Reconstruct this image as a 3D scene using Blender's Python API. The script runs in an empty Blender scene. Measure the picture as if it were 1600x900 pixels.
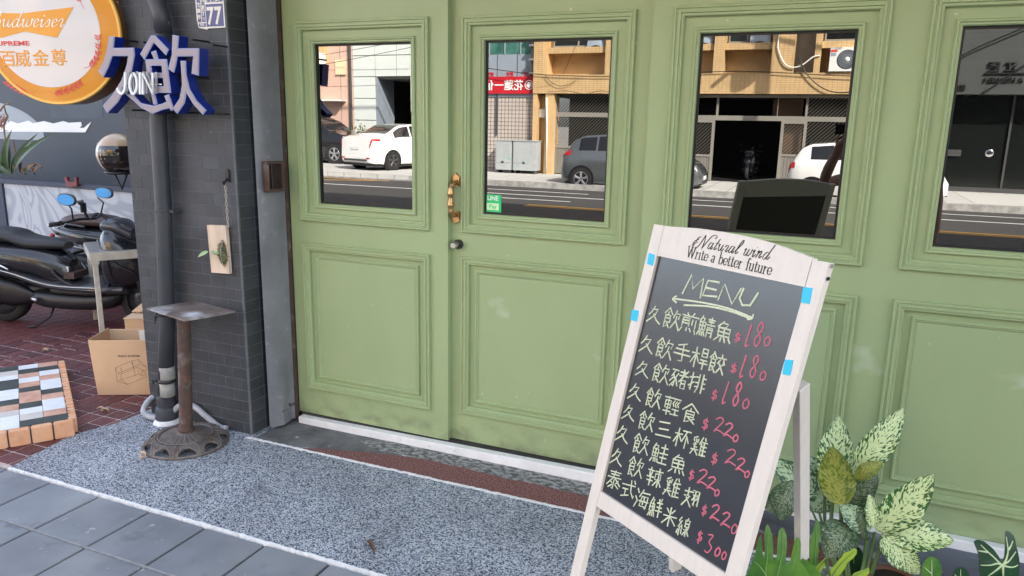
import bpy, bmesh, math, random
from mathutils import Vector, Matrix
random.seed(7)
R = math.radians
C = bpy.context.scene.collection
# ------------------------------------------------------------------ camera, world, sun, exposure
FPX = 1166.5
yaw, pit, rol = R(-22.845), R(-12.46), R(1.068)
CAM = Vector((0, -3.088, 1.6))
FW = Vector((math.sin(yaw)*math.cos(pit), math.cos(yaw)*math.cos(pit), math.sin(pit)))
_r = Vector((math.cos(yaw), -math.sin(yaw), 0)); _u = _r.cross(FW)
RT = math.cos(rol)*_r + math.sin(rol)*_u
UP = -math.sin(rol)*_r + math.cos(rol)*_u
cd = bpy.data.cameras.new('camera'); cam = bpy.data.objects.new('camera', cd); C.objects.link(cam)
cam.matrix_world = Matrix(((RT.x, UP.x, -FW.x, CAM.x), (RT.y, UP.y, -FW.y, CAM.y), (RT.z, UP.z, -FW.z, CAM.z), (0, 0, 0, 1)))
cd.sensor_width = 36; cd.lens = FPX/1600*36; cd.clip_start = 0.01; cd.clip_end = 2000
bpy.context.scene.camera = cam
SUN_TO = Vector((-0.95, -0.80, -1.0)).normalized()       # the way the sunlight travels
world = bpy.data.worlds.new('World'); bpy.context.scene.world = world; world.use_nodes = True
wn = world.node_tree.nodes; wl = world.node_tree.links
bg = wn['Background']; sky = wn.new('ShaderNodeTexSky'); sky.sky_type = 'NISHITA'; sky.sun_disc = False
sky.sun_elevation = math.asin(-SUN_TO.z)
sky.sun_rotation = math.atan2(-SUN_TO.x, -SUN_TO.y)
sky.dust_density = 3.5; sky.ozone_density = 1.1; sky.air_density = 0.8
hs = wn.new('ShaderNodeHueSaturation'); hs.inputs['Saturation'].default_value = 0.60; wl.new(sky.outputs[0], hs.inputs['Color']); wl.new(hs.outputs[0], bg.inputs[0]); bg.inputs[1].default_value = 0.15   # hazy sky
sd = bpy.data.lights.new('sun', 'SUN'); sd.energy = 4.9; sd.angle = R(0.5); sd.color = (1, 0.95, 0.86)
sun = bpy.data.objects.new('sun', sd); C.objects.link(sun); sun.rotation_euler = SUN_TO.to_track_quat('-Z', 'Y').to_euler()
vs = bpy.context.scene.view_settings
vs.view_transform = 'Standard'; vs.look = 'None'; vs.exposure = 2.72; vs.gamma = 1; vs.use_curve_mapping = False
bpy.context.scene.cycles.max_bounces = 8
bpy.context.scene.cycles.sample_clamp_indirect = 8

# ------------------------------------------------------------------ rays through the photograph, to read off real places
def ray(u, v): return FW + RT*((u-800)/FPX) + UP*((450-v)/FPX)
def on(u, v, ax, val):
    d = ray(u, v); return CAM + d*((val-CAM[ax])/d[ax])
def gy(u, v, y): return on(u, v, 1, y)
def gz(u, v, z): return on(u, v, 2, z)

# ------------------------------------------------------------------ materials
def mat(name, col, rough=0.6, metal=0.0, var=0.0, vscale=6.0, col2=None, bump=0.0, bscale=60.0, coat=0.0, spec=0.5, stretch=(1,1,1), detail=6, sss=0, trans=0, contrast=(0.35,0.65)):
    m = bpy.data.materials.new(name); m.use_nodes = True
    n = m.node_tree.nodes; l = m.node_tree.links; p = n['Principled BSDF']
    p.inputs['Roughness'].default_value = rough; p.inputs['Metallic'].default_value = metal
    p.inputs['Specular IOR Level'].default_value = spec
    p.inputs['Coat Weight'].default_value = coat; p.inputs['Coat Roughness'].default_value = 0.06
    p.inputs['Base Color'].default_value = (*col, 1)
    if trans: p.inputs['Transmission Weight'].default_value = trans
    tc = n.new('ShaderNodeTexCoord'); mp = n.new('ShaderNodeMapping'); mp.inputs['Scale'].default_value = stretch
    l.new(tc.outputs['Object'], mp.inputs[0])
    if var > 0 or col2:
        c2 = col2 or tuple(max(0, c*(1-var)) for c in col)
        nt = n.new('ShaderNodeTexNoise'); nt.inputs['Scale'].default_value = vscale; nt.inputs['Detail'].default_value = detail
        nt.inputs['Roughness'].default_value = 0.62
        cr = n.new('ShaderNodeValToRGB'); cr.color_ramp.elements[0].position = contrast[0]; cr.color_ramp.elements[1].position = contrast[1]
        cr.color_ramp.elements[0].color = (*c2, 1); cr.color_ramp.elements[1].color = (*col, 1)
        l.new(mp.outputs[0], nt.inputs['Vector']); l.new(nt.outputs['Fac'], cr.inputs[0]); l.new(cr.outputs[0], p.inputs['Base Color'])
        if rough > 0.15:
            mr = n.new('ShaderNodeMapRange'); mr.inputs[3].default_value = rough*0.85; mr.inputs[4].default_value = min(1, rough*1.15)
            l.new(nt.outputs['Fac'], mr.inputs[0]); l.new(mr.outputs[0], p.inputs['Roughness'])
    if bump > 0:
        nb = n.new('ShaderNodeTexNoise'); nb.inputs['Scale'].default_value = bscale; nb.inputs['Detail'].default_value = 5
        b = n.new('ShaderNodeBump'); b.inputs['Strength'].default_value = bump; b.inputs['Distance'].default_value = 0.004
        l.new(mp.outputs[0], nb.inputs['Vector']); l.new(nb.outputs['Fac'], b.inputs['Height']); l.new(b.outputs[0], p.inputs['Normal'])
    return m
def nodes(m): return m.node_tree.nodes, m.node_tree.links, m.node_tree.nodes['Principled BSDF']
def overlay(m, col, scale, lo, hi, stretch=(1,1,1), detail=4, obj=True, loc=(0,0,0), kind='noise'):
    """wear of another colour, laid over the base colour"""
    n, l, p = nodes(m)
    src = p.inputs['Base Color'].links[0].from_socket if p.inputs['Base Color'].links else None
    mix = n.new('ShaderNodeMix'); mix.data_type = 'RGBA'
    A = [i for i in mix.inputs if i.name == 'A' and i.type == 'RGBA'][0]; B = [i for i in mix.inputs if i.name == 'B' and i.type == 'RGBA'][0]
    if src: l.new(src, A)
    else: A.default_value = p.inputs['Base Color'].default_value
    B.default_value = (*col, 1)
    tc = n.new('ShaderNodeTexCoord'); mp = n.new('ShaderNodeMapping'); mp.inputs['Scale'].default_value = stretch; mp.inputs['Location'].default_value = loc
    l.new(tc.outputs['Object'], mp.inputs[0])
    if kind == 'noise':
        t = n.new('ShaderNodeTexNoise'); t.inputs['Scale'].default_value = scale; t.inputs['Detail'].default_value = detail; out = t.outputs['Fac']
    else:
        t = n.new('ShaderNodeTexVoronoi'); t.inputs['Scale'].default_value = scale; t.feature = kind; out = t.outputs['Distance']
    l.new(mp.outputs[0], t.inputs['Vector'])
    mr = n.new('ShaderNodeMapRange'); mr.inputs[1].default_value = lo; mr.inputs[2].default_value = hi
    l.new(out, mr.inputs[0]); l.new(mr.outputs[0], mix.inputs['Factor'])
    l.new([o for o in mix.outputs if o.type == 'RGBA'][0], p.inputs['Base Color'])
    return mr
def gridlines(m, col, sx, sz, w, axes=('X', 'Z')):
    """thin painted / pressed joints on a far surface"""
    n, l, p = nodes(m)
    src = p.inputs['Base Color'].links[0].from_socket if p.inputs['Base Color'].links else None
    tc = n.new('ShaderNodeTexCoord'); sp = n.new('ShaderNodeSeparateXYZ'); l.new(tc.outputs['Object'], sp.inputs[0])
    outs = []
    for ax, s in zip(axes, (sx, sz)):
        if not s: continue
        d = n.new('ShaderNodeMath'); d.operation = 'DIVIDE'; d.inputs[1].default_value = s; l.new(sp.outputs[ax], d.inputs[0])
        f = n.new('ShaderNodeMath'); f.operation = 'FRACT'; l.new(d.outputs[0], f.inputs[0])
        c = n.new('ShaderNodeMath'); c.operation = 'LESS_THAN'; c.inputs[1].default_value = w/s; l.new(f.outputs[0], c.inputs[0]); outs.append(c.outputs[0])
    o = outs[0]
    if len(outs) == 2:
        mx = n.new('ShaderNodeMath'); mx.operation = 'MAXIMUM'; l.new(outs[0], mx.inputs[0]); l.new(outs[1], mx.inputs[1]); o = mx.outputs[0]
    mix = n.new('ShaderNodeMix'); mix.data_type = 'RGBA'
    A = [i for i in mix.inputs if i.name == 'A' and i.type == 'RGBA'][0]; B = [i for i in mix.inputs if i.name == 'B' and i.type == 'RGBA'][0]
    if src: l.new(src, A)
    else: A.default_value = p.inputs['Base Color'].default_value
    B.default_value = (*col, 1); l.new(o, mix.inputs['Factor'])
    l.new([q for q in mix.outputs if q.type == 'RGBA'][0], p.inputs['Base Color'])

GREEN = mat('sage_green_paint', (0.335, 0.415, 0.205), 0.40, var=0.09, vscale=1.6, bump=0.10, bscale=26, spec=0.45, stretch=(1, 1, 0.5))
overlay(GREEN, (0.31, 0.36, 0.19), 5.0, 0.66, 0.86, (1, 1, 0.7)); overlay(GREEN, (0.50, 0.54, 0.36), 34, 0.72, 0.76); overlay(GREEN, (0.44, 0.50, 0.31), 2.6, 0.66, 0.72, (1, 1, 1.5), 8, loc=(3, 0, 1))
def grime(m, col, z0, z1, scale, lo, hi):
    """splashed dirt that belongs to the foot of a surface"""
    mr = overlay(m, col, scale, lo, hi, (1, 1, 1.6), 7); n, l, p = nodes(m)
    to = mr.outputs[0].links[0].to_socket; tc = n.new('ShaderNodeTexCoord'); sp = n.new('ShaderNodeSeparateXYZ'); l.new(tc.outputs['Object'], sp.inputs[0])
    zr = n.new('ShaderNodeMapRange'); zr.inputs[1].default_value = z0; zr.inputs[2].default_value = z1; zr.inputs[3].default_value = 0.75; zr.inputs[4].default_value = 0.0; l.new(sp.outputs['Z'], zr.inputs[0])
    mu = n.new('ShaderNodeMath'); mu.operation = 'MULTIPLY'; l.new(mr.outputs[0], mu.inputs[0]); l.new(zr.outputs[0], mu.inputs[1]); l.new(mu.outputs[0], to)
grime(GREEN, (0.13, 0.14, 0.09), 0.05, 0.20, 9, 0.45, 0.72)
GREEN_T = mat('sage_green_trim', (0.340, 0.420, 0.210), 0.38, var=0.06, vscale=9, bump=0.08, bscale=60, spec=0.4)
overlay(GREEN_T, (0.45, 0.5, 0.33), 60, 0.72, 0.76)
BRICKM = mat('dark_painted_brick', (0.048, 0.050, 0.055), 0.55, var=0.3, vscale=7, bump=0.25, bscale=110)
overlay(BRICKM, (0.30, 0.31, 0.32), 46, 0.76, 0.80); overlay(BRICKM, (0.075, 0.078, 0.083), 3, 0.5, 0.8)
JOINT = mat('painted_mortar', (0.13, 0.135, 0.145), 0.8, var=0.3, vscale=14, bump=0.4, bscale=150)
PIPEM = mat('dark_pipe_paint', (0.050, 0.053, 0.060), 0.45, var=0.25, vscale=8, bump=0.1, bscale=40)
overlay(PIPEM, (0.45, 0.46, 0.45), 22, 0.72, 0.78)
PIPEBARE = mat('pale_pipe_plastic', (0.38, 0.37, 0.33), 0.5, var=0.3, vscale=25)
TAPE = mat('black_tape', (0.02, 0.02, 0.022), 0.45, var=0.4, vscale=60, bump=0.5, bscale=90)
GREYPVC = mat('grey_hose', (0.42, 0.42, 0.43), 0.5, var=0.25, vscale=25)
JAMBM = mat('grey_sheet_metal', (0.21, 0.212, 0.22), 0.40, 0.0, var=0.3, vscale=5, bump=0.35, bscale=18)
overlay(JAMBM, (0.32, 0.32, 0.33), 20, 0.66, 0.78)
RUST = mat('rusted_metal', (0.12, 0.062, 0.040), 0.75, 0.2, col2=(0.060, 0.045, 0.040), vscale=22, bump=0.5, bscale=90)
overlay(RUST, (0.20, 0.165, 0.145), 14, 0.55, 0.75)
RUSTD = mat('dark_rust', (0.04, 0.022, 0.016), 0.8, 0.1, var=0.5, vscale=20, bump=0.5)
CASTM = mat('weathered_cast_iron', (0.115, 0.085, 0.068), 0.62, 0.3, col2=(0.19, 0.17, 0.155), vscale=16, bump=0.6, bscale=130)
PLATEM = mat('worn_steel_plate', (0.235, 0.195, 0.17), 0.62, 0.05, col2=(0.12, 0.09, 0.072), vscale=9, bump=0.2, bscale=60)
mrp = overlay(PLATEM, (0.62, 0.63, 0.65), 5, 0.56, 0.72, loc=(2.4, 0.1, 0))
GRAN = mat('grey_pebble_render', (0.32, 0.34, 0.38), 0.75, var=0.1, vscale=2)
def speckle():
    n, l, p = nodes(GRAN)
    tc = n.new('ShaderNodeTexCoord')
    v = n.new('ShaderNodeTexVoronoi'); v.inputs['Scale'].default_value = 215; l.new(tc.outputs['Object'], v.inputs['Vector'])
    v.inputs['Randomness'].default_value = 1
    cr = n.new('ShaderNodeValToRGB'); e = cr.color_ramp.elements
    e[0].position = 0.0; e[0].color = (0.05, 0.062, 0.085, 1); e[1].position = 0.30; e[1].color = (0.16, 0.19, 0.25, 1)
    for pos, c in ((0.36, (0.34, 0.38, 0.44)), (0.66, (0.43, 0.47, 0.53)), (0.70, (0.62, 0.64, 0.66))):
        q = e.new(pos); q.color = (*c, 1)
    cr.color_ramp.interpolation = 'CONSTANT'
    sp = n.new('ShaderNodeSeparateColor'); l.new(v.outputs['Color'], sp.inputs[0]); l.new(sp.outputs[0], cr.inputs[0])
    nt = n.new('ShaderNodeTexNoise'); nt.inputs['Scale'].default_value = 3.2; nt.inputs['Detail'].default_value = 8; l.new(tc.outputs['Object'], nt.inputs['Vector'])
    mr = n.new('ShaderNodeMapRange'); mr.inputs[1].default_value = 0.3; mr.inputs[2].default_value = 0.7; mr.inputs[3].default_value = 0.62; mr.inputs[4].default_value = 0.88
    l.new(nt.outputs['Fac'], mr.inputs[0])
    mul = n.new('ShaderNodeVectorMath'); mul.operation = 'SCALE'; l.new(cr.outputs[0], mul.inputs[0]); l.new(mr.outputs[0], mul.inputs['Scale'])
    l.new(mul.outputs[0], p.inputs['Base Color'])
    b = n.new('ShaderNodeBump'); b.inputs['Strength'].default_value = 0.5; b.inputs['Distance'].default_value = 0.003
    l.new(v.outputs['Distance'], b.inputs['Height']); l.new(b.outputs[0], p.inputs['Normal'])
speckle()
overlay(GRAN, (0.06, 0.06, 0.06), 2.6, 0.62, 0.84, loc=(0.35, 0.2, 0), detail=7); overlay(GRAN, (0.09, 0.085, 0.08), 30, 0.74, 0.78, detail=2)
REDAG = mat('red_aggregate', (0.150, 0.034, 0.030), 0.8, col2=(0.30, 0.20, 0.18), vscale=160, bump=0.5, bscale=220, contrast=(0.40, 0.52))
overlay(REDAG, (0.10, 0.095, 0.09), 3.0, 0.62, 0.74, loc=(0, 0, 0), detail=7)
GREYCEM = mat('stained_cement', (0.20, 0.20, 0.195), 0.8, col2=(0.085, 0.085, 0.085), vscale=6, bump=0.4, bscale=60)
overlay(GREYCEM, (0.55, 0.56, 0.56), 12, 0.67, 0.70)
PEBB = mat('pebbled_cement', (0.34, 0.34, 0.32), 0.8, col2=(0.08, 0.08, 0.075), vscale=30, bump=0.9, bscale=45, contrast=(0.42, 0.58), stretch=(1, 1.6, 1))
WHITEP = mat('white_sill_paint', (0.84, 0.83, 0.80), 0.6, var=0.12, vscale=14, bump=0.2, bscale=60)
overlay(WHITEP, (0.36, 0.35, 0.33), 26, 0.66, 0.74)
WHITEEDGE = mat('white_mortar_line', (0.82, 0.82, 0.80), 0.8, var=0.22, vscale=40, bump=0.4)
STEPM = mat('blue_grey_worn_step', (0.115, 0.125, 0.16), 0.55, col2=(0.05, 0.05, 0.06), vscale=7, bump=0.3, stretch=(0.35, 1, 1))
overlay(STEPM, (0.42, 0.45, 0.52), 16, 0.60, 0.72, (0.25, 1, 1))
SLATE = mat('grey_paving_tile', (0.20, 0.215, 0.235), 0.62, var=0.22, vscale=5, bump=0.15, bscale=40)
overlay(SLATE, (0.34, 0.35, 0.36), 17, 0.66, 0.71); overlay(SLATE, (0.09, 0.095, 0.105), 7, 0.62, 0.74); overlay(SLATE, (0.26, 0.27, 0.28), 2.2, 0.50, 0.75)
GROUTD = mat('dark_paving_joint', (0.05, 0.055, 0.065), 0.9, var=0.3, vscale=20)
GROUTL = mat('pale_paving_joint', (0.27, 0.275, 0.28), 0.9, var=0.3, vscale=30)
REDT = [mat('dark_red_floor_tile', c, 0.55, var=0.4, vscale=30, bump=0.3, bscale=140) for c in ((0.135, 0.034, 0.034), (0.115, 0.030, 0.034), (0.150, 0.042, 0.040))]
for m_ in REDT: overlay(m_, (0.26, 0.17, 0.16), 60, 0.62, 0.72)
REDG = mat('pale_floor_grout', (0.52, 0.42, 0.39), 0.9, var=0.3, vscale=30)
BLACKP = mat('black_plastic', (0.014, 0.014, 0.016), 0.42, var=0.3, vscale=20)
BLACKG = mat('black_gloss_paint', (0.012, 0.013, 0.017), 0.22, coat=0.6)
GREYG = mat('dark_grey_gloss_paint', (0.055, 0.057, 0.065), 0.3, 0.4, coat=0.5)
RUBBER = mat('tyre_rubber', (0.018, 0.018, 0.018), 0.8, var=0.2, vscale=30)
VINYL = mat('black_seat_vinyl', (0.020, 0.021, 0.024), 0.5, bump=0.2, bscale=120)
BROWNV = mat('brown_seat_vinyl', (0.075, 0.050, 0.046), 0.5, bump=0.2, bscale=120)
CHROME = mat('chrome', (0.7, 0.7, 0.72), 0.15, 1.0)
STEEL = mat('brushed_steel', (0.52, 0.51, 0.48), 0.38, 0.85, var=0.2, vscale=10)
STEELP = mat('cream_steel_paint', (0.66, 0.62, 0.52), 0.5, var=0.25, vscale=12)
CARD = mat('cardboard', (0.66, 0.43, 0.25), 0.8, var=0.10, vscale=7, bump=0.05)
CARDL = mat('pale_cardboard', (0.62, 0.44, 0.28), 0.8, var=0.1, vscale=7)
INK = mat('brown_ink', (0.10, 0.055, 0.03), 0.8)
BLACKINK = mat('black_ink', (0.012, 0.012, 0.014), 0.6)
WOODM = mat('pale_pine_wood', (0.72, 0.56, 0.41), 0.6, var=0.22, vscale=5, stretch=(9, 9, 1), bump=0.1)
WHITEWOOD = mat('whitewashed_wood', (0.72, 0.645, 0.55), 0.5, var=0.07, vscale=4, stretch=(14, 14, 1), bump=0.08, bscale=30)
CHALKB = mat('blackboard', (0.016, 0.015, 0.017), 0.24, col2=(0.026, 0.025, 0.028), vscale=3, stretch=(1, 1, 2), spec=1.0)
CHALKY = mat('yellow_green_chalk', (0.70, 0.73, 0.48), 0.9, col2=(0.33, 0.35, 0.24), vscale=330, contrast=(0.30, 0.55))
CHALKR = mat('pink_chalk', (0.66, 0.15, 0.20), 0.9, col2=(0.34, 0.09, 0.12), vscale=330, contrast=(0.30, 0.55))
CYAN = mat('cyan_tape', (0.01, 0.48, 0.72), 0.4)
BRASS = mat('worn_brass', (0.62, 0.36, 0.17), 0.33, 0.9, var=0.45, vscale=30)
GASKET = mat('black_gasket', (0.008, 0.008, 0.008), 0.5)
DARKIN = mat('dark_interior', (0.012, 0.012, 0.012), 0.9)
GLASS = mat('reflective_dark_glass', (0.17, 0.17, 0.17), 0.0, 1.0, bump=0.012, bscale=2.2)
for q_ in GLASS.node_tree.nodes:
    if q_.type == 'TEX_NOISE': q_.inputs['Detail'].default_value = 0.5
LINEG = mat('sticker_green', (0.02, 0.55, 0.16), 0.4); LINEL = mat('sticker_pale_green', (0.62, 0.85, 0.50), 0.4)
WHITE = mat('white_print', (0.8, 0.8, 0.78), 0.5)
NAVY = mat('navy_sign_blue', (0.065, 0.065, 0.21), 0.4, var=0.2, vscale=20)
ENAMW = mat('cream_enamel', (0.76, 0.72, 0.62), 0.4, var=0.15, vscale=60)
BLUEM = mat('deep_blue_metal', (0.006, 0.022, 0.21), 0.35, coat=0.2)
LILAC = mat('lilac_acrylic', (0.30, 0.245, 0.265), 0.4, var=0.06, vscale=8)
LILACE = mat('pale_blue_edge', (0.24, 0.28, 0.50), 0.4)
ORANGE = mat('amber_sign_face', (0.60, 0.225, 0.010), 0.2, var=0.08, vscale=4, coat=0.4)
ORANGEP = mat('amber_sign_print', (0.70, 0.29, 0.03), 0.35, coat=0.3)
SIGNW = mat('white_sign_disc', (0.60, 0.585, 0.575), 0.18, coat=0.6)
YRIM = mat('yellow_sign_rim', (0.78, 0.43, 0.08), 0.35, coat=0.3)
SBROWN = mat('sign_side_brown', (0.16, 0.07, 0.02), 0.35)
REDP = mat('red_print', (0.62, 0.06, 0.05), 0.4)
# street materials
ASPH = mat('asphalt', (0.055, 0.053, 0.051), 0.85, var=0.25, vscale=3, bump=0.4, bscale=120, stretch=(0.35, 1, 1))
FARPAVE = mat('far_pavement', (0.52, 0.51, 0.485), 0.8, var=0.15, vscale=3); gridlines(FARPAVE, (0.25, 0.24, 0.23), 0.6, 0.6, 0.03, ('X', 'Y'))
KERBM = mat('kerb_concrete', (0.46, 0.45, 0.42), 0.8, col2=(0.26, 0.25, 0.24), vscale=6)
ROADY = mat('yellow_road_paint', (0.60, 0.33, 0.07), 0.7, var=0.2, vscale=5)
ROADW = mat('white_road_paint', (0.62, 0.62, 0.60), 0.7, var=0.3, vscale=5)
YTILE = mat('yellow_brick_tile', (0.60, 0.41, 0.20), 0.7, var=0.18, vscale=3); gridlines(YTILE, (0.36, 0.22, 0.10), 0.12, 0.06, 0.009)
YPLAS = mat('yellow_plaster', (0.60, 0.40, 0.19), 0.7, var=0.1, vscale=4)
PINKW = mat('pink_wall', (0.66, 0.43, 0.34), 0.75, var=0.06, vscale=2)
PANW = mat('white_wall_panel', (0.66, 0.70, 0.66), 0.5, var=0.05, vscale=2)
PALETILE = mat('pale_wall_tile', (0.52, 0.45, 0.40), 0.6, var=0.12, vscale=3); gridlines(PALETILE, (0.09, 0.075, 0.07), 0.125, 0.125, 0.018)
REDSIGN = mat('red_sign_board', (0.52, 0.012, 0.025), 0.45, var=0.1, vscale=3)
TEALG = mat('teal_window_glass', (0.02, 0.09, 0.075), 0.15, col2=(0.08, 0.22, 0.17), vscale=2.5)
GREYPAN = mat('blue_grey_panel', (0.28, 0.32, 0.37), 0.5, var=0.1, vscale=2)
GREYM = mat('grey_shutter_metal', (0.26, 0.245, 0.21), 0.5, var=0.1, vscale=4)
GREYMD = mat('grey_door_metal', (0.22, 0.205, 0.18), 0.5, var=0.1, vscale=4)
CHAR = mat('charcoal_cladding', (0.055, 0.060, 0.057), 0.6, var=0.08, vscale=2); gridlines(CHAR, (0.035, 0.038, 0.036), 0, 0.31, 0.012)
GLASSD = mat('dark_shop_glass', (0.010, 0.012, 0.011), 0.15)
CABM = mat('grey_cabinet_paint', (0.40, 0.42, 0.42), 0.5, var=0.12, vscale=4); overlay(CABM, (0.16, 0.42, 0.38), 3.2, 0.66, 0.70, (1, 1, 1.4))
CARW = mat('white_car_paint', (0.80, 0.79, 0.76), 0.25, coat=0.8)
CARG = mat('grey_car_paint', (0.17, 0.185, 0.19), 0.25, 0.6, coat=0.8)
CARK = mat('black_car_paint', (0.012, 0.013, 0.016), 0.2, coat=0.8)
CARGL = mat('car_window_glass', (0.015, 0.016, 0.018), 0.08)
RLIGHT = mat('red_lamp_lens', (0.45, 0.01, 0.015), 0.2, coat=0.5)
CLIGHT = mat('clear_lamp_lens', (0.6, 0.62, 0.64), 0.15, 0.3, coat=0.5)
ALLOY = mat('alloy_rim', (0.55, 0.55, 0.56), 0.3, 0.8)
ACW = mat('white_casing', (0.74, 0.73, 0.69), 0.5, var=0.06, vscale=5)
DGREY = mat('dark_grey_plastic', (0.06, 0.06, 0.06), 0.5)
SKIN = mat('skin', (0.38, 0.20, 0.13), 0.5, var=0.06, vscale=9)
SHIRT = mat('dark_cloth', (0.020, 0.022, 0.030), 0.85, bump=0.2)
HAIR = mat('black_hair', (0.010, 0.009, 0.008), 0.5)
# the yard
WALLN = mat('dark_blue_grey_wall', (0.050, 0.062, 0.082), 0.55, var=0.2, vscale=2)
MURAL = mat('grey_swirl_panel', (0.36, 0.39, 0.43), 0.6)
def swirl():
    n, l, p = nodes(MURAL); tc = n.new('ShaderNodeTexCoord'); nt = n.new('ShaderNodeTexNoise'); nt.inputs['Scale'].default_value = 0.9; nt.inputs['Detail'].default_value = 2
    nt.inputs['Distortion'].default_value = 2.0
    l.new(tc.outputs['Object'], nt.inputs['Vector'])
    w = n.new('ShaderNodeMath'); w.operation = 'MULTIPLY'; w.inputs[1].default_value = 60; l.new(nt.outputs['Fac'], w.inputs[0])
    s = n.new('ShaderNodeMath'); s.operation = 'SINE'; l.new(w.outputs[0], s.inputs[0])
    cr = n.new('ShaderNodeValToRGB'); cr.color_ramp.elements[0].color = (0.29, 0.32, 0.36, 1); cr.color_ramp.elements[1].color = (0.42, 0.45, 0.48, 1)
    cr.color_ramp.elements[0].position = 0.1; cr.color_ramp.elements[1].position = 0.6
    m = n.new('ShaderNodeMapRange'); m.inputs[1].default_value = -1; m.inputs[2].default_value = 1; l.new(s.outputs[0], m.inputs[0]); l.new(m.outputs[0], cr.inputs[0]); l.new(cr.outputs[0], p.inputs['Base Color'])
swirl()
NAVYF = mat('navy_frame', (0.025, 0.035, 0.065), 0.5)
LEAFD = mat('dark_strap_leaf', (0.040, 0.085, 0.025), 0.4, var=0.35, vscale=9)
LEAFDRY = mat('dry_leaf', (0.28, 0.16, 0.09), 0.7, var=0.4, vscale=12)
MOSS = mat('green_moss', (0.26, 0.26, 0.12), 0.9, col2=(0.05, 0.055, 0.03), vscale=60, bump=0.9, bscale=120)
PALELEAF = mat('pale_green_leaf', (0.30, 0.42, 0.20), 0.45)
def variegated(name, dark, cream, lo, hi):
    m = mat(name, cream, 0.36, spec=0.4)
    n, l, p = nodes(m); at = n.new('ShaderNodeUVMap')
    mp = n.new('ShaderNodeMapping'); mp.inputs['Rotation'].default_value = (0, 0, 0); mp.inputs['Scale'].default_value = (7, 15, 1)
    # the blotches run along the side veins, slanting out from the midrib
    sp = n.new('ShaderNodeSeparateXYZ'); l.new(at.outputs[0], sp.inputs[0])
    s1 = n.new('ShaderNodeMath'); s1.operation = 'SUBTRACT'; l.new(sp.outputs['X'], s1.inputs[0]); s1.inputs[1].default_value = 0.5
    ab = n.new('ShaderNodeMath'); ab.operation = 'ABSOLUTE'; l.new(s1.outputs[0], ab.inputs[0])
    ml = n.new('ShaderNodeMath'); ml.operation = 'MULTIPLY_ADD'; ml.inputs[1].default_value = -0.45; l.new(ab.outputs[0], ml.inputs[0]); l.new(sp.outputs['Y'], ml.inputs[2])
    cb = n.new('ShaderNodeCombineXYZ'); l.new(sp.outputs['X'], cb.inputs[0]); l.new(ml.outputs[0], cb.inputs[1])
    oi = n.new('ShaderNodeObjectInfo'); l.new(oi.outputs['Random'], cb.inputs[2])
    zs = n.new('ShaderNodeVectorMath'); zs.operation = 'MULTIPLY'; zs.inputs[1].default_value = (12, 26, 40); l.new(cb.outputs[0], zs.inputs[0])
    nt = n.new('ShaderNodeTexNoise'); nt.inputs['Scale'].default_value = 1.0; nt.inputs['Detail'].default_value = 3; nt.inputs['Roughness'].default_value = 0.55; l.new(zs.outputs[0], nt.inputs['Vector'])
    # more green near the rim of the leaf, cream along the midrib
    ad = n.new('ShaderNodeMath'); ad.operation = 'MULTIPLY_ADD'; ad.inputs[1].default_value = 0.26; l.new(ab.outputs[0], ad.inputs[0]); l.new(nt.outputs['Fac'], ad.inputs[2])
    cr = n.new('ShaderNodeValToRGB'); cr.color_ramp.elements[0].position = lo; cr.color_ramp.elements[1].position = hi
    cr.color_ramp.elements[0].color = (*cream, 1); cr.color_ramp.elements[1].color = (*dark, 1)
    l.new(ad.outputs[0], cr.inputs[0]); l.new(cr.outputs[0], p.inputs['Base Color'])
    return m
VAR1 = variegated('cream_blotched_leaf', (0.030, 0.110, 0.022), (0.58, 0.68, 0.32), 0.575, 0.62)
VAR2 = variegated('pale_blotched_leaf', (0.045, 0.11, 0.045), (0.40, 0.52, 0.30), 0.55, 0.60)
VAR3 = variegated('yellowing_leaf', (0.10, 0.15, 0.02), (0.33, 0.34, 0.06), 0.50, 0.66)
VAR4 = variegated('green_blotched_leaf', (0.045, 0.085, 0.035), (0.22, 0.27, 0.15), 0.50, 0.56)
STEMG = mat('green_stem', (0.10, 0.17, 0.05), 0.45, var=0.2, vscale=20)
FERN = mat('bright_lobed_leaf', (0.105, 0.24, 0.022), 0.38, col2=(0.035, 0.13, 0.022), vscale=14)
FERNE = mat('lime_leaf_edge', (0.30, 0.42, 0.03), 0.4)
ALOC = mat('deep_green_leaf', (0.012, 0.060, 0.018), 0.3, var=0.4, vscale=12)
VEIN = mat('pale_leaf_vein', (0.55, 0.66, 0.36), 0.5)
CLAY = mat('clay_pot', (0.20, 0.10, 0.07), 0.8, var=0.2, vscale=8)
SOIL = mat('potting_soil', (0.03, 0.022, 0.016), 0.95, bump=0.8, bscale=60)

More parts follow.
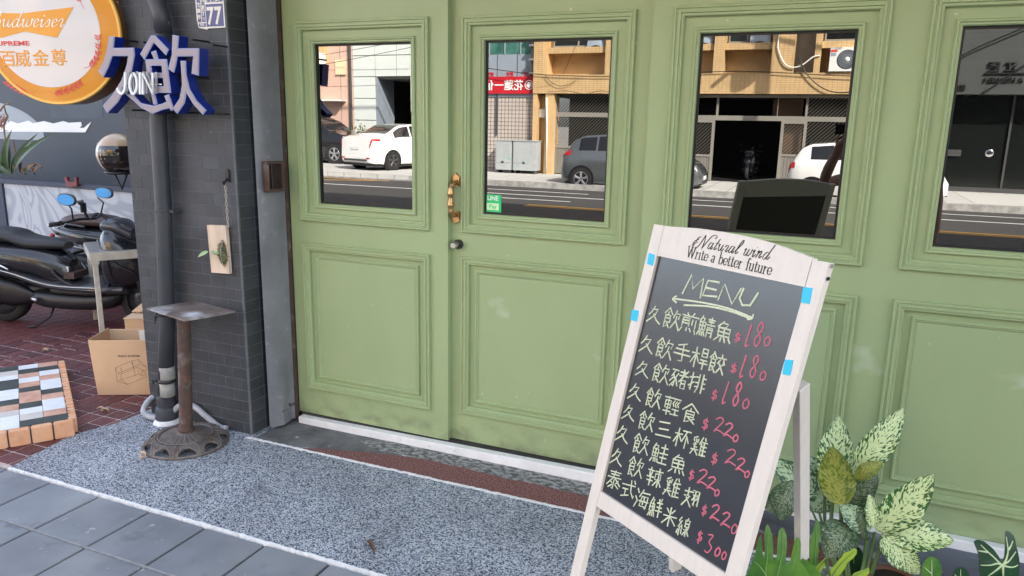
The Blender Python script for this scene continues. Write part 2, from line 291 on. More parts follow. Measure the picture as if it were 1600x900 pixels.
# ------------------------------------------------------------------ mesh builders
class MB:
    def __init__(s): s.v = []; s.f = []; s.uv = {}
    def add(s, vs, fs):
        o = len(s.v); s.v += [tuple(v) for v in vs]; s.f += [tuple(i+o for i in f) for f in fs]; return s
    def box(s, lo, hi, M=None, bev=0.0):
        x0, y0, z0 = lo; x1, y1, z1 = hi
        if bev <= 0:
            vs = [(x0,y0,z0),(x1,y0,z0),(x1,y1,z0),(x0,y1,z0),(x0,y0,z1),(x1,y0,z1),(x1,y1,z1),(x0,y1,z1)]
            fs = [(0,3,2,1),(4,5,6,7),(0,1,5,4),(1,2,6,5),(2,3,7,6),(3,0,4,7)]
        else:
            bm = bmesh.new(); bmesh.ops.create_cube(bm, size=1)
            for v in bm.verts: v.co = Vector(((x0+x1)/2+v.co.x*(x1-x0), (y0+y1)/2+v.co.y*(y1-y0), (z0+z1)/2+v.co.z*(z1-z0)))
            bmesh.ops.bevel(bm, geom=bm.edges[:], offset=bev, segments=1 if bev < 0.004 else 2, affect='EDGES')
            bm.verts.ensure_lookup_table(); vs = [v.co.copy() for v in bm.verts]; fs = [tuple(v.index for v in f.verts) for f in bm.faces]; bm.free()
        if M is not None: vs = [M @ Vector(v) for v in vs]
        return s.add(vs, fs)
    def tube(s, pts, r, n=10, cap=True, flat=1.0):
        pts = [Vector(p) for p in pts]; rs = r if isinstance(r, (list, tuple)) else [r]*len(pts)
        rings = []; t0 = (pts[1]-pts[0]).normalized(); up = Vector((0,0,1)) if abs(t0.z) < 0.9 else Vector((1,0,0))
        nrm = t0.cross(up).normalized()
        for i, p in enumerate(pts):
            t = (pts[min(i+1, len(pts)-1)]-pts[max(i-1, 0)]).normalized()
            nrm = (nrm - t*nrm.dot(t)).normalized(); b = t.cross(nrm)
            rings.append([p + (nrm*math.cos(2*math.pi*k/n)*flat + b*math.sin(2*math.pi*k/n))*rs[i] for k in range(n)])
        return s.loft(rings, True, cap)
    def loft(s, rings, closed=True, cap=False):
        n = len(rings[0]); o = len(s.v)
        for r_ in rings: s.v += [tuple(v) for v in r_]
        for i in range(len(rings)-1):
            for k in range(n if closed else n-1):
                a = o+i*n+k; b = o+i*n+(k+1) % n; s.f.append((a, b, b+n, a+n))
        if cap: s.f.append(tuple(o+k for k in reversed(range(n)))); s.f.append(tuple(o+(len(rings)-1)*n+k for k in range(n)))
        return s
    def lathe(s, prof, c=(0,0,0), n=24, axis='z', cap=False):
        rings = []
        for r_, h in prof:
            ring = []
            for k in range(n):
                a = 2*math.pi*k/n; x, y = r_*math.cos(a), r_*math.sin(a)
                p = {'z': (x, y, h), 'y': (x, h, -y), 'x': (h, x, y)}[axis]; ring.append((c[0]+p[0], c[1]+p[1], c[2]+p[2]))
            rings.append(ring)
        return s.loft(rings, True, cap)
    def prism(s, poly, P, d0, d1):
        """poly: (a, b) pairs; P(a, b, d) gives the point; thickness runs from d0 (front) to d1 (back)"""
        poly = clean(poly); n = len(poly); tris = tri_poly(poly)
        vs = [P(a, b, d0) for a, b in poly]+[P(a, b, d1) for a, b in poly]
        fs = [t for t in tris]+[tuple(i+n for i in reversed(t)) for t in tris]+[(i, (i+1) % n, (i+1) % n+n, i+n) for i in range(n)]
        return s.add(vs, fs)
    def ribbon(s, pts, P, w, d0, d1, nib=None, n_round=True):
        """a drawn line of width w along (a, b) points, raised from the surface; nib = (thin, thick, angle)"""
        pts = [Vector((p[0], p[1])) for p in pts]
        q = [pts[0]]
        for p in pts[1:]:
            if (p-q[-1]).length > 1e-5: q.append(p)
        pts = q
        if len(pts) < 2: pts = [pts[0], pts[0]+Vector((w*0.4, 0))]
        L = []; Rr = []
        for i, p in enumerate(pts):
            t = (pts[min(i+1, len(pts)-1)]-pts[max(i-1, 0)]); t = t.normalized() if t.length > 1e-7 else Vector((1, 0)); nn = Vector((-t.y, t.x))
            ww = w
            if nib:
                ww = nib[0]+(nib[1]-nib[0])*abs(math.sin(math.atan2(t.y, t.x)-nib[2]))**1.5
            ext = 0
            if i == 0: ext = -ww*0.3
            if i == len(pts)-1: ext = ww*0.3
            L.append(p+t*ext+nn*ww/2); Rr.append(p+t*ext-nn*ww/2)
        n = len(pts); vs = [P(v.x, v.y, d0) for v in L]+[P(v.x, v.y, d0) for v in Rr]+[P(v.x, v.y, d1) for v in L]+[P(v.x, v.y, d1) for v in Rr]
        fs = []
        for i in range(n-1): fs += [(i, i+1, n+i+1, n+i), (2*n+i, i, i+1, 2*n+i+1)[0:4], (3*n+i+1, n+i+1, n+i, 3*n+i)]
        fs = [(i, i+1, n+i+1, n+i) for i in range(n-1)]+[(2*n+i, 2*n+i+1, i+1, i) for i in range(n-1)]+[(n+i, n+i+1, 3*n+i+1, 3*n+i) for i in range(n-1)]
        fs += [(0, n, 3*n, 2*n), (n-1, 3*n-1, 4*n-1, 2*n-1)]
        return s.add(vs, fs)
    def build(s, name, m, parent=None, smooth=False, loc=None, uvs=None, edge=None):
        me = bpy.data.meshes.new(name); me.from_pydata(s.v, [], s.f); me.update()
        if uvs:
            ul = me.uv_layers.new(name='UVMap')
            for lp in me.loops: ul.data[lp.index].uv = uvs[lp.vertex_index]
        if smooth:
            for p in me.polygons: p.use_smooth = True
            if edge is not None:
                me.set_sharp_from_angle(angle=R(edge))
        me.materials.append(m)
        o = bpy.data.objects.new(name, me); C.objects.link(o)
        if loc: o.location = loc
        if parent: adopt(o, parent)
        return o
def mw(o):
    m = Matrix.LocRotScale(o.location, o.rotation_euler, o.scale)
    return mw(o.parent) @ o.matrix_parent_inverse @ m if o.parent else m
def adopt(o, parent):
    o.parent = parent; o.matrix_parent_inverse = mw(parent).inverted()
def fix_normals(o):
    bm = bmesh.new(); bm.from_mesh(o.data); bmesh.ops.recalc_face_normals(bm, faces=bm.faces[:]); bm.to_mesh(o.data); bm.free(); return o
def clean(poly):
    out = []
    for p in poly:
        if not out or (abs(p[0]-out[-1][0])+abs(p[1]-out[-1][1])) > 1e-6: out.append((p[0], p[1]))
    if len(out) > 1 and abs(out[0][0]-out[-1][0])+abs(out[0][1]-out[-1][1]) < 1e-6: out.pop()
    return out
def tri_poly(poly):
    from mathutils.geometry import tessellate_polygon
    return [tuple(t) for t in tessellate_polygon([[Vector((a, b, 0)) for a, b in poly]])]
def tag(o, label=None, cat=None, group=None, kind=None):
    for k, v in (('label', label), ('category', cat), ('group', group), ('kind', kind)):
        if v: o[k] = v
    return o
def thing(name, label, cat, loc=(0,0,0), rz=0, group=None):
    o = bpy.data.objects.new(name, None); C.objects.link(o); o.location = loc; o.rotation_euler = (0, 0, rz); o.empty_display_size = 0.1
    return tag(o, label, cat, group)
def shape(): return MB()
def bx(name, lo, hi, m, parent=None, bev=0.0, M=None): return MB().box(lo, hi, M, bev).build(name, m, parent)
def struct(o): o['kind'] = 'structure'; return o
def sm(pts, k=6):
    """smooth curve through the points"""
    pts = [Vector(p) for p in pts]; out = []
    for i in range(len(pts)-1):
        p0 = pts[max(i-1, 0)]; p1 = pts[i]; p2 = pts[i+1]; p3 = pts[min(i+2, len(pts)-1)]
        for j in range(k):
            t = j/k; out.append(0.5*((2*p1)+(-p0+p2)*t+(2*p0-5*p1+4*p2-p3)*t*t+(-p0+3*p1-3*p2+p3)*t**3))
    out.append(pts[-1]); return out
def sm2(pts, k=5): return [(p.x, p.y) for p in sm([(a, b, 0) for a, b in pts], k)]
def text_mesh(body, size, P, d0, d1, align='LEFT', bold=0.0, width=1.0):
    """print set in the built-in typeface, as thin raised shapes"""
    cu = bpy.data.curves.new('lettering', 'FONT'); cu.body = body; cu.size = size; cu.align_x = align; cu.offset = bold; cu.resolution_u = 3
    o = bpy.data.objects.new('lettering', cu); C.objects.link(o)
    dg = bpy.context.evaluated_depsgraph_get(); me = bpy.data.meshes.new_from_object(o.evaluated_get(dg))
    s = MB(); n = len(me.vertices)
    vs = [(v.co.x*width, v.co.y) for v in me.vertices]
    s.add([P(a, b, d0) for a, b in vs], [tuple(p.vertices) for p in me.polygons])
    ed = {}
    for p in me.polygons:
        for a, b in p.edge_keys: ed[(a, b)] = ed.get((a, b), 0)+1
    o2 = len(s.v); s.v += [tuple(P(a, b, d1)) for a, b in vs]
    for (a, b), c in ed.items():
        if c == 1: s.f.append((a, b, b+o2, a+o2))
    bpy.data.objects.remove(o); bpy.data.meshes.remove(me); bpy.data.curves.remove(cu)
    return s

def world_coords(*ms):
    """bricks and tiles share one mesh: read their wear from the place, so that no two look the same"""
    for m in ms:
        n, l = m.node_tree.nodes, m.node_tree.links
        g = n.new('ShaderNodeNewGeometry')
        for t in [x for x in n if x.type == 'TEX_COORD']:
            for lk in list(t.outputs['Object'].links): l.new(g.outputs['Position'], lk.to_socket)
def tint(m, amount=0.25):
    """each piece a little lighter or darker than the next"""
    n, l, p = nodes(m); src = p.inputs['Base Color'].links[0].from_socket
    oi = n.new('ShaderNodeObjectInfo'); mr = n.new('ShaderNodeMapRange'); mr.inputs[3].default_value = 1-amount; mr.inputs[4].default_value = 1+amount
    l.new(oi.outputs['Random'], mr.inputs[0]); sc = n.new('ShaderNodeVectorMath'); sc.operation = 'SCALE'
    l.new(src, sc.inputs[0]); l.new(mr.outputs[0], sc.inputs['Scale']); l.new(sc.outputs[0], p.inputs['Base Color'])
world_coords(BRICKM, SLATE, *REDT); tint(BRICKM, 0.16); tint(SLATE, 0.12)
for m_ in REDT: tint(m_, 0.25)

# ================================================================== GROUND
GRANITE_F, GRANITE_B = -1.055, -0.325
def sheet(name, pts, z, m, thick=0.03):
    b = MB(); b.prism(pts, lambda a, c, d: Vector((a, c, d)), z, z-thick); return struct(fix_normals(b.build(name, m)))
sheet('ground', [(-400, -400), (400, -400), (400, 400), (-400, 400)], -0.16, mat('far_ground', (0.2, 0.19, 0.17), 0.9, var=0.2, vscale=0.2), 0.05)
# grey pavement tiles (each a piece of the pavement)
pave = sheet('pavement', [(-14, -3.9), (14, -3.9), (14, GRANITE_F-0.006), (-14, GRANITE_F-0.006)], -0.012, GROUTD, 0.13)
T = 0.30
def bevbox(sx, sy, sz, bev):
    b = MB().box((-sx/2, -sy/2, -sz), (sx/2, sy/2, 0), None, bev); return b
_t = bevbox(T-0.011, T-0.011, 0.02, 0.0035).build('paving_tile', SLATE, pave); tile_me = _t.data
cnt = 0; first = True; slots = []
for j in range(8):
    for i in range(-24, 16):
        x = -3.064+0.30*(i+0.5)+(0.0 if True else 0); y = GRANITE_F-0.005-T*(j+0.5)
        slots.append((x, y))
slots = [q for q in slots if -6.6 < q[0] < 1.7]
slots.sort(key=lambda q: abs(q[0]+2.2)+1.2*abs(q[1]+1.1))
for (x, y) in slots[:210]:
    o = _t if first else bpy.data.objects.new('paving_tile', tile_me)
    if not first: C.objects.link(o); o.parent = pave
    first = False; o.matrix_parent_inverse.identity(); o.location = (x, y, random.uniform(-0.0025, 0.0)); o.rotation_euler = (R(random.uniform(-.25, .25)), R(random.uniform(-.25, .25)), 0)
rest = MB()
for (x, y) in slots[210:]: rest.box((x-T/2+.005, y-T/2+.005, -0.02), (x+T/2-.005, y+T/2-.005, -0.001))
tag(rest.build('far_paving_tile', SLATE, pave), kind='stuff')
# pale joint between the first and second row of tiles
jl = MB()
rj = random.Random(2)
x = -6
while x < 2:
    w = rj.uniform(0.5, 1.2); jl.box((x, GRANITE_F-T-0.010, -0.010), (x+w, GRANITE_F-T+0.000, -0.0005+rj.uniform(-.001, .001))); x += w
jl.build('tile_joint', GROUTL, pave)
# pebble render sheet with the curved left edge
edge = [(-3.36, GRANITE_F), (-3.40, -0.87), (-3.43, -0.66), (-3.37, -0.48), (-3.37, -0.25), (-3.36, -0.10)]
edge = [(p.x, p.y) for p in sm([(a, b, 0) for a, b in edge], 8)]
struct(fix_normals(MB().prism(edge+[(-2.59, -0.10), (-2.59, GRANITE_B), (4.5, GRANITE_B), (4.5, GRANITE_F)], lambda a, c, d: Vector((a, c, d)), 0.003, -0.13).build('granite_apron', GRAN)))
def ragged(name, y, z, w, m, x0, x1, seed, wob=0.5, kind='structure'):
    r_ = random.Random(seed); a = []; b = []; x = x0
    while x < x1:
        a.append((x, y-w/2+r_.uniform(-wob, wob)*w*0.6)); b.append((x, y+w/2+r_.uniform(-wob, wob)*w*0.5)); x += r_.uniform(0.006, 0.02)
    o = fix_normals(MB().prism(a+b[::-1], lambda p, c, d: Vector((p, c, d)), z, z-0.02).build(name, m)); o['kind'] = kind; return o
ragged('mortar_line', GRANITE_B, 0.0062, 0.014, WHITEEDGE, -2.62, 2.0, 3)
ragged('mortar_line', GRANITE_F, 0.0058, 0.011, WHITEEDGE, -3.36, 2.2, 4)
# cement, red aggregate and pebbles between the apron and the sill
def wavy(y, amp, x0, x1, seed, step=0.03):
    r_ = random.Random(seed); out = []; x = x0; o = 0
    while x <= x1: o = o*0.8+r_.uniform(-amp, amp)*0.5; out.append((x, y+o)); x += step
    return out
sheet('cement_strip', [(-2.60, GRANITE_B), (3.2, GRANITE_B), (3.2, 0.3), (-2.60, 0.3)], -0.004, GREYCEM)
red_front = [(-2.35, GRANITE_B+0.004), (-0.3, GRANITE_B+0.004), (0.3, GRANITE_B+0.004)]
back = wavy(-0.165, 0.012, -1.75, 0.3, 5)
sheet('red_aggregate_strip', red_front+back[::-1]+[(-1.95, -0.20), (-2.2, -0.27)], 0.0005, REDAG)
pb_f = wavy(-0.160, 0.010, -1.95, 0.3, 5)
sheet('pebble_strip', pb_f+[(0.3, -0.045), (-1.95, -0.045), (-2.1, -0.10)], -0.0015, PEBB)
# red tile yard floor
yard = sheet('yard_floor', [(-14, -1.056), (-3.2, -1.056), (-3.2, -0.35), (-3.3, -0.20), (-2.6, -0.16), (-2.6, 6), (-14, 6)], -0.0035, REDG)
spots = []
rr = random.Random(11)
yy = -1.33
band = 0
while yy < 2.7:
    xx = -3.30
    while xx > -6.6:
        k = rr.choice((1, 2, 2, 2, 3)) if band % 1 == 0 else 2
        cuts = {1: [0, .3], 2: [0, .15, .3] if rr.random() < .5 else [0, .2, .3] if rr.random() < .5 else [0, .1, .3], 3: [0, .1, .2, .3]}[k]
        for a, b in zip(cuts, cuts[1:]): spots.append((xx-0.055, yy+(a+b)/2, 0.10+0.004, b-a-0.008))
        xx -= 0.11
    yy += 0.3; band += 1
def inside_yard(x, y, sy):
    if y-sy/2 < -1.045: return False
    if y < -0.15:
        return x-0.05 < -3.36
    return x+0.05 < -3.30 or y > 0.05
spots = [q for q in spots if inside_yard(q[0], q[1], q[3])]
spots.sort(key=lambda q: (q[0]+3.4)**2+(q[1]+0.4)**2)
tile_cache = {}
for k, (x, y, sx, sy) in enumerate(spots[:295]):
    key = (round(sy, 3), k % 3)
    if key not in tile_cache:
        o = bevbox(sx-0.0055, sy-.002, 0.012, 0.0015).build('floor_tile', REDT[k % 3], yard); tile_cache[key] = o.data
    else:
        o = bpy.data.objects.new('floor_tile', tile_cache[key]); C.objects.link(o); o.parent = yard
    o.matrix_parent_inverse.identity(); o.location = (x, y, rr.uniform(-0.0005, 0.001))
rest = MB()
for (x, y, sx, sy) in spots[295:]: rest.box((x-sx/2+.0015, y-sy/2, -0.01), (x+sx/2-.0015, y+sy/2, 0.0))
tag(rest.build('far_floor_tile', REDT[0], yard), kind='stuff')

# ================================================================== DOORS
def rect_frame(b, x0, x1, z0, z1, y, prof):
    """mitred moulding round a rectangle; prof = (inset, height proud of y)"""
    rings = []
    for d, h in prof:
        rings.append([(x0+d, y-h, z0+d), (x1-d, y-h, z0+d), (x1-d, y-h, z1-d), (x0+d, y-h, z1-d)])
    b.loft(rings, True, False)
OUTER = [(0, -0.004), (0, 0.014), (0.003, 0.018), (0.009, 0.018), (0.012, 0.012), (0.017, 0.012), (0.019, 0.016), (0.026, 0.016), (0.029, 0.009), (0.036, 0.009), (0.040, 0.004), (0.040, -0.012)]
INNERW = [(0, -0.012), (0, 0.008), (0.004, 0.012), (0.010, 0.011), (0.013, 0.005), (0.019, 0.005), (0.023, 0.001), (0.023, -0.022)]
PANELI = [(0, -0.012), (0, 0.006), (0.004, 0.011), (0.009, 0.011), (0.012, 0.005), (0.017, 0.005), (0.020, 0.000), (0.022, -0.004)]
def leaf(name, label, x0, x1, y, wx0, wx1, cat='door', ztop=2.42, zbot=0.045, extra=None):
    root = thing(name, label, cat, ((x0+x1)/2, y, zbot), 0, 'sage green shopfront doors')
    WZ0, WZ1, PZ0, PZ1 = 1.095, 2.057, 0.192, 0.980
    # stiles and rails round the two openings
    b = MB(); zs = [zbot, PZ0, PZ1, WZ0, WZ1, ztop]; xs = [x0, wx0, wx1, x1]
    th = 0.035
    def slab(a0, a1, c0, c1): b.box((a0, y, c0), (a1, y+th, c1))
    slab(x0, wx0, zbot, ztop); slab(wx1, x1, zbot, ztop); slab(wx0, wx1, zbot, PZ0); slab(wx0, wx1, PZ1, WZ0); slab(wx0, wx1, WZ1, ztop)
    b.build('door_frame', GREEN, root)
    # window: outer moulding, flat field, inner moulding, gasket, pane
    m = MB(); rect_frame(m, wx0, wx1, WZ0, WZ1, y, OUTER); m.build('outer_moulding', GREEN_T, root)
    f = MB(); d = 0.0395; e = 0.082
    f.box((wx0+d-.004, y+.010, WZ0+d-.004), (wx0+e, y+.03, WZ1-d+.004)); f.box((wx1-e, y+.010, WZ0+d-.004), (wx1-d+.004, y+.03, WZ1-d+.004))
    f.box((wx0+e, y+.010, WZ0+d-.004), (wx1-e, y+.03, WZ0+e)); f.box((wx0+e, y+.010, WZ1-e), (wx1-e, y+.03, WZ1-d+.004)); f.build('window_border', GREEN, root)
    m = MB(); i0 = 0.080-0.001; rect_frame(m, wx0+i0, wx1-i0, WZ0+i0-.012, WZ1-i0+.0, y+0.010, INNERW); m.build('inner_moulding', GREEN_T, root)
    gx0, gx1, gz0, gz1 = wx0+i0+.0228, wx1-i0-.0228, WZ0+i0-.012+.0228, WZ1-i0-.0228
    g = MB(); rect_frame(g, gx0-.004, gx1+.004, gz0-.004, gz1+.004, y+0.026, [(0, 0), (0.014, 0.0), (0.014, -0.010)]); g.build('gasket', GASKET, root)
    pn = MB().box((gx0, y+0.031, gz0), (gx1, y+0.0345, gz1)); pn.build('window_pane', GLASS, root)
    # lower panel: outer moulding, recess, inner moulding, raised field
    m = MB(); rect_frame(m, wx0, wx1, PZ0, PZ1, y, OUTER); m.build('outer_moulding', GREEN_T, root)
    bx('panel_recess', (wx0+.036, y+.011, PZ0+.036), (wx1-.036, y+.03, PZ1-.036), GREEN, root)
    m = MB(); rect_frame(m, wx0+.068, wx1-.068, PZ0+.062, PZ1-.062, y+0.010, PANELI); m.build('inner_moulding', GREEN_T, root)
    MB().box((wx0+.088, y+.0085, PZ0+.082), (wx1-.088, y+.0108, PZ1-.082)).build('raised_panel', GREEN, root)
    return root
leaf('sliding_door', 'left green sliding door in front, between the dark pillar and the door with the brass handle', -2.545, -1.632, 0.0, -2.475, -1.727)
leaf('sliding_door', 'green sliding door with the brass pull handle and the payment sticker on its glass', -1.665, -0.690, 0.036, -1.577, -0.789)
leaf('sliding_door', 'green door behind the menu board, showing the board mirrored in its dark glass', -0.715, 0.197, 0.0, -0.630, 0.138)
leaf('sliding_door', 'rightmost green door, behind the blotched leafy plants', 0.197, 1.16, 0.0, 0.262, 1.07)
leaf('sliding_door', 'green door beyond the right edge of the photo', 1.162, 2.1, 0.0, 1.24, 2.02)
# the shop: door head, room behind, upper wall that keeps the pavement in shade
shop = thing('shop_building', 'shop building whose green doors and dark pillar front the pavement', 'building', (0, 3, 0))
shop['kind'] = 'structure'; del shop['category']
bx('door_head', (-2.70, -0.012, 2.418), (3.0, 0.20, 2.75), GREEN, shop)
bx('upper_wall', (-3.40, -0.28, 2.752), (40, 0.40, 14.3), mat('upper_wall_render', (0.42, 0.41, 0.38), 0.8, var=0.15, vscale=1), shop)
bx('roof_slab', (-3.40, 0.402, 13.9), (40, 14, 14.3), GREYCEM, shop)
bx('back_wall', (-3.40, 14.002, -0.1), (40, 14.2, 14.3), GREYCEM, shop); bx('end_wall', (-3.40, 0.402, 2.752), (-3.2, 14.0, 13.899), bpy.data.materials['upper_wall_render'], shop)
bx('room_floor', (-2.52, 0.21, -0.1), (3.0, 4, 0.03), DARKIN, shop)
bx('room_back', (-2.52, 0.6, 0.03), (3.0, 0.65, 2.75), DARKIN, shop)
bx('party_wall', (-2.62, 0.075, -0.1), (-2.522, 4, 2.75), GREYCEM, shop)
bx('side_wall', (2.13, -0.05, -0.1), (9, 0.3, 2.75), GREYCEM, shop)
bx('shade_canopy', (-2.60, -1.25, 2.753), (6, -0.282, 2.84), mat('shade_canopy_metal', (0.2, 0.2, 0.19), 0.6), shop)  # unseen overhang, deepened so that it darkens the tops of the doors
# white sill, its track and the ledge at the right
sill = MB(); N = 60
rings = []
for i in range(N+1):
    x = -2.52+i*(2.11+2.52)/N; zt = 0.030+0.018*max(0, min(1, (x+2.5)/1.8))+0.030*max(0, min(1, (x+0.6)/1.0)); o = random.uniform(-.0015, .0015)
    rings.append([(x, -0.044+o, -0.02), (x, -0.044+o, zt-0.004), (x, -0.040+o, zt), (x, -0.004, zt), (x, -0.004, -0.02)])
sill.loft(rings, False); struct(sill.build('door_sill', WHITEP))
struct(bx('door_track', (-2.53, -0.0035, 0.0), (2.1, 0.060, 0.0405), mat('dirty_track', (0.06, 0.055, 0.048), 0.9, var=0.5, vscale=30)))
struct(fix_normals(MB().prism([(-0.45, -0.046), (2.3, -0.046), (2.3, -0.18), (0.05, -0.175), (-0.2, -0.12)], lambda a, c, d: Vector((a, c, d)), 0.040, -0.01).build('worn_step', STEPM)))

# handle, keyhole knob, sticker
h = thing('pull_handle', 'worn ornate brass pull handle on the second green door', 'door handle', (-1.598, 0.02, 1.25))
XH = -1.605
for zc, sgn in ((1.335, 1), (1.165, -1)):
    pts = [(-.017, -.026), (.017, -.026), (.021, -.012), (.016, 0.0), (.021, .012), (.013, .022), (.004, .026), (0, .036), (-.004, .026), (-.013, .022), (-.021, .012), (-.016, 0), (-.021, -.012)]
    b = MB().prism([(XH+a, zc+sgn*c) for a, c in pts], lambda a, c, d: Vector((a, d, c)), 0.024, 0.0362); fix_normals(b.build('handle_plate', BRASS, h))
g = MB().tube(sm([(XH, 0.024, 1.325), (XH, 0.000, 1.322), (XH, -0.022, 1.305), (XH-.001, -0.024, 1.25), (XH, -0.022, 1.195), (XH, 0.000, 1.178), (XH, 0.024, 1.175)], 8),
    [0.0095+0.0035*abs(math.sin(i*0.42))+(0.004 if i in (20, 21, 27, 28) else 0) for i in range(49)], 12); g.build('grip', BRASS, h, smooth=True)
k = thing('door_knob', 'small round steel door lock knob below the brass handle', 'door lock', (-1.595, 0.02, 1.035))
MB().lathe([(0, .012), (.020, .012), (.023, .018), (.023, .034)], (-1.592, 0, 1.036), 24, 'y').build('rose', mat('lock_black', (0.03, 0.03, 0.03), 0.4), k, True, edge=30)
MB().lathe([(0, -.026), (.012, -.026), (.016, -.020), (.017, -.008), (.012, 0), (.012, .014)], (-1.594, 0, 1.036), 24, 'y').build('knob', STEEL, k, True, edge=30)
st = thing('payment_sticker', 'green and white payment sticker on the lower corner of the second door glass', 'sticker', (-1.44, 0.06, 1.24))
sx0, sx1, sz0, sz1 = gy(757, 318, .066).x, gy(783.5, 318, .066).x, gy(770, 333, .066).z, gy(770, 304, .066).z; YS = 0.0655
def rrect(x0, x1, z0, z1, r, n=4):
    out = []
    for cx, cz, a0 in ((x1-r, z1-r, 0), (x0+r, z1-r, 90), (x0+r, z0+r, 180), (x1-r, z0+r, 270)):
        out += [(cx+r*math.cos(R(a0+90*i/n)), cz+r*math.sin(R(a0+90*i/n))) for i in range(n+1)]
    return out
PS = lambda a, c, d: Vector((a, YS-d, c))
fix_normals(MB().prism(rrect(sx0, sx1, sz0, sz1, .008), PS, 0.0008, 0).build('sticker_sheet', LINEG, st))
fix_normals(MB().prism(rrect(sx0+.013, sx1-.013, sz0+.014, sz0+.046, .003), PS, 0.0012, 0.0009).build('sticker_panel', LINEL, st))
t = text_mesh('LINE', 0.028, lambda a, c, d: PS(a+(sx0+sx1)/2, c+sz0+.060, d), .0013, .0009, 'CENTER', 0.0006); t.build('lettering', WHITE, st)
t = text_mesh('Pay', 0.027, lambda a, c, d: PS(a+(sx0+sx1)/2, c+sz0+.022, d), .0016, .0012, 'CENTER', 0.0004); t.build('lettering', LINEG, st)

# ================================================================== PILLAR
pil = thing('brick_pillar', 'square pillar of dark grey painted bricks left of the green doors', 'pillar', (-2.96, -0.2, 0))
YF = -0.290; XL, XR = -3.325, -2.617
core = MB().box((XL+.006, YF+.0011, 0), (XR-.0012, 0.08, 2.75)); core.build('mortar_core', JOINT, pil)
ch = 0.0588; rb = random.Random(5)
def brick_mesh(w, ylo=0.009):
    return MB().box((-w/2, -0.0, -ch/2+.0012), (w/2, ylo, ch/2-.0012), None, 0.0012).build('brick', BRICKM, pil)
cache = {}; nb = 0
BW = 0.1045; extra = MB()
for r_ in range(47):
    zc = 0.004+ch*(r_+0.5)
    off = 0 if r_ % 2 else BW*0.5
    x = XR; first = True
    segs = []
    while x > XL+0.004:
        w = (BW-off if off and first else BW); first = False
        w = min(w, x-XL); 
        if w > 0.012: segs.append((x-w, x))
        x -= w
    for a, c in segs:
        w = round(c-a-0.0022, 4)
        if zc > 2.18 or nb >= 262:
            extra.box((a+.0016, YF, zc-ch/2+.0016), (c-.0016, YF+.008, zc+ch/2-.0016)); continue
        if w not in cache: o = brick_mesh(w); cache[w] = o.data
        else: o = bpy.data.objects.new('brick', cache[w]); C.objects.link(o); o.parent = pil
        o.matrix_parent_inverse = mw(pil).inverted(); o.location = ((a+c)/2, YF+rb.uniform(-.0005, .0004), zc); o.rotation_euler = (R(rb.uniform(-.35, .35)), 0, R(rb.uniform(-.25, .25))); nb += 1
    # the side face of the pillar: one brick and a sliver in each course
    w = 0.098; key = 's'
    M = Matrix.Translation((XR+rb.uniform(-.0006, .0006), YF+.006+w/2, zc)) @ Matrix.Rotation(R(90), 4, 'Z')
    if r_ < 37 and nb < 299:
        if key not in cache: o = brick_mesh(w); cache[key] = o.data
        else: o = bpy.data.objects.new('brick', cache[key]); C.objects.link(o); o.parent = pil
        o.matrix_parent_inverse = mw(pil).inverted(); o.matrix_basis = M; nb += 1
    else: extra.box((-w/2, 0, -ch/2+.0016), (w/2, .009, ch/2-.0016), M)
    extra.box((XR-.008, YF+.006+w+.003, zc-ch/2+.0016), (XR, YF+.16, zc+ch/2-.0016))
    # left face
    for q in range(3): extra.box((XL, YF+.006+q*.115, zc-ch/2+.0016), (XL+.009, YF+.116+q*.115, zc+ch/2-.0016))
tag(extra.build('joined_brick', BRICKM, pil), kind='stuff')
bx('corner_bead', (XR-.010, YF-.0035, 0), (XR+.0005, YF+.006, 2.75), JOINT, pil)

# drain pipe with socket, bare band, tape
pp = thing('drain_pipe', 'dark painted drain pipe strapped up the front of the brick pillar', 'pipe', (-3.05, -0.34, 0))
def pc(u, v): q = gy(u, v, -0.345); return (q.x, -0.345, q.z)
P1 = pc(261, 500); P2 = pc(256, 330); P3 = pc(247, 190); PF = pc(260.5, 640); PX = lambda v: gy(261, v, -.345)
MB().tube([(PF[0], -.345, 0.16), P1, P2, P3, (-2.955, -.345, 2.0)], 0.039, 20).build('upper_pipe', PIPEM, pp, True)
MB().tube([(-2.953, -.345, 1.98), (-2.965, -.345, 2.07), (-3.02, -.345, 2.22), (-3.08, -.345, 2.40), (-3.08, -.345, 2.75)], 0.040, 20).build('bend_pipe', PIPEM, pp, True)
MB().lathe([(.040, 0), (.043, .001), (.043, .008), (.040, .009)], (P2[0], -.345, P2[2]), 20).build('pipe_clip', PIPEM, pp, True)
bx('clip_lug', (P2[0]+.036, -.352, P2[2]-.004), (P2[0]+.070, -.30, P2[2]+.010), PIPEM, pp)
q = PX(582); MB().lathe([(.0385, -.034), (.0400, -.033), (.0400, .034), (.0385, .035)], (q.x, -.345, q.z), 20).build('bare_band', PIPEBARE, pp, True)
q = PX(607); MB().lathe([(.0385, -.040), (.0402, -.039), (.0402, .036), (.0385, .037)], (q.x, -.345, q.z), 20).build('bare_band', PIPEBARE, pp, True)
q = PX(594.5); MB().lathe([(.041, -.009), (.0455, -.006), (.0455, .005), (.041, .010)], (q.x, -.345, q.z), 20).build('black_strap', TAPE, pp, True)
MB().tube([(q.x-.035, -.37, q.z), (q.x-.062, -.385, q.z+.004), (q.x-.058, -.38, q.z-.02)], [.008, .006, .003], 6).build('strap_tail', TAPE, pp, True)
z1_, z2_ = PX(636).z, PX(620).z
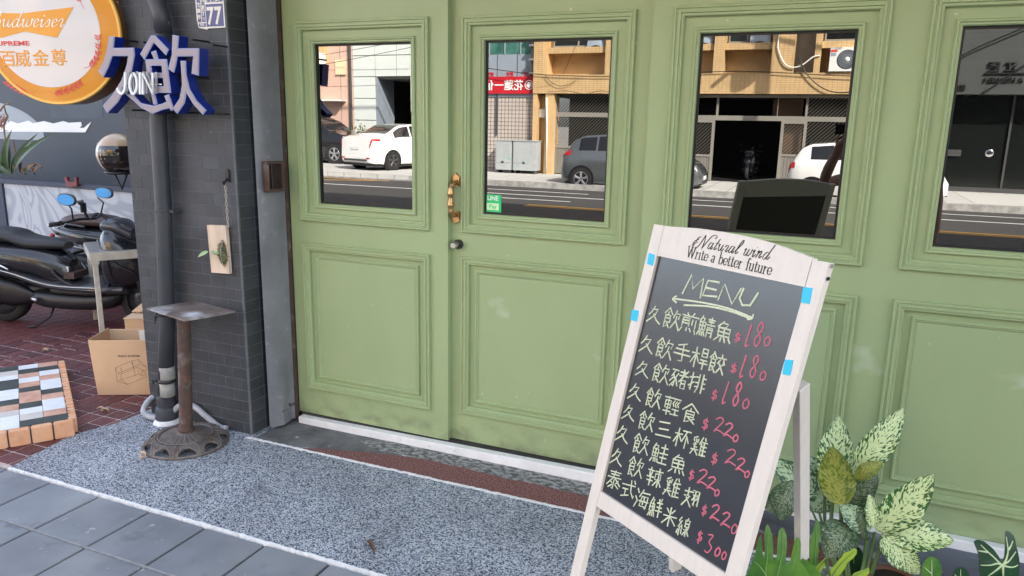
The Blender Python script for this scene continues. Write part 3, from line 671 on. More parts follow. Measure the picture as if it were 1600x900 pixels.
MB().lathe([(.057, 0.012), (.057, z1_-.012), (.052, z1_+.004), (.045, z1_+.008), (.045, z2_), (.040, z2_+.004), (.0, z2_+.004)], (PF[0], -.345, 0), 24).build('pipe_socket', PIPEM, pp, True, edge=40)
MB().lathe([(.072, 0.003), (.066, .014), (.0575, .024), (.0, .024)], (PF[0], -.345, 0), 24).build('mortar_collar', WHITEEDGE, pp, True)
tp = MB(); r_ = random.Random(3); q = PX(489)
for kk in range(9):
    a = r_.uniform(0, 6.28); z = q.z+r_.uniform(-.015, .01); x, y = q.x-.012+.042*math.cos(a), -.345+.042*math.sin(a)
    tp.tube([(x, y, z), (x+r_.uniform(-.02, .0), y-.01, z-.02), (x+r_.uniform(-.03, .0), y-.005, z-r_.uniform(.03, .06))], [.006, .004, .002], 5)
tp.lathe([(.040, -.012), (.046, -.01), (.045, .010), (.040, .013)], (q.x, -.345, q.z), 16); tp.build('torn_tape', TAPE, pp, True)
hs = thing('grey_hose', 'pale grey plastic hose looping behind the drain pipe foot', 'hose', (-3.1, -0.3, 0))
MB().tube(sm([(-3.285, -.25, .11), (-3.315, -.30, .085), (-3.31, -.35, .045), (-3.265, -.372, .026), (-3.20, -.372, .024), (-3.13, -.365, .04), (-3.07, -.318, .10), (-2.99, -.310, .105), (-2.90, -.310, .060), (-2.82, -.310, .020), (-2.77, -.311, .019)], 8), 0.0155, 14).build('hose_tube', GREYPVC, hs, True)
MB().tube([(-3.185, -.372, .026), (-3.165, -.37, .03)], [0.019, 0.019], 14).build('hose_tape', TAPE, hs, True)

# metal jamb and slot
jm = thing('metal_jamb', 'dented grey sheet metal jamb between the brick pillar and the doors', 'door jamb', (-2.56, -0.1, 0))
rings = []
for i in range(60):
    z = 0.012+i*2.73/59; w = 0.0; r2 = math.sin(z*5)*.004+math.sin(z*13+1)*.002; low = max(0, .45-z)
    rings.append([(-2.592-.0, -0.187, z), (-2.583+r2*.4+low*.03, -0.176, z), (-2.566+r2+low*.05, -0.13, z), (-2.556-r2+low*.015, -0.085, z), (-2.552+r2*.5-low*.02, -0.05, z), (-2.549, -0.034, z), (-2.556, -0.031, z)])
jb = MB().loft(rings, False); jb.build('sheet', JAMBM, jm, True, edge=35)
bx('slot', (-2.60, -0.030, 0.0), (-2.549, 0.034, 2.75), RUSTD, jm)
bx('slot_lip', (-2.551, -0.031, 0.0), (-2.546, -0.008, 2.75), RUST, jm)
fl = MB()
r_ = random.Random(8)
for kk in range(12):
    a = Vector((-2.575+r_.uniform(0, .03), -.15+r_.uniform(0, .11), .02+r_.uniform(0, .08))); n_ = []
    s_ = r_.uniform(.012, .03)
    fl.add([a, a+Vector((.004, s_, r_.uniform(-.01, .01))), a+Vector((.010, s_*.4, s_)), a+Vector((.002, -.004, s_*.7))], [(0, 1, 2, 3)])
fl.build('rust_flakes', RUST, jm)
kb = thing('rusty_lock_box', 'small open rusted metal lock box on the grey jamb', 'lock box', (-2.55, -0.12, 1.33))
A_, B_ = gy(410, 340, -.15), gy(436, 290, -.08)
Mk = Matrix.Translation((-2.545, -.115, 1.320)) @ Matrix.Rotation(R(78), 4, 'Z')
for lo, hi in (((-.056, -.016, -.075), (-.040, .012, .075)), ((.040, -.016, -.075), (.056, .012, .075)), ((-.040, -.016, .060), (.040, .012, .075)), ((-.040, -.016, -.075), (.040, .012, -.060))):
    bx('box_rim', lo, hi, RUST, kb, 0.002, Mk)
bx('box_back', (-.040, .004, -.060), (.040, .012, .060), RUSTD, kb, 0, Mk)
bx('box_lid', (-.062, -.042, -.070), (-.056, -.002, .062), RUST, kb, 0.001, Mk)
bx('inner_plate', (-.022, -.012, -.058), (-.016, .004, .058), RUST, kb, 0, Mk)

# number plate
npl = thing('house_number_plate', 'navy and cream enamel house number plate 77 on the brick pillar', 'number plate', (-2.73, -0.295, 2.1))
NX0, NX1, NZ0, NZ1 = -2.797, -2.618, 2.003, 2.27
NX1 = -2.628
pn_ = [(NX0, NZ1), (NX1, NZ1), (NX1+.003, NZ0), (NX0+.07, NZ0-.001), (NX0+.062, NZ0-.006), (NX0+.012, NZ0+.004), (NX0+.004, NZ0+.04)]
PN = lambda a, c, d: Vector((a, -0.294-d, c))
fix_normals(MB().prism(pn_, PN, .0025, 0).build('plate', ENAMW, npl))
for lo, hi in (((NX0+.062, 2.010), (NX1-.004, 2.108)), ((NX0+.062, 2.116), (NX1-.004, 2.245)), ((NX0+.010, 2.031), (NX0+.031, 2.245)), ((NX0+.036, 2.031), (NX0+.057, 2.078)), ((NX0+.036, 2.082), (NX0+.057, 2.245)), ((NX0+.015, 2.010), (NX0+.057, 2.026))):
    fix_normals(MB().prism([(lo[0], lo[1]), (hi[0], lo[1]), (hi[0], hi[1]), (lo[0], hi[1])], PN, .0032, .0025).build('navy_field', NAVY, npl))
def np_text(body, size, x, z, bold=0.0, w=1.0, al='CENTER'): text_mesh(body, size, lambda a, c, d: PN(a+x, c+z, d), .0042, .0032, al, bold, w).build('lettering', ENAMW, npl)
np_text('7', .105, NX0+.088, 2.021, .003, .78); np_text('7', .105, NX0+.133, 2.021, .003, .78)
for kk, ch_ in enumerate('建國路'): np_text(ch_, .034, NX0+.078+.031*kk, 2.120, .0008)
for kk, ch_ in enumerate('市蓮花'): np_text(ch_, .022, NX0+.0205, 2.046+.026*kk, .0006)
for kk, ch_ in enumerate('里國'): np_text(ch_, .020, NX0+.0465, 2.087+.024*kk, .0006)
np_text('7', .022, NX0+.0465, 2.058, .001); np_text('鄰', .017, NX0+.0465, 2.036, .0005); np_text('970', .016, NX0+.036, 2.013, .0004)

# wooden plaque with mounted plant
wp = thing('wooden_plaque', 'pale wooden plaque hung by twine on the brick pillar', 'plaque', (-2.67, -0.3, 0.97))
WPY = -0.300
co = [gy(*p, WPY) for p in ((327, 351), (356, 352), (362, 427), (334, 425))]
fr = [(c.x, c.z) for c in co]
fix_normals(MB().prism(fr, lambda a, c, d: Vector((a, WPY-d+.0, c)), .016, -.004).build('board', WOODM, wp))
tw = MB(); topx, topz = -2.668, 1.285; bx_, bz_ = (fr[0][0]+fr[1][0])/2+.002, fr[0][1]-.010
for s_ in (1, -1):
    tw.tube([(topx+s_*.006*math.sin(i*.85), -.315, topz+(bz_-topz)*i/22) for i in range(23)], .0017, 6)
tw.build('twine', mat('jute_twine', (0.42, 0.37, 0.28), 0.8), wp, True)
hk = thing('wall_hook', 'small black wall hook above the wooden plaque on the pillar', 'hook', (-2.67, -0.3, 1.33))
fix_normals(MB().prism(rrect(-2.680, -2.658, 1.298, 1.360, .010), lambda a, c, d: Vector((a, -.293-d, c)), .006, 0).build('hook_plate', BLACKP, hk))
MB().tube(sm([(-2.669, -.298, 1.315), (-2.669, -.318, 1.297), (-2.669, -.324, 1.290), (-2.669, -.326, 1.305)], 4), .005, 8).build('hook_prong', BLACKP, hk, True)
mp_ = thing('mounted_orchid', 'mossy clump with one pale leaf tied to the wooden plaque', 'plant', (-2.67, -0.32, 0.95))
r_ = random.Random(4); ms = MB(); cx, cz = gy(346, 396, -.33).x, gy(346, 396, -.33).z
for kk in range(420):
    a = r_.uniform(0, 6.283); q = math.sqrt(r_.random()); x = cx+.030*q*math.cos(a); z = cz+.064*q*math.sin(a); y = WPY-.016-.026*(1-q*q)*r_.uniform(.5, 1.1)
    d = Vector((r_.uniform(-1, 1), r_.uniform(-1, .3), r_.uniform(-1, 1))).normalized()*.010; e = Vector((r_.uniform(-1, 1), 0, r_.uniform(-1, 1))).normalized()*.0022
    p = Vector((x, y, z)); ms.add([p-e, p+e, p+d], [(0, 1, 2)])
ms.lathe([(.0, -.058), (.016, -.04), (.023, 0), (.015, .04), (.0, .058)], (cx, WPY-.016, cz), 12); ms.build('moss', MOSS, mp_)
MB().tube(sm([(cx+.004, WPY-.02, cz+.055), (cx+.009, -.345, cz+.01), (cx+.006, -.332, cz-.05), (cx+.004, -.317, cz-.075)], 5), .0016, 5).build('twine', bpy.data.materials['jute_twine'], mp_, True)
MB().tube(sm([(cx-.010, -.335, cz), (cx-.028, -.345, cz+.002), (cx-.043, -.350, cz+.012)], 4), [.007]*4+[.0075]*4+[.006], 8).build('bulb', PALELEAF, mp_, True)
def blade(base, tip, w, nrm, m, parent, name='leaf', droop=0.12, fold=0.18, tipw=1.0, n=14, wavy_=0.0, seed=0, power=(0.62, 0.9), thick=0.0008):
    """a leaf: pointed blade with a midrib fold, curved along its length"""
    base = Vector(base); tip = Vector(tip); ax = tip-base; L = ax.length; t = ax.normalized(); nn = Vector(nrm); nn = (nn-t*nn.dot(t)).normalized(); sdv = t.cross(nn)
    rs = random.Random(seed); vs = []; uvs = []; fs = []; cols = 9
    for i in range(n+1):
        q = i/n; wd = w*0.5*(math.sin(math.pi*min(1, q**power[0]))**power[1])+0.0006
        if i == n: wd = 0.0006
        c = base+ax*q+nn*(droop*L*math.sin(math.pi*q)*1.0)
        for j in range(cols):
            s_ = (j/(cols-1)-0.5)*2; k_ = abs(s_)
            off = fold*wd*(k_**1.3)+wavy_*wd*math.sin(q*17+seed+s_*2)*k_**2
            vs.append(c+sdv*(s_*wd)+nn*off); uvs.append((j/(cols-1), q))
    for i in range(n):
        for j in range(cols-1):
            a = i*cols+j; fs.append((a, a+1, a+cols+1, a+cols))
    b = MB(); b.add(vs, fs); o = b.build(name, m, parent, True, uvs=uvs); return o
A_ = gy(325, 393, -.36); B_ = gy(309, 402, -.37)
blade(A_, B_, .018, (0, -1, .3), PALELEAF, mp_, 'leaf', .1, .2)

# ================================================================== SHOP SIGNS
def sign_pt(u, v, y): q = gy(u, v, y); return (q.x, q.z)
cs = thing('channel_letter_sign', 'blue edged lilac channel letter sign of the shop name on the pillar', 'shop sign', (-2.95, -0.41, 1.8))
YSG = -0.437
def zp(x, y): return (150+x/5.625, 40+y/5.625)         # read off the enlarged crop of the sign
glyphs = {
 'jiu_a': [(120,95),(170,97),(160,197),(340,195),(345,260),(320,400),(270,540),(200,670),(105,770),(65,705),(150,610),(230,480),(275,350),(288,268),(150,268),(118,360),(70,455),(25,400),(75,310),(105,200)],
 'jiu_b': [(262,600),(330,602),(400,680),(510,705),(590,685),(625,668),(605,618),(645,603),(690,730),(668,750),(650,725),(590,740),(505,775),(400,722),(330,655)],
 'yin_roof': [(490,85),(525,88),(645,212),(620,262),(515,150),(432,302),(395,250)],
 'yin_dot': [(488,232),(532,218),(553,292),(517,300)],
 'yin_mid': [(440,297),(628,295),(664,592),(470,590)],
 'yin_leg': [(487,590),(520,590),(545,690),(512,695)],
 'qian_a': [(678,82),(733,92),(725,200),(912,200),(908,440),(845,422),(860,270),(722,272),(705,360),(690,415),(640,380),(672,260)],
 'qian_b': [(748,310),(795,310),(800,440),(830,560),(890,660),(975,745),(945,785),(860,690),(800,590),(785,680),(720,775),(680,730),(740,640),(762,520),(755,400)],
}
for nm, pts in glyphs.items():
    poly = [sign_pt(*zp(*p), YSG) for p in pts]
    Pz = lambda a, c, d: Vector((a, YSG-d, c))
    if nm == 'yin_mid':
        hole1 = [sign_pt(*zp(*p), YSG) for p in [(497,362),(585,360),(592,412),(505,414)]]; hole2 = [sign_pt(*zp(*p), YSG) for p in [(545,470),(598,470),(604,525),(550,525)]]
        def quads(b, outer, holes, d0, d1):
            # frame made of strips: left, right, and bars
            (ax, az), (bx2, bz), (cx2, cz2), (dx2, dz2) = outer
            def lerp(p, q, t): return (p[0]+(q[0]-p[0])*t, p[1]+(q[1]-p[1])*t)
            L0, L1 = outer[0], outer[3]; R0, R1 = outer[1], outer[2]
            for (ta, tb, ua, ub) in ((0, 1, 0, .24), (0, 1, .72, 1), (0, .19, .24, .72), (.40, .56, .24, .72), (.80, 1, .24, .72)):
                pa, pb = lerp(L0, L1, ta), lerp(R0, R1, ta); pc_, pd = lerp(L0, L1, tb), lerp(R0, R1, tb)
                b.prism([lerp(pa, pb, ua), lerp(pa, pb, ub), lerp(pc_, pd, ub), lerp(pc_, pd, ua)], Pz, d0, d1)
            return b
        fix_normals(quads(MB(), poly, None, 0.000, -0.052).build('letter_side', BLUEM, cs))
        fix_normals(quads(MB(), poly, None, 0.004, 0.0006).build('letter_edge', LILACE, cs))
        (ax, az) = poly[0]
        cc = (sum(p[0] for p in poly)/4, sum(p[1] for p in poly)/4)
        b = MB()
        def lerp(p, q, t): return (p[0]+(q[0]-p[0])*t, p[1]+(q[1]-p[1])*t)
        L0, L1, R0, R1 = poly[0], poly[3], poly[1], poly[2]
        for (ta, tb, ua, ub) in ((.03, .97, .04, .21), (.03, .97, .75, .96), (.03, .165, .21, .75), (.42, .54, .21, .75), (.825, .97, .21, .75)):
            pa, pb = lerp(L0, L1, ta), lerp(R0, R1, ta); pc_, pd = lerp(L0, L1, tb), lerp(R0, R1, tb)
            b.prism([lerp(pa, pb, ua), lerp(pa, pb, ub), lerp(pc_, pd, ub), lerp(pc_, pd, ua)], Pz, .0055, .0041)
        fix_normals(b.build('letter_face', LILAC, cs)); continue
    fix_normals(MB().prism(poly, Pz, 0.000, -0.052).build('letter_side', BLUEM, cs))
    fix_normals(MB().prism(poly, Pz, 0.004, 0.0006).build('letter_edge', LILACE, cs))
    # the face sits inside the pale edge
    n = len(poly); area = sum(poly[i][0]*poly[(i+1) % n][1]-poly[(i+1) % n][0]*poly[i][1] for i in range(n)); sg = 1 if area > 0 else -1
    ins = []
    for i in range(n):
        p = Vector(poly[i]); a = (p-Vector(poly[i-1])).normalized(); c = (Vector(poly[(i+1) % n])-p).normalized(); na = Vector((-a.y, a.x))*sg; nc = Vector((-c.y, c.x))*sg
        bi = (na+nc); bi = bi/max(.5, bi.length_squared)*2; ins.append((p.x+bi.x*.0038, p.y+bi.y*.0038))
    fix_normals(MB().prism(ins, Pz, 0.0055, 0.0041).build('letter_face', LILAC, cs))
for (u, v) in ((187, 62), (222, 66), (300, 62), (330, 70), (205, 172), (255, 176), (292, 176), (333, 178), (195, 118), (300, 120)):
    a, c = sign_pt(u, v, -.39); bx('mounting_pin', (a-.004, -.388, c-.004), (a+.004, -.286, c+.004), BLACKP, cs)
# the JOIN letters, doubled like two layers of white letters
jn = thing('small_join_sign', 'small white JOIN letters mounted in front of the lilac sign', 'shop sign', (-2.9, -0.52, 1.75))
JO = {
 'J': [[(300,420),(300,520),(290,575),(265,600),(240,580),(232,555)]],
 'O': [[(365,425),(345,470),(340,530),(355,590),(375,600),(395,570),(402,520),(395,460),(375,425),(365,425)]],
 'I': [[(430,420),(430,600)]],
 'N': [[(455,600),(455,425),(540,600),(540,425)]],
}
for nm, sts in JO.items():
    for lay, (dx, dy, dd) in enumerate(((0, 0, .022), (13, -8, .010))):
        b = MB()
        for s_ in sts: b.ribbon([sign_pt(*zp(p[0]+dx, p[1]+dy), YSG) for p in (sm2(s_, 4) if nm in 'JO' else s_)], lambda a, c, d: Vector((a, YSG-d, c)), .0105, dd+.008, dd)
        fix_normals(b.build('letter', WHITE if lay == 0 else GREYPVC, jn))
a, c = sign_pt(235, 132, YSG); bx('letter_rail', (a-.05, YSG-.009, c-.003), (a+.08, YSG-.006, c+.003), STEEL, jn)

# round beer sign: disc turned a little towards +x
bs = thing('round_beer_sign', 'round amber beer sign with white centre hung beside the pillar', 'beer sign', (-3.56, -0.46, 2.0))
an = R(70); NB = Vector((math.cos(an), -math.sin(an), 0)); EB = Vector((math.sin(an), math.cos(an), 0))
OB = Vector((-3.4, -0.4, 2.0))+EB*(-0.172)+Vector((0, 0, -0.004)); RB = 0.345
PB_ = lambda a, c, d: OB+EB*a+Vector((0, 0, c))+NB*d
def disc(b, r0, r1, d0, d1, n=72, ca=0.0, cc=0.0):
    rings = [[PB_(ca+r*math.cos(2*math.pi*k/n), cc+r*math.sin(2*math.pi*k/n), d) for k in range(n)] for r, d in ((r0, d0), (r1, d1))]
    return b.loft(rings, True)
b = MB(); disc(b, RB, RB, -.13, 0); b.build('sign_case', SBROWN, bs, True)
b = MB(); disc(b, RB, RB+.004, -.012, -.004); disc(b, RB+.004, RB+.001, -.004, .006); disc(b, RB+.001, RB-.010, .006, .006); disc(b, RB-.010, RB-.013, .006, 0); b.build('sign_rim', YRIM, bs, True, edge=30)
b = MB(); disc(b, RB-.010, .001, .0015, .0015); b.build('sign_face', ORANGE, bs)
b = MB(); disc(b, .274, .001, .0025, .0025, 72, -.030, .008); b.build('white_disc', SIGNW, bs)
def sg(u, v):
    d = ray(u, v); t = ((OB-CAM).dot(NB))/d.dot(NB); q = CAM+d*t-OB; return (q.dot(EB), q.z)
def sgz(x, y): return sg(x/4.5, y/4.5)
bow = [(-60,90),(160,95),(520,50),(405,265),(178,222),(-60,285)]
fix_normals(MB().prism([sgz(*p) for p in bow], PB_, .0040, .0028).build('bow_tie', ORANGEP, bs))
def wheat(pts, n=11, sz=36):
    b = MB(); cv = sm([(x, y, 0) for x, y in pts], 8)
    b.ribbon([sgz(p.x, p.y) for p in cv], PB_, .0022, .0035, .0028)
    for i in range(n):
        q = cv[int(len(cv)*(0.30+0.68*i/n))]; q2 = cv[min(len(cv)-1, int(len(cv)*(0.30+0.68*i/n))+1)]; t = (q2-q).normalized() if (q2-q).length > 0 else Vector((1, 0, 0))
        for s_ in (-1, 1):
            dv = (t*0.8+Vector((-t.y, t.x, 0))*s_*0.75).normalized(); pv = Vector((-dv.y, dv.x, 0))
            lf = [q, q+dv*sz*.5+pv*sz*.16, q+dv*sz, q+dv*sz*.5-pv*sz*.16]; b.prism([sgz(p.x, p.y) for p in lf], PB_, .0036, .0028)
    return b
for pts in ([(340,640),(400,655),(500,625),(575,580)], [(245,650),(180,650),(100,610),(45,570)], [(590,480),(640,460),(690,380),(690,240)], [(590,60),(560,-20),(590,-80)]):
    fix_normals(wheat(pts).build('wheat_print', REDP, bs))
# script and print on the sign
def strokes(b, data, x0, y0, sx, sy, to, P, w, d0, d1, slant=0.0, nib=None, smooth=True):
    for s_ in data:
        pts = [(x0+(x+slant*(10-y))*sx, y0+y*sy) for x, y in s_]
        if smooth and len(pts) > 2: pts = sm2(pts, 4)
        b.ribbon([to(*p) for p in pts], P, w, d0, d1, nib)
SCR = {  # joined script letters on a 10 high grid, baseline y=10, x height y=5
 'B': ([[(1,10),(2,0)],[(0,1.5),(3,-.5),(6,1),(5,4),(2.5,5),(6,5.5),(6.5,8),(4,10),(1,10)]], 7.5),
 'u': ([[(0,6),(1,5),(1,8),(1.8,10),(3.4,8.5),(4,5),(3.9,9),(5,10),(6,8)]], 5.6),
 'd': ([[(4,5.5),(2,5),(0.6,7.5),(1.2,10),(3.2,9),(5.2,-.5)],[(4.3,5),(3.8,9),(4.8,10),(6,8)]], 5.6),
 'w': ([[(0,6),(1,5),(0.9,9),(2,10),(3.2,8.5),(3.6,5),(3.5,9),(4.6,10),(6.2,8),(6.2,5),(7,5.6)]], 6.8),
 'e': ([[(0.3,8),(3,6.5),(2.6,5),(1.2,5.4),(0.6,8),(1.6,10),(3.8,8.4)]], 3.8),
 'i': ([[(0,6.5),(1,5),(0.9,9),(1.7,10),(3,8)],[(1.6,2.8),(1.8,3)]], 2.8),
 's': ([[(0,8),(2,5),(2.6,7.5),(2.2,9.8),(0.6,9.6)]], 3.2),
 'r': ([[(0,6.5),(1,5),(2.6,5.4),(2.0,9),(2.6,10),(4,8.4)]], 3.6),
 'N': ([[(-2.5,6.5),(-4.2,8),(-3.8,10.8),(-1,11),(1.2,8),(3,0.2)],[(3,0.2),(4.5,5),(5,10.4)],[(5,10.4),(7,5),(9,0.5),(12,-1),(14,0),(13.2,1.6)],[(-2,4),(-5,6),(-5.5,9.5)],[(-1,2),(-3,3),(-3.4,5.5),(-1.8,6.5)]], 9),
 'a': ([[(3.2,5.5),(1.4,5),(0.2,7.6),(1,10),(2.8,8.6),(3.8,5),(3.3,9),(4,10),(5,8.4)]], 4.8),
 't': ([[(2.4,1.5),(0.9,8.6),(1.6,10),(3,8.4)],[(0.2,4.8),(3.2,4.5)]], 2.8),
 'l': ([[(0.2,8),(3.4,2),(3,-.6),(1.6,2),(0.8,8.6),(1.6,10),(3,8.4)]], 2.9),
 'n': ([[(0,6),(1,5),(0.6,10)],[(0.8,7.4),(2.6,5),(3.4,5.8),(2.9,9),(3.6,10),(4.8,8.4)]], 4.7),
}
def script(b, word, x0, y0, u, ry, to, P, nib, d0, d1, slant=0.0, gap=0.0):
    """word along a line: u = size per unit, ry = how much the line climbs per unit of x"""
    x = x0
    for ch_ in word:
        if ch_ == ' ': x += 4*u; continue
        data, adv = SCR[ch_]
        for s_ in data:
            pts = [(x+(px+slant*(10-py))*u, y0+(py-10)*u+((x-x0)+px*u)*ry) for px, py in (sm2(s_, 5) if len(s_) > 2 else s_)]
            b.ribbon([to(*p) for p in pts], P, .002, d0, d1, nib)
        x += (adv+gap)*u
b = MB(); script(b, 'Budweiser', -75, 190, 11.0, 0.0, sgz, PB_, (.0014, .0060, R(20)), .0052, .0042, .22, .6); fix_normals(b.build('script_print', WHITE, bs))
def sgl(u0, v0, u1, v1):
    A = Vector(sgz(u0, v0)); B = Vector(sgz(u1, v1)); e = (B-A).normalized(); f = Vector((-e.y, e.x)); return lambda a, c, d: PB_(*(A+e*a+f*c), d)
text_mesh('SUPREME', .030, sgl(-48, 322, 332, 318), .0044, .0028, 'LEFT', .0006, 1.55).build('lettering', REDP, bs)
for ch_, u, v in (('百', 10, 458), ('威', 112, 458), ('金', 238, 455), ('尊', 366, 450)):
    text_mesh(ch_, .083, sgl(u, v, u+100, v), .0044, .0028, 'LEFT', .0006, 1.0).build('lettering', ORANGEP, bs)
for z in (2.13, 1.88):
    b = MB().box((0, 0, 0), (1, 1, 1)); p = OB+EB*.33; bx('sign_bracket', (p.x-.03, p.y+.02, z-.010), (XL+.03, p.y+.045, z+.012), YRIM, bs)
bx('bracket_post', (XL-.004, -.33, 1.80), (XL+.02, -.27, 2.75), SBROWN, bs)

# ================================================================== PEDESTAL
pd = thing('pedestal_table', 'rusty pedestal table with a square steel plate top and lacy cast iron base', 'side table', (-2.842, -0.505, 0))
CX, CY = -2.842, -0.507
b = MB(); nrad = 72; rings = []
prof = [(.030, .078), (.036, .070), (.060, .062), (.110, .053), (.120, .050), (.126, .052), (.132, .047)]
for r_, z in prof:
    rings.append([(CX+r_*math.cos(2*math.pi*k/nrad), CY+r_*math.sin(2*math.pi*k/nrad), z+(.0035*math.cos(24*2*math.pi*k/nrad) if .05 < r_ < .112 else 0)) for k in range(nrad)])
b.loft(rings, True); b.build('shell_base', CASTM, pd, True)
# openwork skirt: arches between ribs
def sk(a, t): # a angle, t 0 top .. 1 bottom
    r_ = .130+.062*math.sin(t*math.pi/2); z = .047-.037*(1-math.cos(t*math.pi/2)); return (CX+r_*math.cos(a), CY+r_*math.sin(a), z)
sk_b = MB(); NA = 10
for k in range(NA):
    a0 = 2*math.pi*k/NA+.2; da = 2*math.pi/NA; G = 12; Hh = 8
    vs = [sk(a0+da*i/G, j/Hh) for j in range(Hh+1) for i in range(G+1)]; fs = []
    for j in range(Hh):
        for i in range(G):
            ca = (i+.5)/G-.5; cj = (j+.5)/Hh
            hole = (ca/.33)**2+((cj-.80)/.45)**2 < 1 and cj < .9
            if not hole: fs.append((j*(G+1)+i, j*(G+1)+i+1, (j+1)*(G+1)+i+1, (j+1)*(G+1)+i))
    sk_b.add(vs, fs)
o = sk_b.build('openwork_skirt', CASTM, pd, True)
md = o.modifiers.new('thick', 'SOLIDIFY'); md.thickness = .006; md.offset = 0
bead = MB()
for k in range(NA):
    a0 = 2*math.pi*k/NA+.2; da = 2*math.pi/NA
    pts = [Vector(sk(a0+da*(.5+.36*math.cos(t)), .82-.50*math.sin(t)))+Vector((0, 0, .003)) for t in [math.pi*i/14 for i in range(15)]]; bead.tube(pts, .0042, 6)
    for s_ in (-1, 1):
        c0 = a0+da*(.5+s_*.40)
        pts = [Vector(sk(c0+s_*da*.07*math.cos(t)*(1-t/9), .45+.16*math.sin(t)*(1-t/9)))+Vector((0, 0, .003)) for t in [i*.5 for i in range(13)]]; bead.tube(pts, .0035, 5)
    pts = [Vector(sk(a0, t/6))+Vector((0, 0, .002)) for t in range(7)]; bead.tube(pts, [.005, .006, .0045, .006, .0045, .007, .008], 6)
    q = Vector(sk(a0, 1.0)); bead.lathe([(0, -.006), (.009, -.004), (.011, .003), (.007, .010), (0, .013)], tuple(q), 8)
bead.build('scrollwork', CASTM, pd, True)
MB().tube([(CX+.194*math.cos(2*math.pi*k/64), CY+.194*math.sin(2*math.pi*k/64), .010) for k in range(65)], .0085, 8).build('base_rim', CASTM, pd, True)
MB().tube([(CX+.128*math.cos(2*math.pi*k/64), CY+.128*math.sin(2*math.pi*k/64), .051) for k in range(65)], .0045, 8).build('shell_rim', CASTM, pd, True)
MB().tube([(CX+.003, CY, .072), (CX+.004, CY, .084), (CX+.0045, CY, .090), (CX+.006, CY, .098), (CX+.052, CY-.004, .668)], [.039, .039, .034, .0315, .0315], 24).build('column', RUST, pd, True, edge=40)
zt = .672
qd = [gz(u, v, zt+.004) for u, v in ((229, 481), (288, 500), (368, 486), (306, 470))]
plate_o = fix_normals(MB().prism([(q.x, q.y) for q in (qd[0], qd[1], qd[2], qd[3])], lambda a, c, d: Vector((a, c, d)), zt+.004, zt-.004).build('plate_top', PLATEM, pd))

# ================================================================== YARD AT THE LEFT
# low platform of mosaic tiles edged with bricks
pf = thing('mosaic_platform', 'low platform of black, white and terracotta tiles edged with orange bricks', 'platform', (-3.9, -0.4, 0))
ang = R(-33.8); OX, OY = -4.387, -0.024; ea = Vector((math.cos(ang), math.sin(ang), 0)); eb = Vector((-math.sin(ang), math.cos(ang), 0))*-1
NR = Vector((-3.417, -0.673, 0)); ZT = 0.080
# a runs back from the near right corner, b runs left
def PP(a, b, z): return NR - ea*a + eb*b + Vector((0, 0, z))
MP = Matrix((( -ea.x, eb.x, 0, NR.x), (-ea.y, eb.y, 0, NR.y), (0, 0, 1, 0), (0, 0, 0, 1)))
BRO = [mat('orange_brick', c, 0.75, col2=(0.66, 0.40, 0.25), vscale=14, bump=0.3, bscale=80) for c in ((0.62, 0.28, 0.13), (0.70, 0.36, 0.18))]
for m_ in BRO: overlay(m_, (0.20, 0.10, 0.06), 26, 0.68, 0.76)
TM = {'k': mat('black_marble_tile', (0.060, 0.070, 0.064), 0.35, var=0.4, vscale=12), 'w': mat('white_marble_tile', (0.76, 0.78, 0.80), 0.35, var=0.1, vscale=10),
      'o': mat('terracotta_tile', (0.47, 0.23, 0.15), 0.5, col2=(0.60, 0.38, 0.27), vscale=14), 'c': mat('cream_tile', (0.60, 0.55, 0.50), 0.45, var=0.12, vscale=14)}
world_coords(*BRO, *TM.values())
MB().box((0.012, 0.012, 0.0), (1.152, 1.3, ZT-.0055), MP).build('platform_bed', mat('dark_mortar', (0.09, 0.08, 0.075), 0.9), pf)
rp = random.Random(9); bw = 0.095
for k in range(14):
    bx('brick', (-0.004, k*bw+.004, 0.0), (0.046, (k+1)*bw-.003, ZT+rp.uniform(-.001, .002)), BRO[k % 2], pf, 0.004, MP)
for k in range(24):
    bx('brick', (0.048+k*.0465, -0.012, 0.0), (0.048+(k+1)*.0465-.003, 0.0262, ZT-.002+rp.uniform(-.003, .002)), BRO[k % 2], pf, 0.004, MP)
cols = ['kowwkowwokwwkocw', 'kwcokowkwokwcokw', 'wwwckokwwkwcokww', 'okwowkkwwkwokwco', 'wckwowkwowkwcokw', 'kwowckwokwcwokwc', 'owkwcowkwowkckww', 'wkowcwkowkwcwokw']
cols[0] = 'kowwokwwowko'; cols[1] = 'kcwkookowokw'; cols[2] = 'wwcokwwkkwck'; cols[3] = 'ckkwkwowocwk'
rw = 0.0920
for ci in range(8):
    for ri in range(12):
        a0 = 0.050+ri*rw+ci*0.0; b0 = 0.026+ci*0.104
        mk = cols[ci][ri]
        bx('tile', (a0+.0010, b0+.0010, ZT-.006), (a0+rw-.0010, b0+.104-.0010, ZT+rp.uniform(-.0012, .0012)), TM[mk], pf, 0.0012, MP)

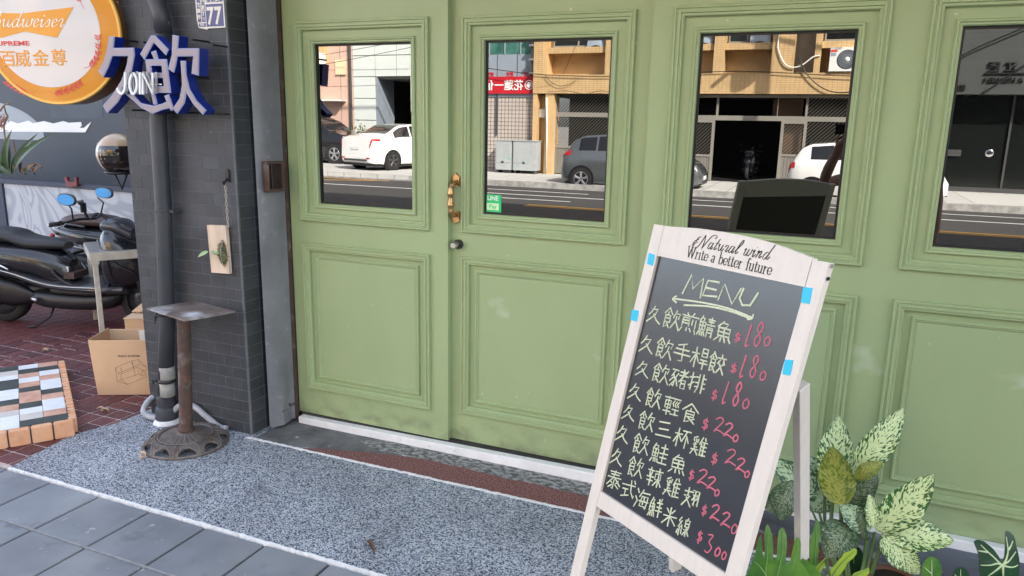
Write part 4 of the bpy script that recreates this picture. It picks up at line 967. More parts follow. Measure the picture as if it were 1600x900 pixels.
# cardboard boxes
cbx = thing('cardboard_box', 'open cardboard box printed MADE IN CHINA upside down, beside the pillar', 'box', (-3.69, -0.16, 0))
q0 = Vector((-3.819, -0.229, 0)); q1 = Vector((-3.535, -0.080, 0)); ex = (q1-q0).normalized(); ey = Vector((-ex.y, ex.x, 0)); Wb = (q1-q0).length; Db = 0.26; HB = 0.335
def CB(a, d, z): return q0+ex*a+ey*d+Vector((0, 0, z))
MC = Matrix(((ex.x, ey.x, 0, q0.x), (ex.y, ey.y, 0, q0.y), (0, 0, 1, 0), (0, 0, 0, 1)))
lean = Matrix.Shear('XY', 4, (0, 0)) if False else Matrix.Identity(4)
MC = MC @ Matrix(((1, 0, -.07, 0), (0, 1, 0, 0), (0, 0, 1, 0), (0, 0, 0, 1)))
bx('front_panel', (0, 0, 0.002), (Wb, .005, HB), CARD, cbx, .0015, MC); bx('left_panel', (0, .005, 0.002), (.005, Db, HB+.004), CARD, cbx, .001, MC)
bx('right_panel', (Wb-.005, .005, 0.002), (Wb, Db, HB), CARD, cbx, .001, MC); bx('back_panel', (.005, Db-.005, 0.002), (Wb-.005, Db, HB-.004), CARDL, cbx, .001, MC)
bx('bottom_panel', (.005, .005, .004), (Wb-.005, Db-.005, .010), CARD, cbx, 0, MC)
bx('paper_sheet', (Wb-.14, Db-.009, HB-.10), (Wb-.06, Db-.006, HB-.012), WHITE, cbx, 0, MC)
PC = lambda a, c, d: MC @ Vector((a, -d, c))
text_mesh('MADE IN CHINA', .0185, lambda a, c, d: PC(Wb*.66-a, HB*.735-c, d), .0006, .0001, 'CENTER', .0003, 0.9).build('lettering', INK, cbx)
def bq(x, y): return (Wb*(x-62)/(490-62), HB*(790-y)/(790-365))      # read off the enlarged crop of the box
ls = [[(230,575),(355,525),(412,512),(418,550),(240,620),(230,575)], [(355,525),(370,575)], [(230,575),(225,680),(300,705),(430,655),(400,625)], [(240,620),(262,625),(258,668),(225,680)], [(262,625),(395,572),(400,625),(258,668)], [(258,668),(300,705)], [(412,512),(460,570),(458,595),(418,600)], [(418,550),(460,570)], [(395,572),(440,602),(452,650),(430,655)], [(400,625),(440,640)], [(270,572),(272,610)], [(365,530),(368,640)], [(418,600),(420,625),(440,602)]]
b = MB()
for l_ in ls: b.ribbon([bq(*p) for p in l_], PC, .0016, .0006, .0001)
b.build('line_drawing', INK, cbx)
cb2 = thing('cardboard_box', 'smaller closed cardboard box behind the open one, half hidden by the pillar', 'box', (-3.75, 0.25, 0))
M2 = Matrix.Translation(gz(196, 560, 0)) @ Matrix.Rotation(R(25), 4, 'Z')
q_ = gz(194, 499, .345); M2 = Matrix.Translation(Vector((q_.x, q_.y, 0))) @ Matrix.Rotation(math.atan2(ex.y, ex.x), 4, 'Z')
bx('carton', (0, 0, 0.001), (.42, .30, .345), CARD, cb2, .002, M2)
bx('lid_flap', (-.006, -.004, .346), (.42, .14, .352), CARDL, cb2, .001, M2); bx('lid_flap', (.0, .15, .350), (.42, .31, .356), CARD, cb2, .001, M2 @ Matrix.Rotation(R(5), 4, 'X'))
b = MB()
for k in range(3): b.box((.12+k*.02, -.0016, .27), (.135+k*.02, -.0004, .30), M2)
b.box((.10, -.0016, .262), (.19, -.0004, .266), M2); b.build('box_mark', BLACKINK, cb2)

# steel table
TZ = 0.62
tA = gz(140, 396, TZ); tB = gz(213, 391, TZ); te = (tB-tA); te.z = 0; te.normalize(); tn = Vector((-te.y, te.x, 0))
tb = thing('steel_table', 'cream and steel work table standing in front of the black scooter', 'table', tuple(tA+te*.5+tn*.3-Vector((0, 0, TZ))))
MT = Matrix(((te.x, tn.x, 0, tA.x), (te.y, tn.y, 0, tA.y), (0, 0, 1, 0), (0, 0, 0, 1)))
bx('table_top', (-.0, 0.006, TZ-.004), (1.15, .55, TZ+.004), STEEL, tb, .002, MT)
bx('apron', (-.0, -.004, TZ-.060), (1.15, .004, TZ-.002), STEELP, tb, .002, MT); bx('apron', (-.004, .006, TZ-.060), (.003, .55, TZ-.006), STEELP, tb, .002, MT)
for (a, d) in ((.03, .02), (1.12, .02), (.03, .52), (1.12, .52)): bx('leg', (a-.018, d-.018, 0.0), (a+.018, d+.018, TZ-.010), STEELP, tb, .003, MT)
bx('stretcher', (.05, .515, .18), (1.10, .525, .21), STEELP, tb, .002, MT); bx('corner_bracket', (-.006, -.006, TZ-.085), (.055, -.0042, TZ-.058), STEELP, tb, .002, MT)

# dark yard wall with its white lettering stroke and the painted-on reflection of a round sign
yw = thing('yard_wall', 'dark blue grey wall with a broad white painted stroke behind the scooters', 'wall', (-8, 3.0, 0)); YWY = 2.95
bx('wall_slab', (-14, YWY, -0.05), (-2.6, YWY+.15, 4.5), WALLN, yw)
PW = lambda a, c, d: Vector((a, YWY-d, c))
def wq(x, y): q = gy(x/3.4614, y/3.4614, YWY); return (q.x, q.z)
st_ = [(-300, 668), (0, 672), (28, 660), (60, 655), (100, 668), (155, 652), (180, 666), (240, 655), (290, 668), (345, 655), (372, 664), (440, 660), (445, 680), (432, 690), (455, 692), (497, 658), (464, 716), (0, 712), (-300, 712)]
fix_normals(MB().prism([wq(*p) for p in st_], PW, .006, .0005).build('white_stroke', WHITE, yw))
dc = [(-150+ 392*math.cos(R(a)), 760+220*math.sin(R(a))) for a in range(-100, 5, 5)]
fix_normals(MB().prism([wq(*p) for p in ([(-300, 545)]+[(x, y) for x, y in dc]+[(-300, 740)])], PW, .003, .0004).build('reflection_disc', mat('pale_blue_reflection', (0.30, 0.34, 0.37), 0.5), yw))  # sign's reflection, laid on the wall as a flat pale shape
fix_normals(MB().prism([wq(*p) for p in [(270, 560), (560, 500), (555, 640), (280, 640)]], PW, .002, .0003).build('faded_patch', mat('faded_wall_patch', (0.075, 0.095, 0.12), 0.6, var=0.3, vscale=3), yw))
bx('side_return', (-2.75, 0.3, -0.05), (-2.623, 2.94, 2.75), WALLN, yw)
# swirl mural panel planter front
mu = thing('planter_panel', 'long planter with a grey swirled front panel in a navy frame', 'planter', (-8, 2.2, 0)); YM = 2.2
c0 = gy(0, 283, YM); c1 = gy(205, 277, YM); c2 = gy(16, 367, YM)
MX0, MX1, MZ0, MZ1 = c2.x-.05, -5.2, c2.z-.02, c0.z+.03
bx('swirl_board', (MX0+.05, YM, MZ0+.04), (MX1, YM+.02, MZ1-.05), MURAL, mu)
for lo, hi in (((MX0, YM-.02, MZ0), (MX1, YM+.03, MZ0+.045)), ((MX0, YM-.02, MZ1-.05), (MX1, YM+.03, MZ1)), ((MX0, YM-.021, MZ0+.045), (MX0+.05, YM+.03, MZ1-.05))): bx('frame_bar', lo, hi, NAVYF, mu, .004)
bx('planter_box', (MX0-3, YM+.035, 0), (MX1, YM+.45, MZ1-.10), NAVYF, mu); bx('frame_bar', (MX0-3, YM-.02, MZ1-.05), (MX0-.001, YM+.03, MZ1), NAVYF, mu, .004)
bx('lower_board', (MX0-3, YM+.001, 0.0), (MX1, YM+.03, MZ0-.001), NAVYF, mu)
bx('planter_soil', (MX0-3, YM+.04, MZ1-.10), (MX1, YM+.44, MZ1-.06), SOIL, mu)
# strap leaved plant and dry stems above the planter
spn = thing('strap_leaf_plant', 'strap leaved green plant with dried stems rising from the planter', 'plant', (-8.0, 2.35, MZ1-.06))
YP = 2.38
def lp(x, y): return gy(x/6.425, 160+y/6.425, YP)      # read off the enlarged crop
for (b0, t0, w, m_, dr, sd_) in (((110, 720), (555, 300), .085, LEAFD, .10, 1), ((80, 720), (385, 305), .085, LEAFD, .06, 2), ((85, 700), (120, 270), .09, LEAFD, .10, 3), ((60, 700), (95, 420), .06, LEAFD, -.05, 4), ((40, 720), (-40, 370), .12, LEAFD, .10, 5), ((30, 720), (0, 560), .06, LEAFD, .1, 6),
        ((150, 700), (200, 560), .05, LEAFDRY, .2, 7), ((180, 720), (230, 590), .04, LEAFDRY, .1, 8), ((300, 700), (360, 610), .05, LEAFDRY, .3, 9), ((250, 720), (330, 640), .06, LEAFD, .2, 10), ((320, 720), (400, 640), .05, LEAFDRY, .2, 11), ((120, 720), (-20, 620), .06, LEAFD, .1, 12)):
    a = lp(*b0); c = lp(*t0); a.y += (sd_ % 3)*.02; blade(a, c, w, (0.2, -1, .25), m_, spn, 'leaf', dr, .35, n=12)
ds = MB()
for pts in ([(250, 720), (170, 560), (130, 380)], [(240, 720), (200, 640), (150, 540)], [(60, 720), (55, 400), (40, 250), (70, 150)], [(70, 150), (20, 200), (0, 240)], [(0, 90), (40, 30), (95, 12)], [(40, 40), (60, 110), (80, 150)], [(330, 640), (370, 612), (420, 655)]):
    ds.tube(sm([lp(*p) for p in pts], 5), .0085, 5)
ds.build('dry_stem', LEAFDRY, spn, True)
fl2 = MB(); r_ = random.Random(2)
for k in range(90):
    p = lp(r_.gauss(20, 26), r_.gauss(190, 40)); d = Vector((r_.uniform(-1, 1), r_.uniform(-1, 1), r_.uniform(-1, 1))).normalized()*.035; e = Vector((r_.uniform(-1, 1), 0, r_.uniform(-1, 1))).normalized()*.009
    fl2.add([p-e, p+e, p+d], [(0, 1, 2)])
tag(fl2.build('dried_flower', mat('dried_bloom', (0.50, 0.24, 0.16), 0.8, var=0.4, vscale=40), spn), kind='stuff')
rb_ = thing('red_clip', 'dark red clip hooked over the top rail of the swirl panel', 'clip', (-6.8, 2.15, .93))
def rc(x, y): q = gy(x/3.75, 180+y/3.75, YM-.03); return (q.x, q.z)
fix_normals(MB().prism([rc(*p) for p in [(390,362),(405,360),(412,385),(440,392),(455,385),(450,362),(462,362),(466,415),(408,420)]], lambda a, c, d: Vector((a, YM-.03-d, c)), .03, 0).build('clip_body', mat('dark_red_plastic', (0.16, 0.03, 0.035), 0.5), rb_))

# ------------------------------------------------------------------ scooters
def wheel(b_t, b_r, c, r, w, parent, ax=Vector((0, 1, 0))): pass
def scooter(M, label, seatm, bodym, full=True):
    """local frame: x forward, y to its left, z up; rear axle at x=0"""
    s = thing('scooter', label, 'scooter', tuple(M.translation), 0, None)
    def put(b, name, m, parent=s, smooth=True, edge=None):
        b.v = [tuple(M @ Vector(v)) for v in b.v]; return b.build(name, m, parent, smooth, edge=edge)
    for x, nm in ((0, 'wheel'), (1.36, 'wheel')):
        r = .245; prof = [(r-.075, -.055), (r-.02, -.06), (r-.004, -.035), (r, 0), (r-.004, .035), (r-.02, .06), (r-.075, .055)]
        w_ = put(MB().lathe([(a, h) for a, h in prof], (x, 0, r), 32, 'y'), nm, RUBBER)
        rm = MB().lathe([(.05, -.03), (r-.076, -.045), (r-.076, .045), (.05, .03), (.05, -.03)], (x, 0, r), 24, 'y')
        for k in range(5):
            a = k*2*math.pi/5; c, sn = math.cos(a), math.sin(a); rm.tube([(x+.03*c, 0, r+.03*sn), (x+.16*c, 0, r+.16*sn)], .02, 6)
        put(rm, 'rim', GREYG, w_)
    def hull(name, secs, m, n=16, pw=2.6, parent=s, flat=False):
        """superellipse sections: (x, z centre, half width, half height[, y])"""
        rings = []
        for sc in secs:
            x, z, hw, hh = sc[:4]; y0 = sc[4] if len(sc) > 4 else 0; ring = []
            for k in range(n):
                a = 2*math.pi*k/n; ca, sa = math.cos(a), math.sin(a)
                ring.append((x, y0+hw*math.copysign(abs(ca)**(2/pw), ca), z+hh*math.copysign(abs(sa)**(2/pw), sa)))
            rings.append(ring)
        return put(MB().loft(rings, True, True), name, m, parent, True, 50)
    def smooth_secs(secs, k=4):
        a = sm([(q[0], q[1], q[2]) for q in secs], k); h = sm([(q[3], 0, 0) for q in secs], k); return [(p.x, p.y, p.z, g.x) for p, g in zip(a, h)]
    # seat
    hull('seat', smooth_secs([(-.30, .800, .06, .03), (-.22, .810, .13, .05), (0, .815, .165, .06), (.18, .80, .165, .055), (.26, .77, .16, .05), (.36, .745, .15, .05), (.56, .735, .12, .045), (.66, .72, .07, .03)]), seatm)
    # tail body
    hull('tail_body', smooth_secs([(-.42, .72, .03, .02), (-.34, .70, .10, .06), (-.12, .66, .19, .10), (.15, .62, .215, .13), (.42, .58, .20, .14), (.60, .50, .15, .17), (.70, .44, .10, .16)]), bodym)
    hull('side_fairing', smooth_secs([(-.18, .60, .05, .015), (.0, .555, .215, .030), (.30, .47, .232, .035), (.60, .385, .225, .04), (1.0, .36, .215, .045), (1.22, .36, .17, .05)]), GREYG, pw=3)
    hull('belly_pan', smooth_secs([(.28, .28, .10, .05), (.45, .25, .17, .085), (.8, .235, .18, .085), (1.05, .25, .15, .08), (1.15, .28, .08, .05)]), BLACKP, pw=3)
    hull('footboard', smooth_secs([(.55, .34, .16, .035), (.75, .335, .20, .03), (.98, .335, .20, .03), (1.10, .38, .18, .05)]), BLACKP, pw=4)
    # front shield
    hull('front_shield', smooth_secs([(.99, .62, .06, .18), (1.04, .62, .17, .27), (1.12, .64, .215, .30), (1.22, .62, .20, .27), (1.36, .58, .12, .17), (1.44, .55, .04, .07)]), bodym)
    hull('dash', smooth_secs([(1.00, .90, .05, .03), (1.06, .92, .13, .055), (1.18, .91, .15, .06), (1.30, .84, .10, .06)]), GREYG)
    hull('front_mudguard', smooth_secs([(1.12, .42, .04, .03), (1.22, .50, .075, .03), (1.38, .515, .08, .03), (1.52, .47, .05, .03)]), BLACKG)
    hull('engine', [(-.05, .27, .10, .09), (.10, .27, .13, .12), (.35, .29, .12, .10), (.45, .30, .06, .06)], BLACKP, pw=3)
    hull('rear_mudguard', smooth_secs([(-.36, .34, .05, .02), (-.30, .42, .07, .03), (-.15, .50, .075, .03), (.05, .52, .07, .03)]), BLACKP)
    hull('transmission_cover', [(-.36, .36, .03, .03, -.12), (-.30, .37, .07, .10, -.13), (-.05, .35, .075, .13, -.14), (.25, .30, .07, .10, -.13), (.38, .27, .03, .04, -.12)], BLACKP, pw=3)
    mf = MB().tube([(-.32, -.17, .30), (-.02, -.18, .27), (.10, -.16, .22)], [.055, .058, .03], 14); put(mf, 'muffler', BLACKP)
    for k in range(5):
        x = -.18+.052*k; put(MB().tube([(x-.02, -.205, .47-.02*k), (x+.05, -.225, .39-.02*k), (x-.005, -.215, .30-.015*k)], .013, 6), 'cooling_fin', GREYG)
    for sgn in (-1, 1):
        put(MB().tube(sm([(-.38, sgn*.05, .78), (-.34, sgn*.15, .80), (-.15, sgn*.19, .79), (.02, sgn*.185, .765)], 4), .011, 8), 'grab_rail', GREYG)
        put(MB().tube(sm([(-.30, sgn*.115, .735), (-.05, sgn*.205, .705), (.22, sgn*.222, .665), (.50, sgn*.190, .60), (.66, sgn*.12, .53)], 5), .0045, 5), 'panel_seam', DGREY)
        put(MB().tube(sm([(-.16, sgn*.222, .585), (.25, sgn*.242, .505), (.60, sgn*.236, .405), (1.05, sgn*.220, .385)], 5), .006, 6), 'trim_strip', STEEL)
        put(MB().tube(sm([(.60, sgn*.175, .52), (.68, sgn*.18, .44), (.80, sgn*.19, .39)], 4), .012, 6), 'frame_tube', BLACKP)
        put(MB().tube(sm([(1.02, sgn*.13, .80), (1.10, sgn*.205, .72), (1.22, sgn*.212, .60), (1.34, sgn*.15, .52)], 4), .008, 6), 'shield_edge', GREYG)
        put(MB().tube([(-.40, sgn*.07, .66), (-.36, sgn*.12, .66)], .022, 8), 'rear_indicator', RLIGHT)
    for k in range(4): put(MB().tube(sm([(.98, -.16+.10*k, .97), (1.04, -.12+.08*k, 1.03-.02*k), (1.10, -.06+.04*k, .93), (1.08, 0, .80)], 5), .0045, 5), 'control_cable', BLACKP)
    put(MB().box((.62, -.10, .50), (.70, .04, .545)), 'storage_item', ACW, smooth=False); put(MB().box((.60, -.12, .44), (.76, .08, .495)), 'storage_item', BROWNV, smooth=False)
    put(MB().tube([(.40, -.19, .27), (.45, -.205, .255)], .018, 8), 'stand_foot_pad', ALLOY)
    put(MB().tube([(.24, -.225, .53), (.06, -.21, .60)], [.010, .014], 8), 'footpeg', CHROME)
    put(MB().tube([(.52, -.05, .22), (.48, -.10, .08), (.40, -.20, .012), (.34, -.21, .010)], .010, 6), 'side_stand', BLACKP)
    put(MB().tube([(1.40, .09, .25), (1.24, .085, .62)], .02, 8).tube([(1.40, -.09, .25), (1.24, -.085, .62)], .02, 8), 'fork', BLACKP)
    M0 = M; M = M @ Matrix.Translation((.90, .0, 0)) @ Matrix.Rotation(R(6), 4, 'Z') @ Matrix.Translation((-1.02, 0, 0))
    put(MB().tube(sm([(.86, -.34, .955), (.93, -.30, .965), (1.01, -.20, .985), (1.05, 0, .97), (1.01, .20, .985), (.93, .30, .965), (.86, .34, .955)], 4), .012, 8), 'handlebar', BLACKP)
    for sgn in (-1, 1):
        put(MB().tube([(.845, sgn*.352, .952), (.93, sgn*.295, .966)], .0185, 12), 'grip', RUBBER)
        put(MB().tube([(.838, sgn*.357, .950), (.848, sgn*.351, .952)], .013, 10), 'bar_end', CHROME)
        put(MB().tube(sm([(.96, sgn*.27, .975), (.94, sgn*.31, .945), (.90, sgn*.345, .935)], 4), .005, 6), 'brake_lever', CHROME)
        put(MB().tube([(.985, sgn*.235, .985), (1.0, sgn*.27, 1.08), (.96, sgn*.25, 1.13)], .007, 8), 'mirror_stalk', BLACKP)
        Mk_ = M; M = M @ Matrix.Translation((.985, sgn*.315, 0)) @ Matrix.Rotation(R(62), 4, 'Z') @ Matrix.Translation((-.985, -sgn*.315, 0))
        mr_ = hull('mirror', [(.985+k*.009, 1.165, .122*math.sqrt(max(.05, 1-(k/3-.4)**2)), .052*math.sqrt(max(.05, 1-(k/3-.4)**2)), sgn*.315) for k in range(4)], BLACKP, n=18)
        g_ = MB(); ring = [(.983, sgn*.315+.112*math.cos(2*math.pi*k/24), 1.165+.045*math.sin(2*math.pi*k/24)) for k in range(24)]; g_.add(ring, [tuple(range(24))]); put(g_, 'mirror_glass', BLUEMIR, mr_, False); M = Mk_
    put(MB().tube([(1.02, -.06, .97), (1.0, -.07, 1.04)], .012, 8).box((.985, -.105, 1.03), (1.0, -.03, 1.11)), 'phone_holder', BLACKP, smooth=False)
    put(MB().box((.98, -.09, 1.045), (.986, -.045, 1.095)), 'holder_pad', CARDL, smooth=False)
    for k in range(4): put(MB().tube([(.985, -.11+.025*k, 1.10), (.97, -.115+.028*k, 1.135)], .006, 6), 'holder_claw', BLACKP)
    M = M0
    return s
BLUEMIR = mat('blue_mirror_glass', (0.10, 0.42, 0.85), 0.12, 0.3, coat=0.6)
def place(x, y, heading, sc=0.86): return Matrix.Translation((x, y, 0)) @ Matrix.Rotation(R(heading), 4, 'Z') @ Matrix.Scale(sc, 4)
SC1 = place(-5.88, .62, 19)
scooter(SC1, 'black maxi scooter parked in front, grey side fairing and blue mirrors', VINYL, BLACKG)
SC2 = place(-5.95, 1.50, 22)
scooter(SC2, 'scooter with a brown seat parked behind the black one', BROWNV, BLACKG)
# helmet hung on the handlebar
HC = gy(186, 245, .98)
hl = thing('helmet', 'beige helmet with a dark visor resting on the scooter handlebar', 'helmet', tuple(HC))
b = MB(); rings = []
for i in range(13):
    t = math.pi*i/16; rings.append([(HC.x+.150*math.sin(t)*math.cos(2*math.pi*k/28)*1.0, HC.y+.150*math.sin(t)*math.sin(2*math.pi*k/28)*1.05, HC.z+.02+.150*math.cos(t)*1.02) for k in range(28)])
b.loft(rings, True); b.build('shell', mat('beige_helmet_paint', (0.42, 0.30, 0.18), 0.25, coat=0.8), hl, True)
vz = MB(); rings = []
fa = math.atan2(-1, 1.35)
for i in range(10):
    t = R(66)+R(72)*i/9; rings.append([(HC.x+.157*math.sin(t)*math.cos(fa+R(-62)+R(124)*k/20), HC.y+.157*math.sin(t)*math.sin(fa+R(-62)+R(124)*k/20), HC.z+.02+.157*math.cos(t)) for k in range(21)])
vz.loft(rings, False); vz.build('visor', mat('smoked_visor', (0.02, 0.017, 0.015), 0.08, coat=0.6), hl, True)
MB().tube([tuple(HC+Vector((.10*math.cos(a), .10*math.sin(a), -.115))) for a in [2*math.pi*k/24 for k in range(25)]], .012, 8).build('rim_trim', BLACKP, hl, True)
MB().tube([tuple(HC+Vector((.08, 0, -.10))), tuple(HC+Vector((0, 0, -.24))), tuple(HC+Vector((-.08, 0, -.10)))], .008, 6).build('chin_strap', BLACKP, hl, True)

# ------------------------------------------------------------------ dead leaf and bits on the ground
dl = thing('dry_leaf', 'curled brown dry leaf lying on the grey pebble apron', 'leaf', (-1.44, -.93, 0))
a = gz(572, 846, 0.006); c = gz(586, 868, 0.006); blade(a, c, .022, (0, 0, 1), mat('brown_dry_leaf', (0.14, 0.075, 0.05), 0.7, var=0.4, vscale=30), dl, 'leaf', .18, .9)
for (u, v, lab) in ((222, 716, 'small pale crumpled leaf beside the cast iron base'), (163, 641, 'small pale scrap on the red tiles below the cardboard box'), (70, 548, 'tan dry scrap on the red tiles behind the mosaic platform')):
    t = thing('litter_scrap', lab, 'litter', tuple(gz(u, v, 0))); r_ = random.Random(u)
    p = gz(u, v, 0.006)
    for k in range(3):
        q = p+Vector((r_.uniform(-.02, .02), r_.uniform(-.02, .02), .004*k)); d = Vector((r_.uniform(-1, 1), r_.uniform(-1, 1), .2)).normalized()*.022; blade(q-d, q+d, .018, (0, 0, 1), CARDL, t, 'flake', .2, .7, n=5)

# ================================================================== MENU BOARD
# a light timber A-frame, a little racked; its face is the plane through these four corners of the blackboard
TLc = Vector((-.4250, -.9980, 1.2388)); Uc = Vector((.8126, -.5826, .0127)); Vc = Vector((-.1537, -.1060, -.9824)); Wc = .4936; Hc = .728
NBd = Uc.cross(Vc).normalized()
if NBd.dot(CAM-TLc) < 0: NBd = -NBd
def BP(a, b, d=0.0): return TLc+Uc*a+Vc*b+NBd*d          # a across, b down, d out of the face
def bpx(u, v):
    """where a point of the photograph lies on the board"""
    d = ray(u, v); t = (TLc-CAM).dot(NBd)/d.dot(NBd); q = CAM+d*t-TLc
    # solve q = a U + b V
    uu, vv, uv_ = 1.0, 1.0, Uc.dot(Vc); qa, qb = q.dot(Uc), q.dot(Vc); det = uu*vv-uv_*uv_
    return ((qa*vv-qb*uv_)/det, (qb*uu-qa*uv_)/det)
mb = thing('menu_board', 'whitewashed A-frame menu board with chalk writing in front of the third door', 'menu board', (-.15, -1.2, 0))
PWd = .043; TH = .022
def pbox(name, a0, a1, b0, b1, d0, d1, m, bev=.0015):
    b = MB(); b.box((a0, b0, d0), (a1, b1, d1), None, bev); b.v = [tuple(BP(*v)) for v in b.v]; return fix_normals(b.build(name, m, mb))
AL = bpx(1046, 355)[1]; AR = bpx(1272, 403.5)[1]
LBOT = (TLc.z)/.9824-.002; RBOT = BP(Wc, 0).z/.9824-.002
pbox('left_post', -PWd, -.0005, AL-.002, LBOT, -.008, TH-.008, WHITEWOOD); pbox('right_post', Wc+.0005, Wc+PWd, AR+.004, RBOT, -.008, TH-.008, WHITEWOOD)
pbox('bottom_rail', 0, Wc, Hc, Hc+.050, -.008, TH-.009, WHITEWOOD)
arch = [bpx(1030+ (u-165)/3.332+0, 0) if False else None for u in ()]
ar = [bpx(980+x/3.332, 350+y/3.332) for x, y in [(225,16),(300,20),(400,27),(550,50),(700,82),(850,130),(940,165),(968,178)]]
ar = [(min(max(a, .001), Wc-.001), b) for a, b in ar]; ar[0] = (.001, ar[0][1]); ar[-1] = (Wc-.001, ar[-1][1])
fix_normals(MB().prism([(0.001, 0)]+sm2(ar, 3)+[(Wc-.001, 0)], BP, TH-.009, -.007).build('arched_header', WHITEWOOD, mb))
pbox('blackboard', -.004, Wc+.004, -.004, Hc+.004, -.004, .004, CHALKB, 0)
pbox('board_back', 0.001, Wc-.001, .001, Hc-.001, -.0075, -.0045, mat('board_backing', (0.10, 0.085, 0.07), 0.8), 0)
# back legs, hinged near mid height
def leg(a, pt, ft, w=.040, t=.020):
    p = Vector(pt); q = Vector(ft); ax = (p-q).normalized(); sd_ = Uc.copy(); sd_ = (sd_-ax*sd_.dot(ax)).normalized(); nn = ax.cross(sd_); L = (p-q).length
    M = Matrix(((sd_.x, nn.x, ax.x, q.x), (sd_.y, nn.y, ax.y, q.y), (sd_.z, nn.z, ax.z, q.z), (0, 0, 0, 1)))
    bx('back_leg', (-t/2, -w/2, 0), (t/2, w/2, L), WHITEWOOD, mb, .0015, M)
hr = gy(1252, 602, -1.02); fr_ = gy(1253, 874, -.74)
leg(0, hr, fr_, .044, .024)
off = Uc*-.47
leg(0, hr+off+Vector((0, 0, .0)), Vector((fr_.x, fr_.y, 0))+off+Vector((-.04, -.10, 0.0)), .044, .024)
MB().tube([hr+Vector((0, -.0, -.04)), hr+off+Vector((0, 0, -.04))], .007, 8).build('hinge_rod', STEEL, mb, True)
for (u, v) in ((1297, 415), (1291, 435)):
    a, b_ = bpx(u, v); p = BP(Wc+PWd+.0005, b_, -.001+.004); b = MB().lathe([(0, 0), (.0045, 0), (.0045, .003), (0, .003)], (0, 0, 0), 12, 'x')
    b.v = [tuple(p+Uc*v_[0]+Vc*v_[1]+NBd*v_[2]) for v_ in b.v]; b.build('screw_head', STEEL if v < 430 else BLACKP, mb)
# cyan tape tabs
for (u0, v0, u1, v1, u2, v2, u3, v3) in ((1020, 396, 1029, 399, 1026, 416, 1017, 413), (994, 484, 1004, 486, 1001, 503, 991, 500), (1262, 449, 1276, 451, 1271, 476, 1258, 473), (1233, 562, 1246, 563, 1241, 587, 1229, 585)):
    q = [bpx(*p) for p in ((u0, v0), (u1, v1), (u2, v2), (u3, v3))]
    fix_normals(MB().prism(q, BP, TH-.0065, TH-.0085).build('tape_tab', CYAN, mb))
# printed heading
A0 = Vector(bpx(1086, 385)); A1 = Vector(bpx(1216, 408.5)); HE = (A1-A0); HL = HE.length; HE.normalize(); HF = Vector((HE.y, -HE.x))
if HF.y > 0: HF = -HF
b = MB()
u = HL/78.0
def hto(x, y):  # x along the line, y down from baseline
    p = A0+HE*x-HF*y; return (p.x, p.y)
script(b, 'Natural wind', 6*u, 0, u*1.0, 0.0, hto, BP, (.0006, .0023, R(35)), TH-.0078, TH-.0088, .30, .9)
fix_normals(b.build('script_print', BLACKINK, mb))
B0 = Vector(bpx(1078, 402)); B1 = Vector(bpx(1210.5, 431)); BE = (B1-B0); BL_ = BE.length; BE.normalize(); BF = Vector((BE.y, -BE.x))
if BF.y > 0: BF = -BF
ROM = {  # book letters: stems and hairlines, with serifs
 'W': ([[(0,0),(3,10)],[(3,10),(5.5,0)],[(5,0),(8,10)],[(8,10),(10.5,0)],[(-1,0),(2,0)],[(9.2,0),(12,0)]], 12.5),
 'r': ([[(1.2,4),(1.2,10)],[(1.2,6),(2.6,4.3),(4.2,4.6)],[(0,10),(3,10)],[(0,4),(1.2,4)]], 5),
 'i': ([[(1.2,4),(1.2,10)],[(0,10),(2.6,10)],[(0,4),(1.2,4)],[(1.1,1.2),(1.5,1.3)]], 3.4),
 't': ([[(1.5,2),(1.5,9),(2.6,10),(3.8,9)],[(0,4),(3.4,4)]], 4.4),
 'e': ([[(0.6,7),(4.8,7),(4.4,4.6),(2.6,4),(0.6,5.5),(0.5,8),(2.2,10),(4.8,8.8)]], 5.8),
 'a': ([[(0.8,5),(2.4,4),(3.8,5),(3.8,9),(5,10)],[(3.8,6.6),(1,7.4),(0.6,9),(2,10),(3.8,8.8)]], 5.8),
 'b': ([[(1,0),(1,9.8)],[(1,5.2),(3,4),(5,5.4),(5,8.4),(3.2,10),(1,9.2)],[(-.2,0),(1,0)]], 6.3),
 'f': ([[(4.2,1),(3,0),(1.8,1.4),(1.8,10)],[(0,4),(3.8,4)],[(.6,10),(3.4,10)]], 4.2),
 'u': ([[(1,4),(1,8.6),(2.4,10),(4.4,8.8)],[(4.6,4),(4.6,10)],[(-.2,4),(1,4)],[(3.4,4),(4.6,4)],[(4.6,10),(5.8,10)]], 6.5),
}
txt = 'Write a better future'; tot = sum(ROM[c][1] if c != ' ' else 4.5 for c in txt); ur = BL_/tot
b = MB(); x = 0
for c in txt:
    if c == ' ': x += 4.5*ur; continue
    data, adv = ROM[c]
    for s_ in data:
        pts = []
        for px_, py_ in (sm2(s_, 4) if len(s_) > 2 else s_):
            p = B0+BE*(x+px_*ur)+BF*((10-py_)*ur*1.22); pts.append((p.x, p.y))
        b.ribbon(pts, BP, .002, TH-.0078, TH-.0088, (.0009, .0026, R(13)))
    x += adv*ur
fix_normals(b.build('book_print', BLACKINK, mb))

